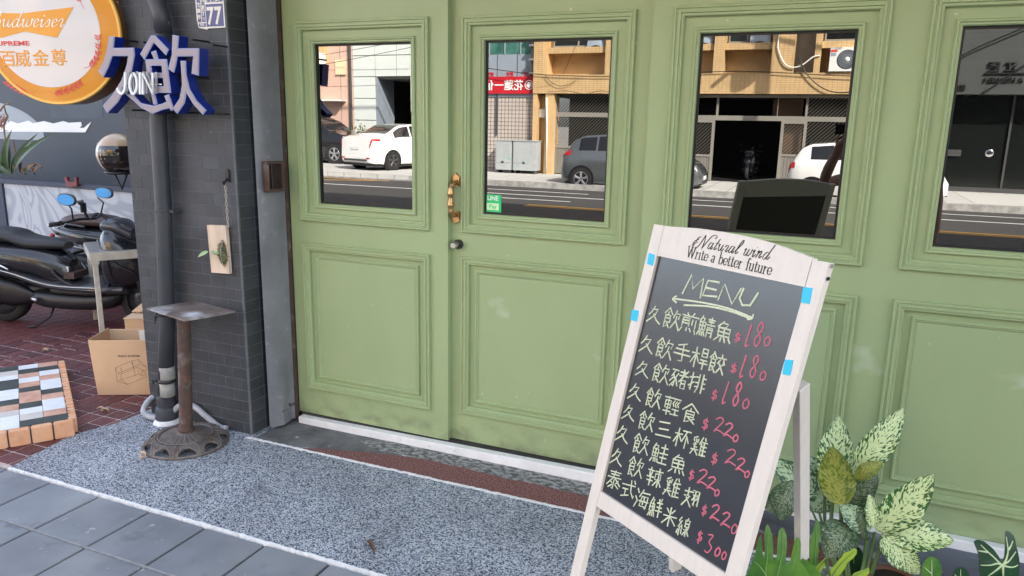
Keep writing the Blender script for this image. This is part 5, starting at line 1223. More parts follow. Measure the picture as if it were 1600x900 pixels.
# handwriting: each character as its strokes on a 10 x 10 grid
def G(s): return [[tuple(float(q) for q in p.split(',')) for p in st.split()] for st in s.split('/')]
shi = G('5,0 0,3/5,0 10,3/5,2 5,3/2,3.5 8,3.5 8,7 2,7/2,5.2 8,5.2/2,3.5 2,10 5,9/5,7.5 9,10'); qian = G('4,0 1,4/3,2 9,2 7.5,4.5/5,3.5 4.5,6 0,10/5,6 10,10')
yu = G('4,0 1,3/3.5,1 7,1 6,3/1.5,3 8.5,3 8.5,7 1.5,7 1.5,3/5,3 5,7/1.5,5 8.5,5/2,8 0,10/4,8 4,10/6,8 7,10/8.5,8 10,10'); qing = G('1,1 9,1/2,2.5 8,2.5/0,4 10,4/5,0 5,4/2,5 2,10/2,5 8,5 8,10 7,9.5/2,6.5 8,6.5/2,8 8,8')
mu_ = G('0,3 10,3/5,0 5,10/5,3 0,8/5,3 10,7'); gan = G('2,0 8,0 8,4 2,4 2,0/2,2 8,2/1,5.5 9,5.5/0,7.5 10,7.5/5,5.5 5,10'); jiao = G('5,0 5,1.5/0,2 10,2/3,3 1,5/7,3 9,5/7,5 0,10/3,5 10,10')
zhu = G('1,1 9,1/5,1 1,5/3,3.5 6,6 5,10 3,9/4.5,5 0,7.5/5.3,6.5 0,10/9,2.5 6,5/6,5 10,9'); zhe = G('1,1.5 8,1.5/5,0 5,3.5/0,3.5 10,3.5/9,0.5 0,7/3,5.5 8,5.5 8,10 3,10 3,5.5/3,7.7 8,7.7')
shou_l = G('1,2.5 9,2/5,0 5,9.5 3,8.5/1,7 9,4.5'); fei = G('3,0 3,7 1,10/0,2 3,2/0,4.5 3,4.5/0,7 3,6.5/7,0 7,10/7,2 10,2/7,4.5 10,4.5/7,7 10,7')
che = G('0,1 10,1/1.5,2.5 8.5,2.5 8.5,6.5 1.5,6.5 1.5,2.5/1.5,4.5 8.5,4.5/0,8 10,8/5,0 5,10'); jing = G('0,1 10,1/3,2 1,3.5 3,5/6,2 4,3.5 6,5/9,2 7,3.5 9,5/1,6.5 9,6.5/5,6.5 5,9.5/0,9.5 10,9.5')
xi = G('6,0 1,1/1,2 2,3/4.5,1.5 5,3/8,1 7,3/4,3.5 2,4.5 6,4.5/5,4 3,6 7,6/0,7.3 10,7.3/5,6.5 0,10/5,7.5 10,10'); zhui = G('3,0 0,4/2,3 2,10/6,0 7,1.5/2,2.5 9,2.5/2,5 9,5/2,7.3 9,7.3/2,10 10,10/5.5,2.5 5.5,10')
gui = G('1,1.5 9,1.5/0,4.5 10,4.5/5,0 5,4.5/1,7 9,7/0,10 10,10/5,5.5 5,10'); xin_ = G('5,0 5,1/1,1.5 9,1.5/3,2.5 4,4.5/7,2.5 6,4.5/0,5 10,5/1,7 9,7/5,5 5,10'); shu = G('0,1.5 10,1.5/1.5,3 8.5,3 8.5,6 1.5,6 1.5,3/5,0 5,10/5,6 0,9.5/5,6 10,9.5')
zhi_ = G('0,2 10,2/5,0 5,4.5/1,4.5 8,4.5 0,10/3,5 10,10'); yu3 = G('0,1 4,1 4,9 3,8/1,3 2,4/0,6 3.5,4.5/5.5,1 9.5,1 9.5,9 8.5,8/6.5,3 7.5,4/5.5,6 9,4.5'); shui_l = G('2,0 7,2/0,4 5,5.5/0,10 7,6')
mei = G('3,0 0,4/2.5,1.5 10,1.5/3,3.5 1.5,9 9,9/3,3.5 9,3.5 8,10 7,9.5/0,6 10,6/5,4 5.5,5.3/4.5,6.8 5,8'); yang = G('3,0 4,1.5/7,0 6,1.5/1,2.5 9,2.5/1.5,4.5 8.5,4.5/0,6.5 10,6.5/5,2.5 5,10')
mi4 = G('5,0 2,2 6,3/7,2 2,5.5 8,5/7,4 8.5,6/5,5.5 5,10/2,7 1,9/8,7 9,9'); quan = G('5,0 4,1.5/2,1.5 8,1.5 8,5 2,5 2,1.5/2,3.2 8,3.2/5,5 5,10 4,9.5/1,6.5 4,6.5 0,9.5/8,5.5 6,7/5.5,6.5 10,9.5')
bu = G('0,1 10,1/5,1 0,7/5,3 5,10/6,4 9,7')
def C2(L, Rr, m=.46, g=.04): return [[(x*m, y) for x, y in s_] for s_ in L]+[[((m+g)*10+x*(1-m-g), y) for x, y in s_] for s_ in Rr]
GL = {'久': G('4,0 2.4,3.4 0.6,5.5/3,2.2 7,1.6 5.4,5.6 0,10/4.2,5 7,8 10,10'), '飲': C2(shi, qian), '煎': G('3,0 4,1.5/7,0 6,1.5/0,2 10,2/1,3 1,7/1,3 5,3 5,7/1,4.3 5,4.3/1,5.5 5,5.5/7,3 7,6/9,3 9,7/1,8 0,10/4,8 4,9.5/6,8 7,9.5/9,8 10,10'),
 '鯖': C2(yu, qing), '魚': yu, '手': G('7,0 2,1.5/1,3 9,3/0,5.5 10,5.5/5,1 5.5,9 3.5,9'), '桿': C2(mu_, gan), '餃': C2(shi, jiao), '豬': C2(zhu, zhe), '排': C2(shou_l, fei, .36), '輕': C2(che, jing), '食': G('5,0 0,4/5,0 10,4/5,2 5,3.5/2.5,4 7.5,4 7.5,7 2.5,7/2.5,5.5 7.5,5.5/2.5,4 2.5,10 5,9/8,7.5 6,8.5/4.5,7 9,10'),
 '三': G('1,1.5 8,1.2/2,5 8,4.7/0,9 10,8.8'), '杯': C2(mu_, bu), '雞': C2(xi, zhui), '鮭': C2(yu, gui), '辣': C2(xin_, shu), '翅': C2(zhi_, yu3, .55), '泰': G('1,1 9,1/2,2.5 8,2.5/0,4 10,4/5,0 4,4 0,8/5,4 10,8/5,5 5,10 4,9.5/2,6 4,7/8,5.5 6.5,7/4,8 1.5,9.5/6,7.5 9,9.5'),
 '式': G('0,2.5 10,2.5/6.5,0 7.5,6 10,9.5 10,8/8.5,0 9.5,1.5/1,5 5,5/3,5 3,8.5/0.5,9 6,8'), '海': C2(shui_l, mei, .26), '鮮': C2(yu, yang), '米': G('2,1 4,3/8,1 6,3/0,4.5 10,4.5/5,0 5,10/5,4.5 0,9/5,4.5 10,9'), '線': C2(mi4, quan),
 '$': G('7.5,2.5 4,2 3.5,4.5 7.5,5.5 7,8 3,8/5.5,0.5 5,10'), '1': G('5.6,0 4.2,9.8 6.4,9.4'), '8': G('5,4.6 2.5,2.5 5,0 7.6,2 5,4.6 2,7.6 4.6,10 7.6,7.4 5,4.6'), '0': G('5,3.2 2.4,6 3.6,9.4 7,8.4 7.6,5 5,3.2'), '2': G('2,2.2 5,0.6 7,2.6 2.2,8.6 4.6,7.8 9,9'), '3': G('2.4,1 6.6,1 4.4,4.4 7.4,6.8 5,9.8 2,9'),
 'M': G('0,10 2.5,0 4.6,6.4 8.6,0.4 9.2,9.6'), 'E': G('8.5,0 2,0.6 1,9.6 9,8.4/1.6,5 7.6,4.6'), 'N': G('0.6,9.4 2,0.4 7.4,9.8 9.6,0.6'), 'U': G('1.6,0 0.6,6 3,9.6 7,8.6 9.6,0.4'), '.': G('4,9 4.6,9.4')}
hw = random.Random(21)
def write(b, ch_, cu, cv, du, dv, w, curve=False, slx=0.0):
    """centre and size in the photograph's pixels, carried on to the board"""
    for s_ in GL[ch_]:
        jx, jy = hw.uniform(-.25, .25), hw.uniform(-.25, .25)
        pts = [((x+jx-5+hw.uniform(-.12, .12)), (y+jy-5+hw.uniform(-.12, .12))) for x, y in s_]
        if curve or len(pts) > 3: pts = sm2(pts, 6) if curve else pts
        out = []
        for x, y in pts:
            # the board falls to the right and leans: follow its own axes as seen
            uu = cu+x/10*du*1.0-y/10*dv*.23; vv = cv+y/10*dv*.97+x/10*du*.27
            out.append(bpx(uu, vv))
        b.ribbon(out, BP, 0.90*w*hw.uniform(.85, 1.15), .0052, .0041)
rows = [('久飲煎鯖魚', (1025, 492.6), (1133, 518), 25, 31), ('久飲手桿餃', (1013, 537.6), (1122.6, 567.6), 25, 31), ('久飲豬排', (1007, 576.6), (1091, 599), 25, 29), ('久飲輕食', (995, 611.7), (1080, 645), 24, 29),
    ('久飲三杯雞', (985, 645), (1095, 697), 23, 28), ('久飲鮭魚', (975, 678), (1061.7, 725), 24, 29), ('久飲辣雞翅', (966.7, 715), (1081.7, 777), 23, 29), ('泰式海鮮米線', (961.7, 750), (1070, 822), 20, 29)]
for tx, p0, p1, du, dv in rows:
    b = MB(); n = len(tx)
    for i, c in enumerate(tx):
        t = i/(n-1); write(b, c, p0[0]+(p1[0]-p0[0])*t, p0[1]+(p1[1]-p0[1])*t+hw.uniform(-1, 1), du*(.8 if c == '久' else 1), dv*(.85 if c == '久' else 1), .0039)
    tag(fix_normals(b.build('chalk_line', CHALKY, mb)), kind='stuff')
prices = [[('$',1154,527,14,16),('1',1172,524,18,34),('8',1188.6,523,15,38),('0',1202,530,15,24)], [('$',1148,575,14,16),('1',1163,572,18,34),('8',1181,573,14,36),('0',1195,584,15,22)], [('$',1118,617,14,18),('1',1136,613,18,34),('8',1154,616.7,14,38),('0',1168,628,16,24)],
    [('$',1104,662,14,20),('2',1126,664,22,28),('2',1141,672,20,26),('0',1152,682,13,18)], [('$',1118,716,14,20),('2',1144,714,24,28),('2',1160,726,20,24),('0',1170,738,12,17)], [('$',1082,742,13,18),('2',1101,745,22,28),('2',1114,755,20,24),('0',1123,767,12,17)],
    [('$',1102,797,12,18),('2',1119,801,20,28),('2',1136,811,20,26),('0',1150,823,15,24)], [('$',1095,838,12,20),('3',1111,849,17,32),('0',1124,859,13,22),('0',1134,865,11,20)]]
for pr_ in prices:
    b = MB()
    for c, u, v, du, dv in pr_: write(b, c, u, v, du, dv, .0040, True)
    fix_normals(b.build('chalk_price', CHALKR, mb))
b = MB()
for c, u, v, du, dv in (('M', 1088, 447, 30, 33), ('E', 1114, 452, 26, 27), ('N', 1142, 459, 33, 30), ('U', 1171, 467, 29, 27)): write(b, c, u, v, du, dv, .0052)
fix_normals(b.build('chalk_title', CHALKY, mb))
b = MB()
for pts in ([(1056, 467), (1100, 473), (1140, 482), (1176, 496)], [(1071, 477), (1110, 479), (1145, 487), (1172, 497)], [(1059, 463), (1053, 467), (1059, 473)], [(1179, 492), (1177, 498), (1170, 499)]):
    b.ribbon(sm2([bpx(*p) for p in pts], 4), BP, .0045, .0052, .0041)
fix_normals(b.build('chalk_underline', CHALKY, mb))

# ================================================================== PLANTS
def plz(x, y): return (1140+x/3.215, 620+y/3.215)      # read off the enlarged crop
def pot(name, label, c, r, h, m=CLAY):
    p = thing(name, label, 'plant pot', c); b = MB().lathe([(r*.72, 0), (r*.95, h*.86), (r*1.06, h*.87), (r*1.06, h), (r*.92, h), (r*.90, h*.88), (0, h*.88)], c, 28); b.build('pot_wall', m, p, True, edge=40)
    MB().lathe([(r*.90, h*.885), (0, h*.90)], c, 20).build('soil', SOIL, p); return p
pot('plant_pot', 'clay pot under the blotched leafy plant, just below the photo', (.33, -.46, 0), .075, .10)
pot('plant_pot', 'clay pot holding the lobed philodendron beside the menu board', (.10, -.98, 0), .10, .14)
pot('plant_pot', 'small clay pot of the dark leaved plant at the right edge', (.62, -.46, 0), .07, .06)
dA = thing('dieffenbachia', 'tall cream blotched leafy plant directly behind the menu board back leg', 'plant', (.31, -.46, .09)); dB = thing('dieffenbachia', 'lower cream blotched leafy plant with leaves spreading right', 'plant', (.36, -.46, .09))
LV = [  # plant, base px, tip px, width px, depth at base and tip, material, droop, facing
 (dA, (1302, 770), (1311, 650), 43, -.34, -.22, VAR1, .06, (-.1, -1, .15)), (dA, (1330, 742), (1412, 638), 38, -.34, -.24, VAR1, .07, (.2, -1, .25)), (dA, (1313, 790), (1301, 697), 45, -.42, -.40, VAR3, -.05, (-.3, -1, .2)),
 (dA, (1337, 748), (1380, 722), 20, -.38, -.36, VAR3, .08, (0, -.8, .7)), (dA, (1316, 794), (1371, 738), 34, -.36, -.30, VAR4, .06, (.2, -1, .1)), (dA, (1288, 776), (1206, 716), 42, -.34, -.36, VAR2, .10, (-.1, -1, .3)),
 (dA, (1238, 752), (1219, 813), 36, -.40, -.42, VAR4, .12, (-.4, -1, .1)), (dA, (1299, 784), (1263, 712), 46, -.32, -.30, VAR2, .05, (0, -1, .1)), (dA, (1292, 768), (1262, 797), 34, -.33, -.36, VAR2, .12, (.1, -1, .3)),
 (dA, (1324, 818), (1290, 872), 44, -.42, -.52, VAR4, .22, (-.1, -1, .35)), (dA, (1222, 778), (1196, 797), 26, -.38, -.40, VAR4, .1, (.1, -.9, .5)),
 (dB, (1369, 829), (1459, 741), 44, -.42, -.38, VAR1, .05, (.15, -1, .25)), (dB, (1376, 836), (1491, 845), 38, -.42, -.36, VAR1, .10, (0, -.8, .75)), (dB, (1377, 838), (1437, 897), 36, -.43, -.46, VAR1, .10, (.2, -1, .6)),
 (dB, (1360, 828), (1311, 788), 30, -.42, -.42, VAR2, .14, (-.1, -.9, .6)), (dB, (1365, 824), (1358, 772), 20, -.44, -.42, VAR1, .05, (.5, -1, 0)), (dB, (1350, 845), (1345, 800), 16, -.45, -.44, VAR4, .05, (-.6, -1, 0)),
]
for k, (pl, b0, t0, wpx, y0, y1, m_, dr, nr) in enumerate(LV):
    a = gy(*b0, y0); c = gy(*t0, y1); dist = (a-CAM).length; blade(a, c, wpx/FPX*dist*1.10, nr, m_, pl, 'leaf', dr, .22, n=18, wavy_=.10, seed=k, power=(.80, .75))
def stem(pl, pts, r): MB().tube(sm([gy(u, v, y) for u, v, y in pts], 5), r, 8).build('stem', STEMG, pl, True)
rA = (1322, 905, -.44)
for pts, r in (([rA, (1300, 830, -.40), (1302, 770, -.34)], .007), ([(1318, 905, -.45), (1292, 840, -.42), (1288, 776, -.34)], .006), ([(1325, 905, -.45), (1316, 850, -.42), (1314, 790, -.42)], .007), ([(1310, 905, -.45), (1290, 850, -.42), (1265, 790, -.4), (1238, 752, -.4)], .004),
    ([(1328, 905, -.45), (1322, 840, -.4), (1332, 742, -.34)], .006), ([(1312, 905, -.45), (1293, 850, -.43), (1280, 800, -.4)], .005)): stem(dA, pts, r)
for pts, r in (([(1345, 905, -.46), (1352, 870, -.44), (1354, 838, -.43)], .008), ([(1352, 905, -.46), (1360, 870, -.44), (1368, 832, -.43)], .007), ([(1358, 905, -.46), (1370, 870, -.45), (1378, 838, -.43)], .006), ([(1362, 900, -.46), (1376, 862, -.45), (1392, 850, -.44)], .0045)): stem(dB, pts, r)
q = gy(1352, 836, -.43); MB().lathe([(0, -.016), (.013, -.012), (.018, 0), (.013, .012), (0, .016)], tuple(q), 12).build('sheath', VAR4, dB, True)
# lobed philodendron: each leaf blade cut into fingers
ph = thing('philodendron', 'bright green deeply lobed philodendron leaves below the menu board', 'plant', (.10, -.98, .13))
def phz(x, y): return (1150+x/9, 800+y/9)
def lobed(name, poly, veins, ydepth, curl, m, parent, vm=VEIN, vw=.0022, M_=0.0):
    """leaf from its outline, set in a slightly curved sheet at its own distance"""
    pts = clean(poly); cx = sum(p[0] for p in pts)/len(pts); cy = max(p[1] for p in pts)
    def P3(u, v, d=0.0):
        dy = curl*((cy-v)/120.0)**2*.06+.02*math.sin((u-cx)/28.0); q = gy(u, v, ydepth+dy-d); return q
    b = MB(); vs = [P3(*p) for p in pts]; n = len(vs)
    bm = bmesh.new(); tri = tri_poly(pts); bv = [bm.verts.new(v) for v in vs]
    for t in tri:
        try: bm.faces.new([bv[i] for i in t])
        except ValueError: pass
    bmesh.ops.recalc_face_normals(bm, faces=bm.faces[:]); bmesh.ops.subdivide_edges(bm, edges=bm.edges[:], cuts=1)
    me = bpy.data.meshes.new(name); bm.to_mesh(me); bm.free(); me.materials.append(m); o = bpy.data.objects.new(name, me); C.objects.link(o); adopt(o, parent)
    for p in me.polygons: p.use_smooth = True
    for vp in veins:
        MB().tube([P3(u, v, .0012) for u, v in sm2(vp, 4)], [vw*(1-.7*i/(len(sm2(vp, 4)))) for i in range(len(sm2(vp, 4)))], 5).build('vein', vm, o, True)
    return o
FV = mat('light_green_vein', (0.17, 0.33, 0.10), 0.5)
l1 = [(95,1000),(150,880),(230,700),(275,560),(300,420),(345,310),(362,420),(375,560),(395,650),(405,500),(400,300),(420,200),(445,170),(480,230),(510,330),(520,480),(522,640),(540,690),(575,620),(580,420),(600,270),(640,215),(680,240),(712,330),(718,480),(700,640),(705,740),(760,690),(800,520),(820,420),(850,350),(900,380),(915,450),(905,600),(900,700),(960,760),(1040,900),(1000,1000)]
lobed('leaf', [phz(*p) for p in l1], [[phz(*p) for p in v] for v in ([(480,1000),(420,880),(440,640),(450,260)], [(560,1000),(600,820),(650,560),(650,260)], [(700,1000),(790,800),(855,560),(868,380)], [(430,900),(330,760),(240,690)])], -.86, 1.0, FERN, ph, FV)
l2 = [(1010,1000),(1060,820),(1035,700),(1040,520),(1050,360),(1090,250),(1120,120),(1150,110),(1190,220),(1185,330),(1160,450),(1170,540),(1145,660),(1180,800),(1120,1000)]
lobed('leaf', [phz(*p) for p in l2], [[phz(*p) for p in ((1100,1000),(1110,700),(1125,450),(1135,180))]], -.70, .6, FERN, ph, FV)
l3 = [(1000,1000),(1040,900),(1110,820),(1150,740),(1200,690),(1262,640),(1280,665),(1262,740),(1215,800),(1160,880),(1100,960),(1080,1000)]
lobed('leaf', [phz(*p) for p in l3], [[phz(*p) for p in ((1050,1000),(1130,860),(1255,660))]], -.72, .5, FERNE, ph, FV)
def plq(x, y): return (1140+x*260/1600, 760+y*260/1600)
l4 = [(930,862),(990,780),(1040,720),(1075,680),(1100,640),(1160,620),(1200,592),(1225,612),(1222,650),(1180,700),(1130,735),(1110,790),(1050,862)]
lobed('leaf', [plq(*p) for p in l4], [[plq(*p) for p in ((990,862),(1060,760),(1200,620))]], -.68, .5, FERNE, ph, FV)
l5 = [(1170,862),(1200,830),(1290,800),(1340,780),(1345,830),(1320,862)]
lobed('leaf', [plq(*p) for p in l5], [[plq(*p) for p in ((1190,862),(1330,800))]], -.60, .5, FERNE, ph, FV)
l6 = [(600,862),(640,760),(700,690),(760,720),(830,780),(900,862)]
lobed('leaf', [plq(*p) for p in l6], [[plq(*p) for p in ((760,862),(700,760))]], -.80, .5, FERN, ph, FV)
MB().tube(sm([gy(1290, 872, -.7)+Vector((0, 0, -.0)), Vector((.14, -.9, .2)), Vector((.11, -.97, .12))], 5), .005, 6).build('stem', STEMG, ph, True)
MB().tube(sm([gy(1205, 905, -.86), Vector((.02, -.93, .17)), Vector((.09, -.98, .12))], 5), .006, 6).build('stem', STEMG, ph, True)
# dark alocasia at the right edge and the round leaves beside it
al = thing('alocasia', 'dark green arrow shaped leaf with bold pale veins at the lower right', 'plant', (.62, -.46, .05))
def alz(x, y): return (1510+x/11.24, 820+y/11.24)
a1 = [(620,640),(560,540),(480,430),(400,360),(310,290),(230,262),(165,262),(125,300),(150,370),(185,450),(210,560),(222,680),(222,800),(240,920),(300,1060),(480,1200),(640,1260),(800,1150),(900,1000),(925,850),(940,690),(930,600),(905,470),(880,380),(860,260),(830,190),(770,130),(700,100),(678,130),(672,250),(672,400),(660,560)]
lobed('leaf', [alz(*p) for p in a1], [[alz(*p) for p in v] for v in ([(640,700),(600,690),(480,570),(380,480),(250,350)], [(380,480),(300,470),(205,455)], [(620,700),(540,680),(420,710),(250,710)], [(620,710),(520,800),(380,900)], [(650,690),(700,600),(730,450),(700,210)], [(730,450),(780,370),(815,280)], [(660,690),(760,620),(870,470)], [(650,720),(800,745),(910,705)], [(640,690),(645,900),(660,1240)])], -.40, .8, ALOC, al, VEIN, .0042)
c1 = plz(1000, 880); 
for k, (u, v, r_, sq) in enumerate(((1456, 893, 16, 1.45), (1501, 903, 14, 1.2), (1334, 880, 17, 1.7))):
    poly = [(u+r_*math.sin(2*math.pi*i/20), v-r_*sq*math.cos(2*math.pi*i/20)*(1 if math.cos(2*math.pi*i/20) > 0 else .8)) for i in range(20)]
    lobed('leaf', poly, [[(u, v+r_*sq*.7), (u, v), (u, v-r_*sq*.8)], [(u, v+4), (u-r_*.7, v-r_*.4)]] if k < 2 else [[(u, v), (u, v-r_)]], -.52 if k < 2 else -.40, .4, ALOC if k != 0 else FERN, al, VEIN if k < 2 else FV, .0022)
MB().tube(sm([gy(1568, 900, -.40), Vector((.66, -.44, .10)), Vector((.62, -.46, .05))], 5), .007, 8).build('stem', STEMG, al, True)

# ================================================================== THE STREET BEHIND THE CAMERA (seen in the door glass)
RZ, FZ = -0.12, 0.03
road = sheet('road', [(-60, -15.95), (60, -15.95), (60, -3.92), (-60, -3.92)], RZ, ASPH, 0.03)
struct(bx('near_kerb', (-60, -3.918, -0.14), (60, -3.80, 0.005), KERBM)); struct(bx('near_pavement_side', (-60, -3.79, -0.14), (-14.01, 6, 0.0), SLATE)); struct(bx('near_pavement_side', (14.01, -3.79, -0.14), (60, 6, 0.0), SLATE))
for x0, x1 in ((-11.4, 60),): struct(bx('far_kerb', (x0, -16.12, -0.14), (x1, -15.952, FZ+.004), KERBM))
struct(fix_normals(MB().prism([(-60, -15.96), (-14.4, -15.96), (-11.42, -15.96), (-11.42, -16.12), (-60, -16.12)], lambda a, c, d: Vector((a, c, d)), RZ+.03, -.14).build('dropped_kerb', KERBM)))
sheet('far_pavement', [(-60, -40), (60, -40), (60, -16.121), (-60, -16.121)], FZ, FARPAVE, 0.15)
def stripe(name, x0, x1, y, w, m): b = MB().box((x0, y-w/2, RZ), (x1, y+w/2, RZ+.004)); struct(b.build(name, m))
for y in (-11.60, -11.80): stripe('yellow_line', -6.0, 60, y, .10, ROADY)
stripe('white_line', -60, 60, -13.85, .10, ROADW)
for x in range(-4, 60, 1):
    if x % 3 == 0: stripe('white_line', x-1.2+.3, x+1.5, -15.05, .08, ROADW)
stripe('white_line', -9.2, -5.6, -14.9, .08, ROADW); stripe('white_line', -8.6, -5.4, -12.9, .09, ROADW); stripe('yellow_line', -40, -11.9, -15.7, .10, ROADY)
struct(fix_normals(MB().prism([(-12.4, -15.6), (-12.25, -15.6), (-13.6, -14.9), (-13.8, -14.9)], lambda a, c, d: Vector((a, c, d)), RZ+.005, RZ).build('yellow_line', ROADY)))
def FP(x0, y0): return lambda a, c, d: Vector((x0-a, y0+d, c))   # a facade facing the shop: reading direction runs towards -x

# yellow tiled building
ybd = thing('yellow_tiled_building', 'yellow brick tiled building with mesh gates across the street, seen in the door glass', 'building', (-3.6, -20, 0))
YB = -19.35
bx('tiled_band', (-8.92, -20.6, 2.52), (1.62, YB, 3.08), YTILE, ybd)
bx('upper_back_wall', (-8.92, -20.6, 3.081), (1.62, -19.92, 8.0), YPLAS, ybd)
for x0, x1 in ((-8.92, -8.62), (-6.62, -6.20), (-3.42, -3.14), (-1.86, -1.28), (-.76, -.60), (1.35, 1.62)): bx('pier', (x0, -19.918, 3.081), (x1, YB-.002, 8.0), YTILE, ybd)
bx('wing_wall', (-8.618, -19.918, 3.081), (-8.48, YB-.01, 3.74), YPLAS, ybd)
for x0, x1 in ((-8.48, -6.622), (-6.198, -3.422), (-3.138, -1.862), (-.598, 1.348)):
    bx('ledge', (x0, -19.917, 3.72), (x1, YB-.10, 3.90), YTILE, ybd)
    w = bx('window', (x0+.06, -19.88, 3.98), (x1-.30, -19.84, 5.2), GLASSD, ybd)
    for (a, b_) in ((x0+.04, x0+.08), ((x0+x1)/2-.1, (x0+x1)/2-.05)): bx('window_frame', (a, -19.86, 3.92), (b_, -19.81, 5.2), GREYM, w)
    bx('window_frame', (x0+.04, -19.86, 3.92), (x1-.28, -19.80, 3.98), GREYM, w)
    bb = MB(); rings = [[(x1-.62+.55*k/8, -19.80+.34*math.sin(math.pi/2*j/5), 4.30-.36*(1-math.cos(math.pi/2*j/5))-.10*(1-math.sin(math.pi*k/8))) for k in range(9)] for j in range(6)]
    bb.loft(rings, False); bb.build('awning', GREYPAN, ybd, True)
bx('recess_shade_sheet', (-1.278, -19.916, 3.081), (-.762, -19.914, 8.0), GREYMD, ybd)  # dark grey sheet: the recess's shade put into the colour
bx('upper_storeys', (-8.92, -30, 3.082), (1.62, -20.601, 10.0), YPLAS, ybd)
bx('shop_back', (-8.9, -23.0, 0.03), (1.6, -22.9, 2.519), DARKIN, ybd); bx('shop_ceiling', (-8.9, -22.9, 2.48), (1.6, -19.65, 2.519), DARKIN, ybd); bx('shop_floor', (-8.9, -22.9, FZ), (1.6, -19.75, FZ+.01), DARKIN, ybd)
bx('brown_screen', (-1.75, -20.05, 1.93), (-.95, -20.0, 2.42), mat('brown_panel', (0.10, 0.055, 0.03), 0.7), ybd)
for x0, x1 in ((-8.92, -8.78), (-8.50, -8.22)): bx('ground_pier', (x0, -19.9, FZ), (x1, YB-.03, 2.518), YPLAS, ybd)
bx('ground_pier', (-8.778, -19.9, FZ), (-8.502, -19.7, 2.518), YTILE, ybd)
bx('ground_pier', (1.40, -19.9, FZ), (1.62, YB-.03, 2.518), YPLAS, ybd)
YG = -19.62
def lattice(name, x0, x1, z0, z1, step=.105, w=.012, m=STEEL):
    b = MB(); n0 = int((z1-z0+x1-x0)/step)+2; H_ = z1-z0
    for s_ in (1, -1):
        for k in range(-1, n0+1):
            # a diagonal bar clipped to the opening
            xa = x0-H_+k*step
            pa, pb = (xa, z0), (xa+H_, z1)
            t0 = max(0, (x0-xa)/H_); t1 = min(1, (x1-xa)/H_)
            if t1-t0 < .02: continue
            P_, Q_ = (xa+H_*t0, z0+H_*t0), (xa+H_*t1, z0+H_*t1)
            if s_ < 0: P_, Q_ = (x0+x1-P_[0], P_[1]), (x0+x1-Q_[0], Q_[1])
            d = .7071*w/2; b.add([(P_[0]-d, YG+s_*.004, P_[1]+d), (P_[0]+d, YG+s_*.004, P_[1]-d), (Q_[0]+d, YG+s_*.004, Q_[1]-d), (Q_[0]-d, YG+s_*.004, Q_[1]+d)], [(0, 1, 2, 3)])
    return tag(b.build(name, m, ybd), kind='stuff')
LATM = mat('pale_mesh_metal', (0.30, 0.28, 0.24), 0.45, 0.4)
def rail(x0, x1, z0, z1, y=YG, m=GREYM, nm='shutter_rail'): bx(nm, (x0, y-.03, z0), (x1, y+.035, z1), m, ybd)
def corr(x0, x1, z0, z1):
    b = MB(); x = x0
    while x < x1-.01: b.box((x, YG-.01, z0), (min(x+.075, x1), YG+.012, z1)); x += .085
    b.box((x0, YG-.02, z0), (x1, YG-.008, z1)); b.build('lower_panel', GREYMD, ybd)
for x0, x1 in ((-8.20, -6.25), (-6.17, -3.95)):
    lattice('upper_mesh', x0, x1, 1.96, 2.50, m=LATM); lattice('lower_mesh', x0, x1, .92, 1.82, m=LATM); corr(x0, x1, .06, .86)
    rail(x0, x1, 1.82, 1.96); rail(x0, x1, .86, .925); rail(x0-.06, x0, .05, 2.5); rail(x1, x1+.05, .05, 2.5)
rail(-3.90, 1.38, 1.79, 1.925); rail(-3.90, 1.38, 2.425, 2.50)
for x in (-3.27, -.86): rail(x, x+.06, 1.926, 2.424)
rail(-1.6, -1.585, 1.926, 2.424)
lattice('gate_mesh', -3.86, -3.36, .80, 1.72, m=LATM); corr(-3.86, -3.36, .06, .74); rail(-3.36, -3.28, .05, 1.789); rail(-3.90, -3.86, .05, 1.789); rail(-3.86, -3.36, .74, .80); rail(-3.86, -3.36, 1.72, 1.789)
rail(-1.46, -1.38, .05, 1.789); rail(-.86, -.78, .05, 1.789); lattice('gate_mesh', -1.38, -.86, .88, 1.72, m=LATM); corr(-1.38, -.86, .06, .82); rail(-1.38, -.86, .82, .88); rail(-1.38, -.86, 1.72, 1.789)
bx('brown_screen', (-1.38, -19.85, .88), (-.9, -19.80, 1.72), bpy.data.materials['brown_panel'], ybd)
lattice('side_mesh', -.78, 1.38, .70, 1.789, m=LATM); lattice('upper_mesh', -.80, 1.38, 1.926, 2.424, m=LATM); corr(-.78, 1.38, .06, .66); rail(-.78, 1.38, .66, .70)
scooter(Matrix.Translation((-2.35, -21.6, FZ)) @ Matrix.Rotation(R(90), 4, 'Z') @ Matrix.Scale(.9, 4), 'scooter parked in the dark doorway across the street, faint in the door glass', VINYL, BLACKG)
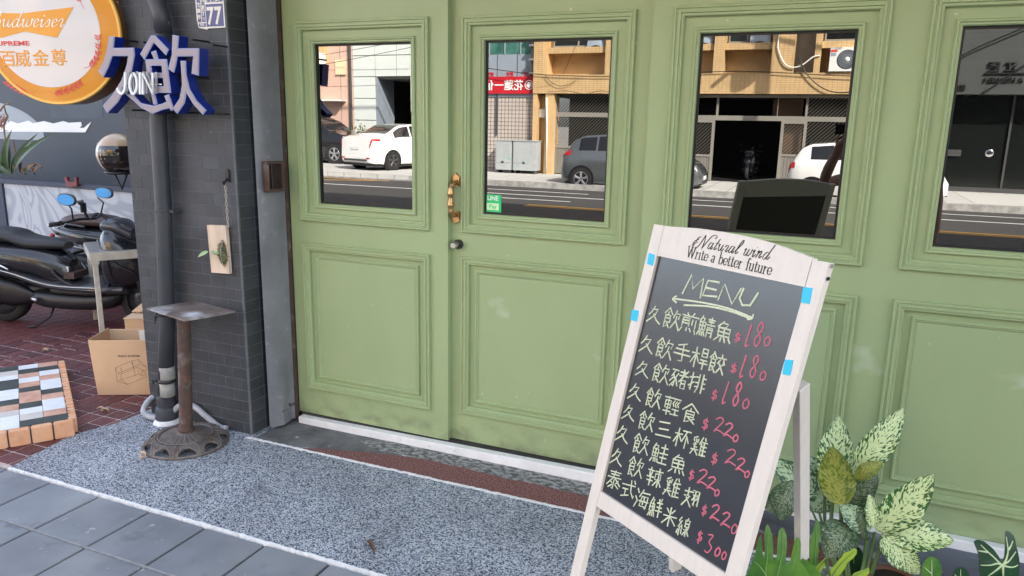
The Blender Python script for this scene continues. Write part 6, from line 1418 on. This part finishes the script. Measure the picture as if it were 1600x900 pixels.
# air conditioner
ac = thing('air_conditioner', 'white outdoor air conditioner unit on the yellow ledge across the street', 'air conditioner', (0, -19.5, 3.08))
bx('casing', (-.38, -19.62, 3.10), (.36, -19.28, 3.72), ACW, ac, .01)
MB().lathe([(.245, 0), (.245, .012), (.235, .012)], (.06, -19.28, 3.41), 36, 'y').build('fan_ring', DGREY, ac, True)
MB().lathe([(.0, .002), (.235, .002)], (.06, -19.28, 3.41), 36, 'y').build('fan_back', DGREY, ac)
b = MB()
for k in range(32):
    a = 2*math.pi*k/32; b.tube([(.06+.07*math.cos(a), -19.268, 3.41+.07*math.sin(a)), (.06+.23*math.cos(a+.25), -19.268, 3.41+.23*math.sin(a+.25))], .004, 4)
for r_ in (.11, .16, .21): b.tube([(.06+r_*math.cos(2*math.pi*k/32), -19.266, 3.41+r_*math.sin(2*math.pi*k/32)) for k in range(33)], .004, 4)
b.build('fan_grille', GREYPAN, ac); MB().lathe([(0, .016), (.06, .014), (.065, 0)], (.06, -19.28, 3.41), 24, 'y').build('fan_hub', ACW, ac, True)
bx('red_label', (-.36, -19.279, 3.60), (-.20, -19.274, 3.66), REDP, ac); bx('blue_label', (-.35, -19.279, 3.50), (-.22, -19.274, 3.58), GREYPAN, ac)
for x in (-.3, .25): bx('foot', (x, -19.60, 3.082), (x+.06, -19.30, 3.10), DGREY, ac)
pw = thing('wall_pipe', 'white drain hose hanging from the yellow facade to the air conditioner', 'pipe', (-1.5, -19.3, 3.9))
MB().tube(sm([(-1.70, YB+.03, 5.0), (-1.72, YB+.03, 3.95), (-1.70, YB+.04, 3.7), (-1.50, YB+.05, 3.32), (-1.28, YB+.05, 3.22), (-1.05, YB+.04, 3.28), (-.80, YB+.04, 3.48), (-.62, YB+.03, 3.52)], 6), .018, 8).build('hose', ACW, pw, True)
def cable(pts, lab, r=.012):
    o = MB().tube(sm(pts, 8), r, 5).build('overhead_cable', BLACKP, None, True); tag(o, lab, 'cable', 'cables strung along the far facades')
cable([(-10.5, YB+.06, 3.30), (-8.8, YB+.06, 3.10), (-6.3, YB+.06, 3.02), (-3.4, YB+.06, 3.12), (-1.9, YB+.06, 3.10), (.3, YB+.08, 2.98), (1.7, YB+.08, 3.06)], 'black cable running along the top of the yellow tiled band')
cable([(-1.16, YB+.07, 3.52), (-.95, YB+.07, 3.10), (-.55, YB+.07, 2.72), (-.1, YB+.07, 2.56), (.5, YB+.08, 2.60), (1.7, YB+.08, 2.70)], 'black cable sagging across the yellow band below the air conditioner', .016)
cable([(-8.5, YB+.06, 3.06), (-8.3, YB+.06, 2.86), (-8.0, YB+.06, 2.74), (-7.7, YB+.06, 2.80), (-7.5, YB+.06, 2.90)], 'loose loop of cable on the yellow band near its left end', .008)
cable([(-8.4, YB+.06, 2.56), (-7.8, YB+.06, 2.60), (-7.2, YB+.06, 2.51), (-6.7, YB+.06, 2.60), (-6.3, YB+.06, 2.54)], 'thin cable along the lower edge of the yellow band', .008)
cable([(-6.2, -17.2, 5.4), (-7.0, -18.2, 4.2), (-7.9, YB+.1, 3.1)], 'thin white drop wire in front of the yellow balcony', .006)
cable([(-24, -22, 3.6), (-18.8, -21.6, 4.0), (-14, -21.2, 4.5)], 'upper of two thin wires in front of the pink wall', .010)
cable([(-24, -21.8, 3.3), (-18.8, -21.4, 3.62), (-14, -21.0, 4.2)], 'lower of two thin wires in front of the pink wall', .010)

# bank building with the red sign
bk = thing('bank_building', 'bank building with a red sign board and pale square tiles across the street', 'building', (-11.5, -20, 0))
YK = -19.62
bx('tiled_wall', (-11.8, -20.5, FZ), (-8.93, YK, 2.42), PALETILE, bk); bx('pale_strip', (-11.8, -20.5, 2.421), (-8.93, YK+.03, 2.52), GREYPAN, bk)
bx('red_sign_board', (-11.8, YK-.3, 2.521), (-8.80, YK+.10, 3.05), REDSIGN, bk)
bx('panel_wall', (-11.8, -20.5, 3.051), (-8.93, YK-.02, 3.74), GREYPAN, bk)
for k in range(4): bx('panel_joint', (-11.8+k*.70+.1, YK-.021, 3.051), (-11.8+k*.70+.12, YK-.012, 3.74), DGREY, bk)
bx('glass_band', (-11.8, -20.5, 3.741), (-8.93, YK-.04, 6.5), TEALG, bk)
for k in range(5): bx('mullion', (-11.7+k*.55, YK-.041, 3.741), (-11.67+k*.55, YK, 6.5), GREYPAN, bk)
for ch_, x in (('花', -9.32), ('蓮', -9.66), ('一', -10.0), ('信', -10.36), ('用', -10.7), ('合', -11.04)):
    text_mesh(ch_, .33, lambda a, c, d, x=x: FP(x, YK+.10)(a, c+2.66, d), .012, .001, 'LEFT', .006).build('sign_character', WHITE, bk)
b = MB().lathe([(.15, .004), (.15, .014), (.125, .014), (.125, .004)], (-9.12, YK+.10, 2.79), 28, 'y'); b.build('sign_emblem', WHITE, bk)
b = MB().lathe([(0, .010), (.085, .010), (.085, .004)], (-9.12, YK+.10, 2.79), 24, 'y'); b.build('sign_emblem', WHITE, bk)
for x in (-10.55, -9.85, -9.25): text_mesh('服務', .13, lambda a, c, d, x=x: FP(x+.13, YK-.02)(a, c+3.08, d), .010, .001, 'LEFT', .004).build('sign_character', REDSIGN, bk)
bx('conduit', (-10.30, YK, 1.2), (-10.24, YK+.05, 2.5), DGREY, bk)
bx('utility_bundle', (-9.03, YK+.02, 3.05), (-8.94, YK+.22, 6.5), DGREY, bk)
for k in range(6): bx('bundle_bracket', (-9.08, YK+.0, 3.1+k*.42), (-8.93, YK+.30, 3.16+k*.42), STEEL, bk)
def cabinet(x0, x1, label, two):
    c = thing('utility_cabinet', label, 'cabinet', ((x0+x1)/2, -19.1, FZ)); y0, y1 = -19.4, -18.98
    bx('cabinet_body', (x0, y0, FZ+.10), (x1, y1, 1.04), CABM, c, .006); bx('cabinet_lid', (x0-.02, y0-.02, 1.041), (x1+.02, y1+.02, 1.07), CABM, c, .004)
    bx('cabinet_door', (x0+.03, y1+.001, .36), (x1-.03-(0 if not two else .22), y1+.010, 1.01), CABM, c, .003); bx('cabinet_door', (x0+.03, y1+.001, .13), (x1-.03-(0 if not two else .22), y1+.010, .34), CABM, c, .003)
    bx('latch', ((x0+x1)/2-.06, y1+.011, .34), ((x0+x1)/2+.02, y1+.02, .41), DGREY, c)
    for x in (x0+.04, x1-.10): bx('foot', (x, y0+.03, FZ), (x+.06, y1-.03, FZ+.099), DGREY, c)
cabinet(-10.02, -9.46, 'left grey street cabinet with pale green scrawl before the tiled wall', False); cabinet(-9.41, -8.62, 'wider grey street cabinet at the right of the pair before the tiled wall', True)
mt = thing('meter_box', 'white meter box with a pipe on the yellow pier beside the bank', 'meter box', (-8.7, -19.5, 1.9)); bx('meter_case', (-8.76, -19.68, 1.78), (-8.56, -19.55, 2.05), ACW, mt, .01); MB().tube([(-8.46, YB, 2.4), (-8.42, YB, 1.6), (-8.40, YB, .1)], .03, 8).build('pipe', ACW, mt, True)

# pink wall and white panelled building with the black opening
pk = thing('pink_wall_building', 'pink walled building with a small cream board, far left in the first door glass', 'building', (-21, -25, 0))
bx('pink_wall', (-23, -31, -.1), (-17.45, -22, 9), PINKW, pk); bx('wall_seam', (-18.02, -21.999, 0), (-18.00, -21.99, 9), GREYM, pk); bx('projecting_slab', (-18.95, -21.999, 2.305), (-17.78, -21.55, 2.36), ACW, pk)
bx('cream_panel', (-18.2, -21.999, 3.32), (-17.74, -21.93, 3.87), mat('cream_board', (0.78, 0.62, 0.40), 0.5), pk); bx('brown_panel', (-19.4, -21.999, 3.45), (-18.6, -21.8, 6), YPLAS, pk)  # plain cream board and brown panel on the pink wall
bx('grey_unit', (-18.75, -21.75, 3.45), (-18.5, -21.35, 4.1), ACW, pk); bx('downpipe', (-17.58, -21.999, 0), (-17.50, -21.9, 9), DGREY, pk)
wb = thing('white_panel_building', 'white panelled building with a big black doorway, seen in the first door glass', 'building', (-16, -25, 0))
YW = -22.0; xs_ = [-17.445, -16.43, -15.48, -14.53, -13.59, -12.62]; zs_ = [0, .78, 1.60, 2.426, 3.233, 4.01, 4.85, 5.68, 6.52]
for i in range(5):
    for j in range(8):
        if i >= 1 and j < 4: continue
        bx('wall_panel', (xs_[i]+.012, YW-.10, zs_[j]+.012), (xs_[i+1]-.012, YW, zs_[j+1]-.012), PANW, wb, .004)
bx('panel_backing', (-17.445, YW-.5, 3.233), (-12.62, YW-.101, 9), DGREY, wb); bx('panel_backing', (-17.445, YW-.5, 0), (-16.45, YW-.101, 3.233), DGREY, wb)
bx('doorway_jamb', (-16.43, YW-1.2, 0), (-16.34, YW-.02, 3.233), GREYPAN, wb); bx('doorway_soffit', (-16.34, YW-3, 3.15), (-12.62, YW-.11, 3.233), GREYMD, wb); bx('doorway_depth', (-16.34, YW-3.2, 0), (-12.62, YW-3, 3.4), DARKIN, wb); bx('doorway_side', (-12.62, YW-3.2, 0), (-12.42, YW-.0, 9), GREYM, wb); bx('doorway_side', (-16.53, YW-3.2, 0), (-16.431, YW-1.2, 3.3), DARKIN, wb)
bx('doorway_floor', (-16.34, YW-3, FZ), (-12.62, YW-.1, FZ+.01), DARKIN, wb); bx('hanging_sign', (-14.80, YW+.02, 1.95), (-14.38, YW+.12, 3.25), ACW, wb)
# this pair of buildings was measured on a plane 24 m off; it stands at 22 m, so bring it nearer in proportion to its distance
# shrub behind a low rail
shb = thing('roadside_shrub', 'yellow green shrub behind a rail in front of the pink wall', 'shrub', (-16.6, -21.2, 0)); r_ = random.Random(6); b = MB()
for k in range(900):
    a, q = r_.uniform(0, 6.28), r_.random()**.6; p = Vector((-16.7+.8*q*math.cos(a), -21.3+.5*q*math.sin(a), .35+1.05*r_.random()*(1-.5*q)+.2*math.sin(3*a))); d = Vector((r_.uniform(-1, 1), r_.uniform(-1, 1), r_.uniform(0, 1))).normalized()*.12; e = d.cross(Vector((r_.uniform(-1, 1), r_.uniform(-1, 1), 1))).normalized()*.03
    b.add([p, p+d*.5+e, p+d, p+d*.5-e], [(0, 1, 2, 3)])
tag(b.build('foliage', mat('yellow_green_foliage', (0.16, 0.19, 0.045), 0.6, var=.4, vscale=20), shb), kind='stuff')
b = MB()
for k in range(8): b.tube([(-16.7, -21.3, FZ), (-16.7+.5*math.cos(k), -21.3+.3*math.sin(k), .9)], .015, 5)
b.build('stems', LEAFDRY, shb)
rl = thing('low_rail', 'thin dark metal rail behind the white car', 'railing', (-16.5, -21.6, 0))
for z in (.55, .85): MB().tube([(-18, -20.9, z), (-14.9, -20.9, z)], .02, 6).build('rail_bar', DGREY, rl)
for k in range(6): MB().tube([(-17.9+k*.6, -20.9, FZ), (-17.9+k*.6, -20.9, .87)], .02, 6).build('rail_post', DGREY, rl)

# charcoal building at the right
cb = thing('charcoal_building', 'dark grey clad building with raised lettering, seen in the rightmost glass', 'building', (6, -20, 0))
YC = -19.55
bx('cladding', (1.70, -21, 2.53), (16, YC, 9), CHAR, cb)
bx('shop_glass', (2.35, -20.2, FZ+.12), (16, -20.15, 2.529), GLASSD, cb); bx('dark_pier', (1.70, -21, FZ), (2.349, YC-.1, 2.529), DARKIN, cb); bx('plinth', (2.35, -20.2, FZ), (16, -20.05, FZ+.12), DGREY, cb)
for x in (4.1, 6.2, 8.4): bx('glass_mullion', (x, -20.149, FZ+.12), (x+.05, -20.10, 2.529), DGREY, cb)
bx('wall_screen', (2.75, -20.149, .95), (3.10, -20.11, 1.12), DGREY, cb)
MB().lathe([(.0, 0), (.09, .01), (.10, 0)], (3.75, -20.14, 1.05), 20, 'y').build('round_lamp', CHROME, cb, True)
LET = mat('raised_dark_letters', (0.022, 0.024, 0.023), 0.45)
text_mesh('A HUALIEN', .165, lambda a, c, d: FP(3.30, YC)(a, c+2.83, d), .05, .001, 'RIGHT', .002).build('raised_lettering', LET, cb)
text_mesh('江', .27, lambda a, c, d: FP(3.70, YC)(a, c+3.10, d), .06, .001, 'RIGHT', .004).build('raised_lettering', LET, cb)
text_mesh('匯', .27, lambda a, c, d: FP(3.34, YC)(a, c+3.10, d), .06, .001, 'RIGHT', .004).build('raised_lettering', LET, cb)
text_mesh('之', .27, lambda a, c, d: FP(4.25, YC)(a, c+3.10, d), .06, .001, 'RIGHT', .004).build('raised_lettering', LET, cb)
text_mesh('匠品', .15, lambda a, c, d: FP(2.62, YC)(a, c+2.64, d), .04, .001, 'RIGHT', .002).build('raised_lettering', LET, cb)
bx('letter_bar', (3.28, YC+.001, 3.03), (4.6, YC+.05, 3.055), LET, cb)
bx('ramp_patch', (3.0, -19.4, FZ+.001), (9, -16.2, FZ+.006), mat('pale_ramp', (0.5, 0.49, 0.46), 0.8), cb)
cable([(1.2, YC+.12, 3.3), (2.4, YC+.12, 3.35), (3.2, YC+.12, 3.75), (5, YC+.12, 4.6)], 'thick cable climbing the dark grey facade at top', .02)
cable([(3.25, YC+.10, 2.54), (3.55, YC+.10, 2.75), (4.2, YC+.10, 3.3), (6, YC+.1, 4.5)], 'cable slanting up past the raised letters on the dark facade', .02)
# the pole whose shadow crosses the yellow facade
up_ = thing('utility_pole', 'concrete utility pole with a transformer on the far kerb', 'utility pole', (1.35, -16.5, 0))
MB().tube([(1.35, -16.5, FZ), (1.35, -16.5, 12)], [.16, .11], 14).build('pole_shaft', KERBM, up_, True)
MB().tube([(-.2, -16.5, 7.9), (3.2, -16.5, 7.2)], .05, 6).build('cross_arm', DGREY, up_); MB().tube([(.0, -16.5, 6.3), (3.0, -16.5, 8.9)], .06, 6).build('cross_arm', DGREY, up_)
MB().lathe([(0, 6.9), (.24, 6.9), (.26, 7.0), (.26, 7.6), (0, 7.65)], (1.35, -16.1, 0), 18).build('transformer', GREYM, up_, True)
MB().tube([(-14, -16.4, 9.0), (1.35, -16.5, 9.2), (20, -16.4, 8.9)], .04, 5).build('line', BLACKP, up_)

# ------------------------------------------------------------------ cars
def interp(tab, x):
    if x <= tab[0][0]: return tab[0][1]
    for (a, p), (b, q) in zip(tab, tab[1:]):
        if x <= b: t = (x-a)/(b-a); t = t*t*(3-2*t)*.35+t*.65; return p+(q-p)*t
    return tab[-1][1]
def car(label, M, L, W, top, belt, paint, rwh, axles, glass_side, glass_back, glass_front, kind, tail, cat='car', roofw=.74, dark_arch=True):
    """x from the tail (0) to the nose (L); y across; z up from the ground"""
    c = thing('parked_car', label, cat, tuple(M.translation), 0, 'cars parked across the street')
    hw = [(0, .80), (.06, .90), (.25, .97), (.6, 1.0), (L*.6, 1.0), (L-.55, .97), (L-.25, .88), (L-.08, .74), (L, .60)]
    def sec(x, s_):  # s_: 0 sill .. 1 roof centre
        w = W/2*interp(hw, x); zt = interp(top, x); zb = .20+.10*max(0, (x-L+.3)/.3)+.08*max(0, (.2-x)/.2); be = min(belt(x), zt-.035); cab = max(0, min(1, (zt-be)/.42)); wr = w*(roofw+(1-cab)*(.93-roofw))
        pts = [(w*.93, zb), (w*.99, zb+.12), (w, (zb+be)*.5+.05), (w*.99, be-.06), (w*.965, be), (wr+(w*.965-wr)*.08, zt-.075), (wr*.93, zt-.018), (wr*.6, zt-.004), (0, zt)]
        k = s_*(len(pts)-1); i = min(int(k), len(pts)-2); t = k-i
        return (pts[i][0]+(pts[i+1][0]-pts[i][0])*t, pts[i][1]+(pts[i+1][1]-pts[i][1])*t)
    NS = 8; xs = [L*i/46 for i in range(47)]; rings = []
    for x in xs:
        half = [sec(x, j/NS) for j in range(NS+1)]; rings.append([(x, y, z) for y, z in half]+[(x, -y, z) for y, z in reversed(half[:-1])])
    def put(b, nm, m, parent=c, smooth=False, edge=None): b.v = [tuple(M @ Vector(v)) for v in b.v]; return b.build(nm, m, parent, smooth, edge=edge)
    b = MB(); b.loft(rings, True, True); fix_normals(put(b, 'body', paint, smooth=True, edge=38))
    put(MB().box((.15, -W*.46, .14), (L-.2, W*.46, .22)), 'underbody', BLACKP)
    def patch(nm, m, x0, x1, s0, s1, sgn, off=.008, nx=10, parent=c):
        rr_ = []
        for i in range(nx+1):
            x = x0+(x1-x0)*i/nx; row = []
            for j in range(5):
                y, z = sec(x, s0+(s1-s0)*j/4); y2, z2 = sec(x, min(1, s0+(s1-s0)*j/4+.02)); n = Vector((0, z2-z, -(y2-y))); n = n.normalized() if n.length > 1e-6 else Vector((0, 1, 0))
                row.append((x, sgn*(y+n.y*off), z+n.z*off))
            rr_.append(row)
        b = MB(); b.loft(rr_, False); return put(b, nm, m, parent, True)
    for sgn in (1, -1):
        for x0, x1 in glass_side: patch('side_window', CARGL, x0, x1, .53, .63, sgn)
        patch('headlight', CLIGHT, L-.52, L-.10, .36, .46, sgn, .010)
        tx0, tx1, ts0, ts1 = tail; patch('tail_light', RLIGHT, tx0, tx1, ts0, ts1, sgn, .010)
        patch('door_handle', paint if paint != CARG else CHROME, 1.42, 1.60, .40, .415, sgn, .03, 3); patch('door_seam', BLACKP, glass_side[-1][0]-.03, glass_side[-1][0]-.015, .10, .50, sgn, .003, 2); patch('door_seam', BLACKP, glass_side[-1][1]-.08, glass_side[-1][1]-.065, .10, .50, sgn, .003, 2)
        mr_ = MB().box((glass_side[-1][1]-.30, sgn*W*.50-.03, belt(0)+.0), (glass_side[-1][1]-.16, sgn*W*.50+sgn*.13 if sgn > 0 else sgn*W*.50+.03, belt(0)+.11)) if sgn > 0 else MB().box((glass_side[-1][1]-.30, -W*.50-.13, belt(0)), (glass_side[-1][1]-.16, -W*.50+.03, belt(0)+.11)); put(mr_, 'wing_mirror', paint)
    def cross(nm, m, x0, x1, off=.008, k=.92):
        rr_ = []
        for i in range(9):
            x = x0+(x1-x0)*i/8; row = []
            zt = interp(top, x); y5 = sec(x, 6/8)[0]
            for j in range(9):
                s_ = -1+2*j/8; y = y5*k*s_; yy_ = abs(y); z = sec(x, 6/8)[1]+(zt-sec(x, 6/8)[1])*(1-(yy_/max(y5, .01))**2); dz = (interp(top, x+.02)-interp(top, x-.02))/.04; n = Vector((-dz, 0, 1)).normalized(); row.append((x+n.x*off, y, z+n.z*off))
            rr_.append(row)
        b = MB(); b.loft(rr_, False); put(b, nm, m, smooth=True)
    cross('rear_window', CARGL, *glass_back); cross('windscreen', CARGL, *glass_front)
    put(MB().box((-.012, -.19, .62 if kind != 'sedan' else .66), (.03, .19, .72 if kind != 'sedan' else .76)), 'number_plate', WHITE); put(MB().box((L-.03, -.18, .38), (L+.012, .18, .47)), 'number_plate', WHITE)
    put(MB().box((-.010, -W*.33, .30), (.05, W*.33, .36)), 'bumper_trim', DGREY); put(MB().box((L-.06, -W*.26, .26), (L+.004, W*.26, .35)), 'grille', BLACKP)
    if kind == 'sedan':
        for s_ in (1, -1): put(MB().box((-.004, s_*W*.36-.08, .37), (.05, s_*W*.36+.08, .41)), 'reflector', RLIGHT)
    for ax_ in axles:
        for sgn in (1, -1):
            yo = sgn*(W/2*interp(hw, ax_))
            put(MB().lathe([(0, 0), (rwh*1.17, 0), (rwh*1.17, -sgn*.12)], (ax_, yo+sgn*.004, rwh+.01), 28, 'y'), 'wheel_arch', BLACKP)
            w_ = put(MB().lathe([(rwh*.62, sgn*.010), (rwh*.95, sgn*.012), (rwh, -sgn*.015), (rwh, -sgn*.19), (rwh*.6, -sgn*.2)], (ax_, yo, rwh), 30, 'y'), 'wheel', RUBBER, smooth=True, edge=40)
            b = MB().lathe([(rwh*.60, sgn*.014), (rwh*.66, sgn*.016), (rwh*.66, sgn*.004)], (ax_, yo, rwh), 26, 'y').lathe([(0, sgn*.014), (rwh*.18, sgn*.016), (rwh*.20, 0)], (ax_, yo, rwh), 16, 'y')
            for k in range(5):
                a = 2*math.pi*k/5+.3
                for da in (-.16, .16):
                    c_, s_ = math.cos(a+da), math.sin(a+da); b.tube([(ax_+rwh*.12*c_, yo+sgn*.012, rwh+rwh*.12*s_), (ax_+rwh*.62*math.cos(a+da*.7), yo+sgn*.010, rwh+rwh*.62*math.sin(a+da*.7))], rwh*.062, 5)
            put(b, 'rim', ALLOY if kind != 'sedan' else DGREY, w_)
    return c
def carM(x, y, z, h): return Matrix.Translation((x, y, z)) @ Matrix.Rotation(R(h), 4, 'Z')
hatch_top = [(0, .60), (.03, .88), (.12, 1.02), (.38, 1.34), (.62, 1.44), (1.3, 1.49), (1.9, 1.46), (2.25, 1.36), (2.85, 1.03), (3.3, .92), (3.6, .76), (3.72, .56)]
car('grey metallic hatchback parked at the far kerb, mirrored in two door windows', carM(-6.78, -16.83, RZ, 0) , 3.74, 1.68, hatch_top, lambda x: .96-.02*x, CARG, .30, (.62, 3.02), ((.52, .98), (1.04, 1.72), (1.79, 2.48)), (.14, .52), (2.02, 2.72), 'hatch', (.04, .30, .40, .56))
wh_top = [(0, .60), (.03, .86), (.10, 1.00), (.30, 1.28), (.50, 1.37), (1.2, 1.43), (1.8, 1.40), (2.1, 1.32), (2.55, 1.03), (3.0, .95), (3.3, .80), (3.42, .58)]
car('small white hatchback parked at the far kerb behind the mirrored menu board', carM(-1.0, -16.78, RZ, 0), 3.44, 1.62, wh_top, lambda x: .93-.02*x, CARW, .28, (.58, 2.80), ((.50, .98), (1.05, 1.62), (1.69, 2.26)), (.12, .44), (1.88, 2.46), 'hatch', (.02, .16, .34, .50))
sed_top = [(0, .62), (.03, .98), (.12, 1.06), (.55, 1.12), (.75, 1.17), (1.35, 1.43), (1.8, 1.475), (2.5, 1.46), (2.9, 1.36), (3.35, 1.05), (3.9, .93), (4.25, .78), (4.41, .56)]
hx = R(-74); ux, uy = math.cos(hx), math.sin(hx)
car('white sedan seen from behind on the forecourt, mirrored in the first door window', carM(-13.95-ux*.75, -18.0-uy*.75, FZ, -74), 4.41, 1.70, sed_top, lambda x: .99-.02*x, CARW, .30, (.85, 3.42), ((.98, 1.66), (1.73, 2.40), (2.47, 3.06)), (.72, 1.36), (2.78, 3.34), 'sedan', (.015, .36, .38, .50))
suv_top = [(0, .7), (.04, 1.1), (.15, 1.45), (.5, 1.62), (1.3, 1.68), (2.2, 1.66), (2.6, 1.55), (3.2, 1.16), (3.8, 1.05), (4.2, .92), (4.35, .6)]
car('black sport utility car at the far left, partly seen in the first door window', carM(-20.2, -20.6, FZ, 0), 4.35, 1.8, suv_top, lambda x: 1.08, CARK, .35, (.85, 3.45), ((.5, 1.1), (1.2, 2.0), (2.1, 2.9)), (.18, .45), (2.5, 3.1), 'suv', (.04, .2, .4, .5))

# ------------------------------------------------------------------ the person holding the phone, mirrored in the third door
ps = thing('person', 'person in dark clothes holding up a phone, arm mirrored in the third door glass', 'person', (.52, -3.42, 0))
def skin_mesh(name, chains, m, parent, sub=2):
    """chains of (point, radius); a chain may start from a named joint of an earlier one"""
    vs, es, rad = [], [], []; names = {}
    for ch_ in chains:
        prev = None
        for it in ch_:
            if isinstance(it, str) and not it.startswith('='): prev = names[it]; continue
            if isinstance(it, str): names[it[1:]] = prev; continue
            p, r_ = it; vs.append(p); rad.append(r_); i = len(vs)-1
            if prev is not None: es.append((prev, i))
            prev = i
    me = bpy.data.meshes.new(name); me.from_pydata(vs, es, []); me.materials.append(m); o = bpy.data.objects.new(name, me); C.objects.link(o)
    sk_ = o.modifiers.new('skin', 'SKIN'); sk_.use_smooth_shade = True
    for i, r_ in enumerate(rad): me.skin_vertices[0].data[i].radius = r_ if isinstance(r_, tuple) else (r_, r_)
    me.skin_vertices[0].data[0].use_root = True
    sb = o.modifiers.new('sub', 'SUBSURF'); sb.levels = sub; sb.render_levels = sub; adopt(o, parent); return o
px, py = .52, -3.44
body = [
 [((px, py, .95), (.17, .12)), '=pelvis', ((px, py, 1.10), (.145, .10)), ((px, py-.01, 1.28), (.17, .115)), '=chest', ((px, py-.01, 1.40), (.13, .09)), '=neckbase', ((px-.005, py+.005, 1.48), .055), ((px-.01, py+.03, 1.57), (.075, .085)), ((px-.01, py+.03, 1.66), (.080, .095)), ((px-.01, py+.02, 1.73), (.055, .07))],
 ['neckbase', ((px-.17, py+.01, 1.37), .060), ((px-.36, py+.12, 1.24), .050), ((px-.58, py+.28, 1.185), .045), ((px-.545, py+.32, 1.32), .043), ((px-.485, py+.335, 1.46), .032), '=wl', ((px-.465, py+.335, 1.515), (.040, .022)), '=pl'],
 ['pl', ((px-.430, py+.315, 1.555), .0095), ((px-.425, py+.330, 1.585), .0085), ((px-.440, py+.345, 1.60), .0075)], ['pl', ((px-.445, py+.325, 1.570), .0098), ((px-.432, py+.335, 1.605), .0088), ((px-.442, py+.350, 1.625), .0078)],
 ['pl', ((px-.462, py+.335, 1.572), .0096), ((px-.440, py+.343, 1.61), .0086)], ['wl', ((px-.515, py+.330, 1.515), .011), ((px-.505, py+.322, 1.55), .0095), ((px-.490, py+.318, 1.575), .0085)],
 ['neckbase', ((px+.18, py, 1.36), .060), ((px+.24, py+.02, 1.10), .047), ((px+.25, py+.08, .86), .034), ((px+.25, py+.10, .78), (.036, .02)), '=pr'],
 ['pr', ((px+.245, py+.11, .72), .0095), ((px+.24, py+.115, .69), .008)], ['pr', ((px+.255, py+.10, .715), .0098), ((px+.25, py+.108, .68), .008)], ['pr', ((px+.262, py+.09, .72), .0094), ((px+.26, py+.095, .69), .008)], ['pr', ((px+.235, py+.125, .76), .011), ((px+.225, py+.135, .73), .009)],
 ['pelvis', ((px-.10, py, .86), .092), ((px-.11, py+.02, .50), .062), ((px-.11, py-.01, .10), .045), ((px-.11, py+.10, .04), (.045, .03)), ((px-.115, py+.17, .03), (.035, .022))],
 ['pelvis', ((px+.10, py, .86), .092), ((px+.11, py+.02, .50), .062), ((px+.12, py-.02, .10), .045), ((px+.12, py+.09, .04), (.045, .03)), ((px+.125, py+.16, .03), (.035, .022))],
]
bo = skin_mesh('body', body, SKIN, ps)
skin_mesh('shirt', [[((px, py, .93), (.185, .135)), '=a', ((px, py, 1.10), (.168, .122)), ((px, py-.01, 1.28), (.188, .135)), ((px, py-.01, 1.385), (.145, .105)), '=s'], ['s', ((px-.17, py+.01, 1.37), .074), ((px-.30, py+.085, 1.275), .068)], ['s', ((px+.18, py, 1.36), .074), ((px+.225, py+.01, 1.18), .064)]], SHIRT, ps)
skin_mesh('trousers', [[((px, py, .93), (.18, .132)), '=a', ((px-.10, py, .84), .105), ((px-.11, py+.02, .50), .080), ((px-.11, py-.005, .12), .066)], ['a', ((px+.10, py, .84), .105), ((px+.11, py+.02, .50), .080), ((px+.12, py-.015, .12), .066)]], SHIRT, ps)
skin_mesh('hair', [[((px-.01, py-.03, 1.60), (.07, .06)), ((px-.01, py-.02, 1.68), (.092, .085)), ((px-.01, py+.01, 1.755), (.075, .08))]], HAIR, ps)
skin_mesh('nose', [[((px-.012, py+.115, 1.655), .010), ((px-.013, py+.130, 1.625), .014)]], SKIN, ps, 1)
phn = thing('phone', 'black phone held upright by the person behind the camera', 'phone', (.0, -3.11, 1.6))
bx('phone_case', (-.014, -3.110, 1.562), (.138, -3.101, 1.638), BLACKP, phn, .003, Matrix.Identity(4)); bx('phone_lens', (-.009, -3.1005, 1.590), (.009, -3.0985, 1.610), GLASSD, phn)
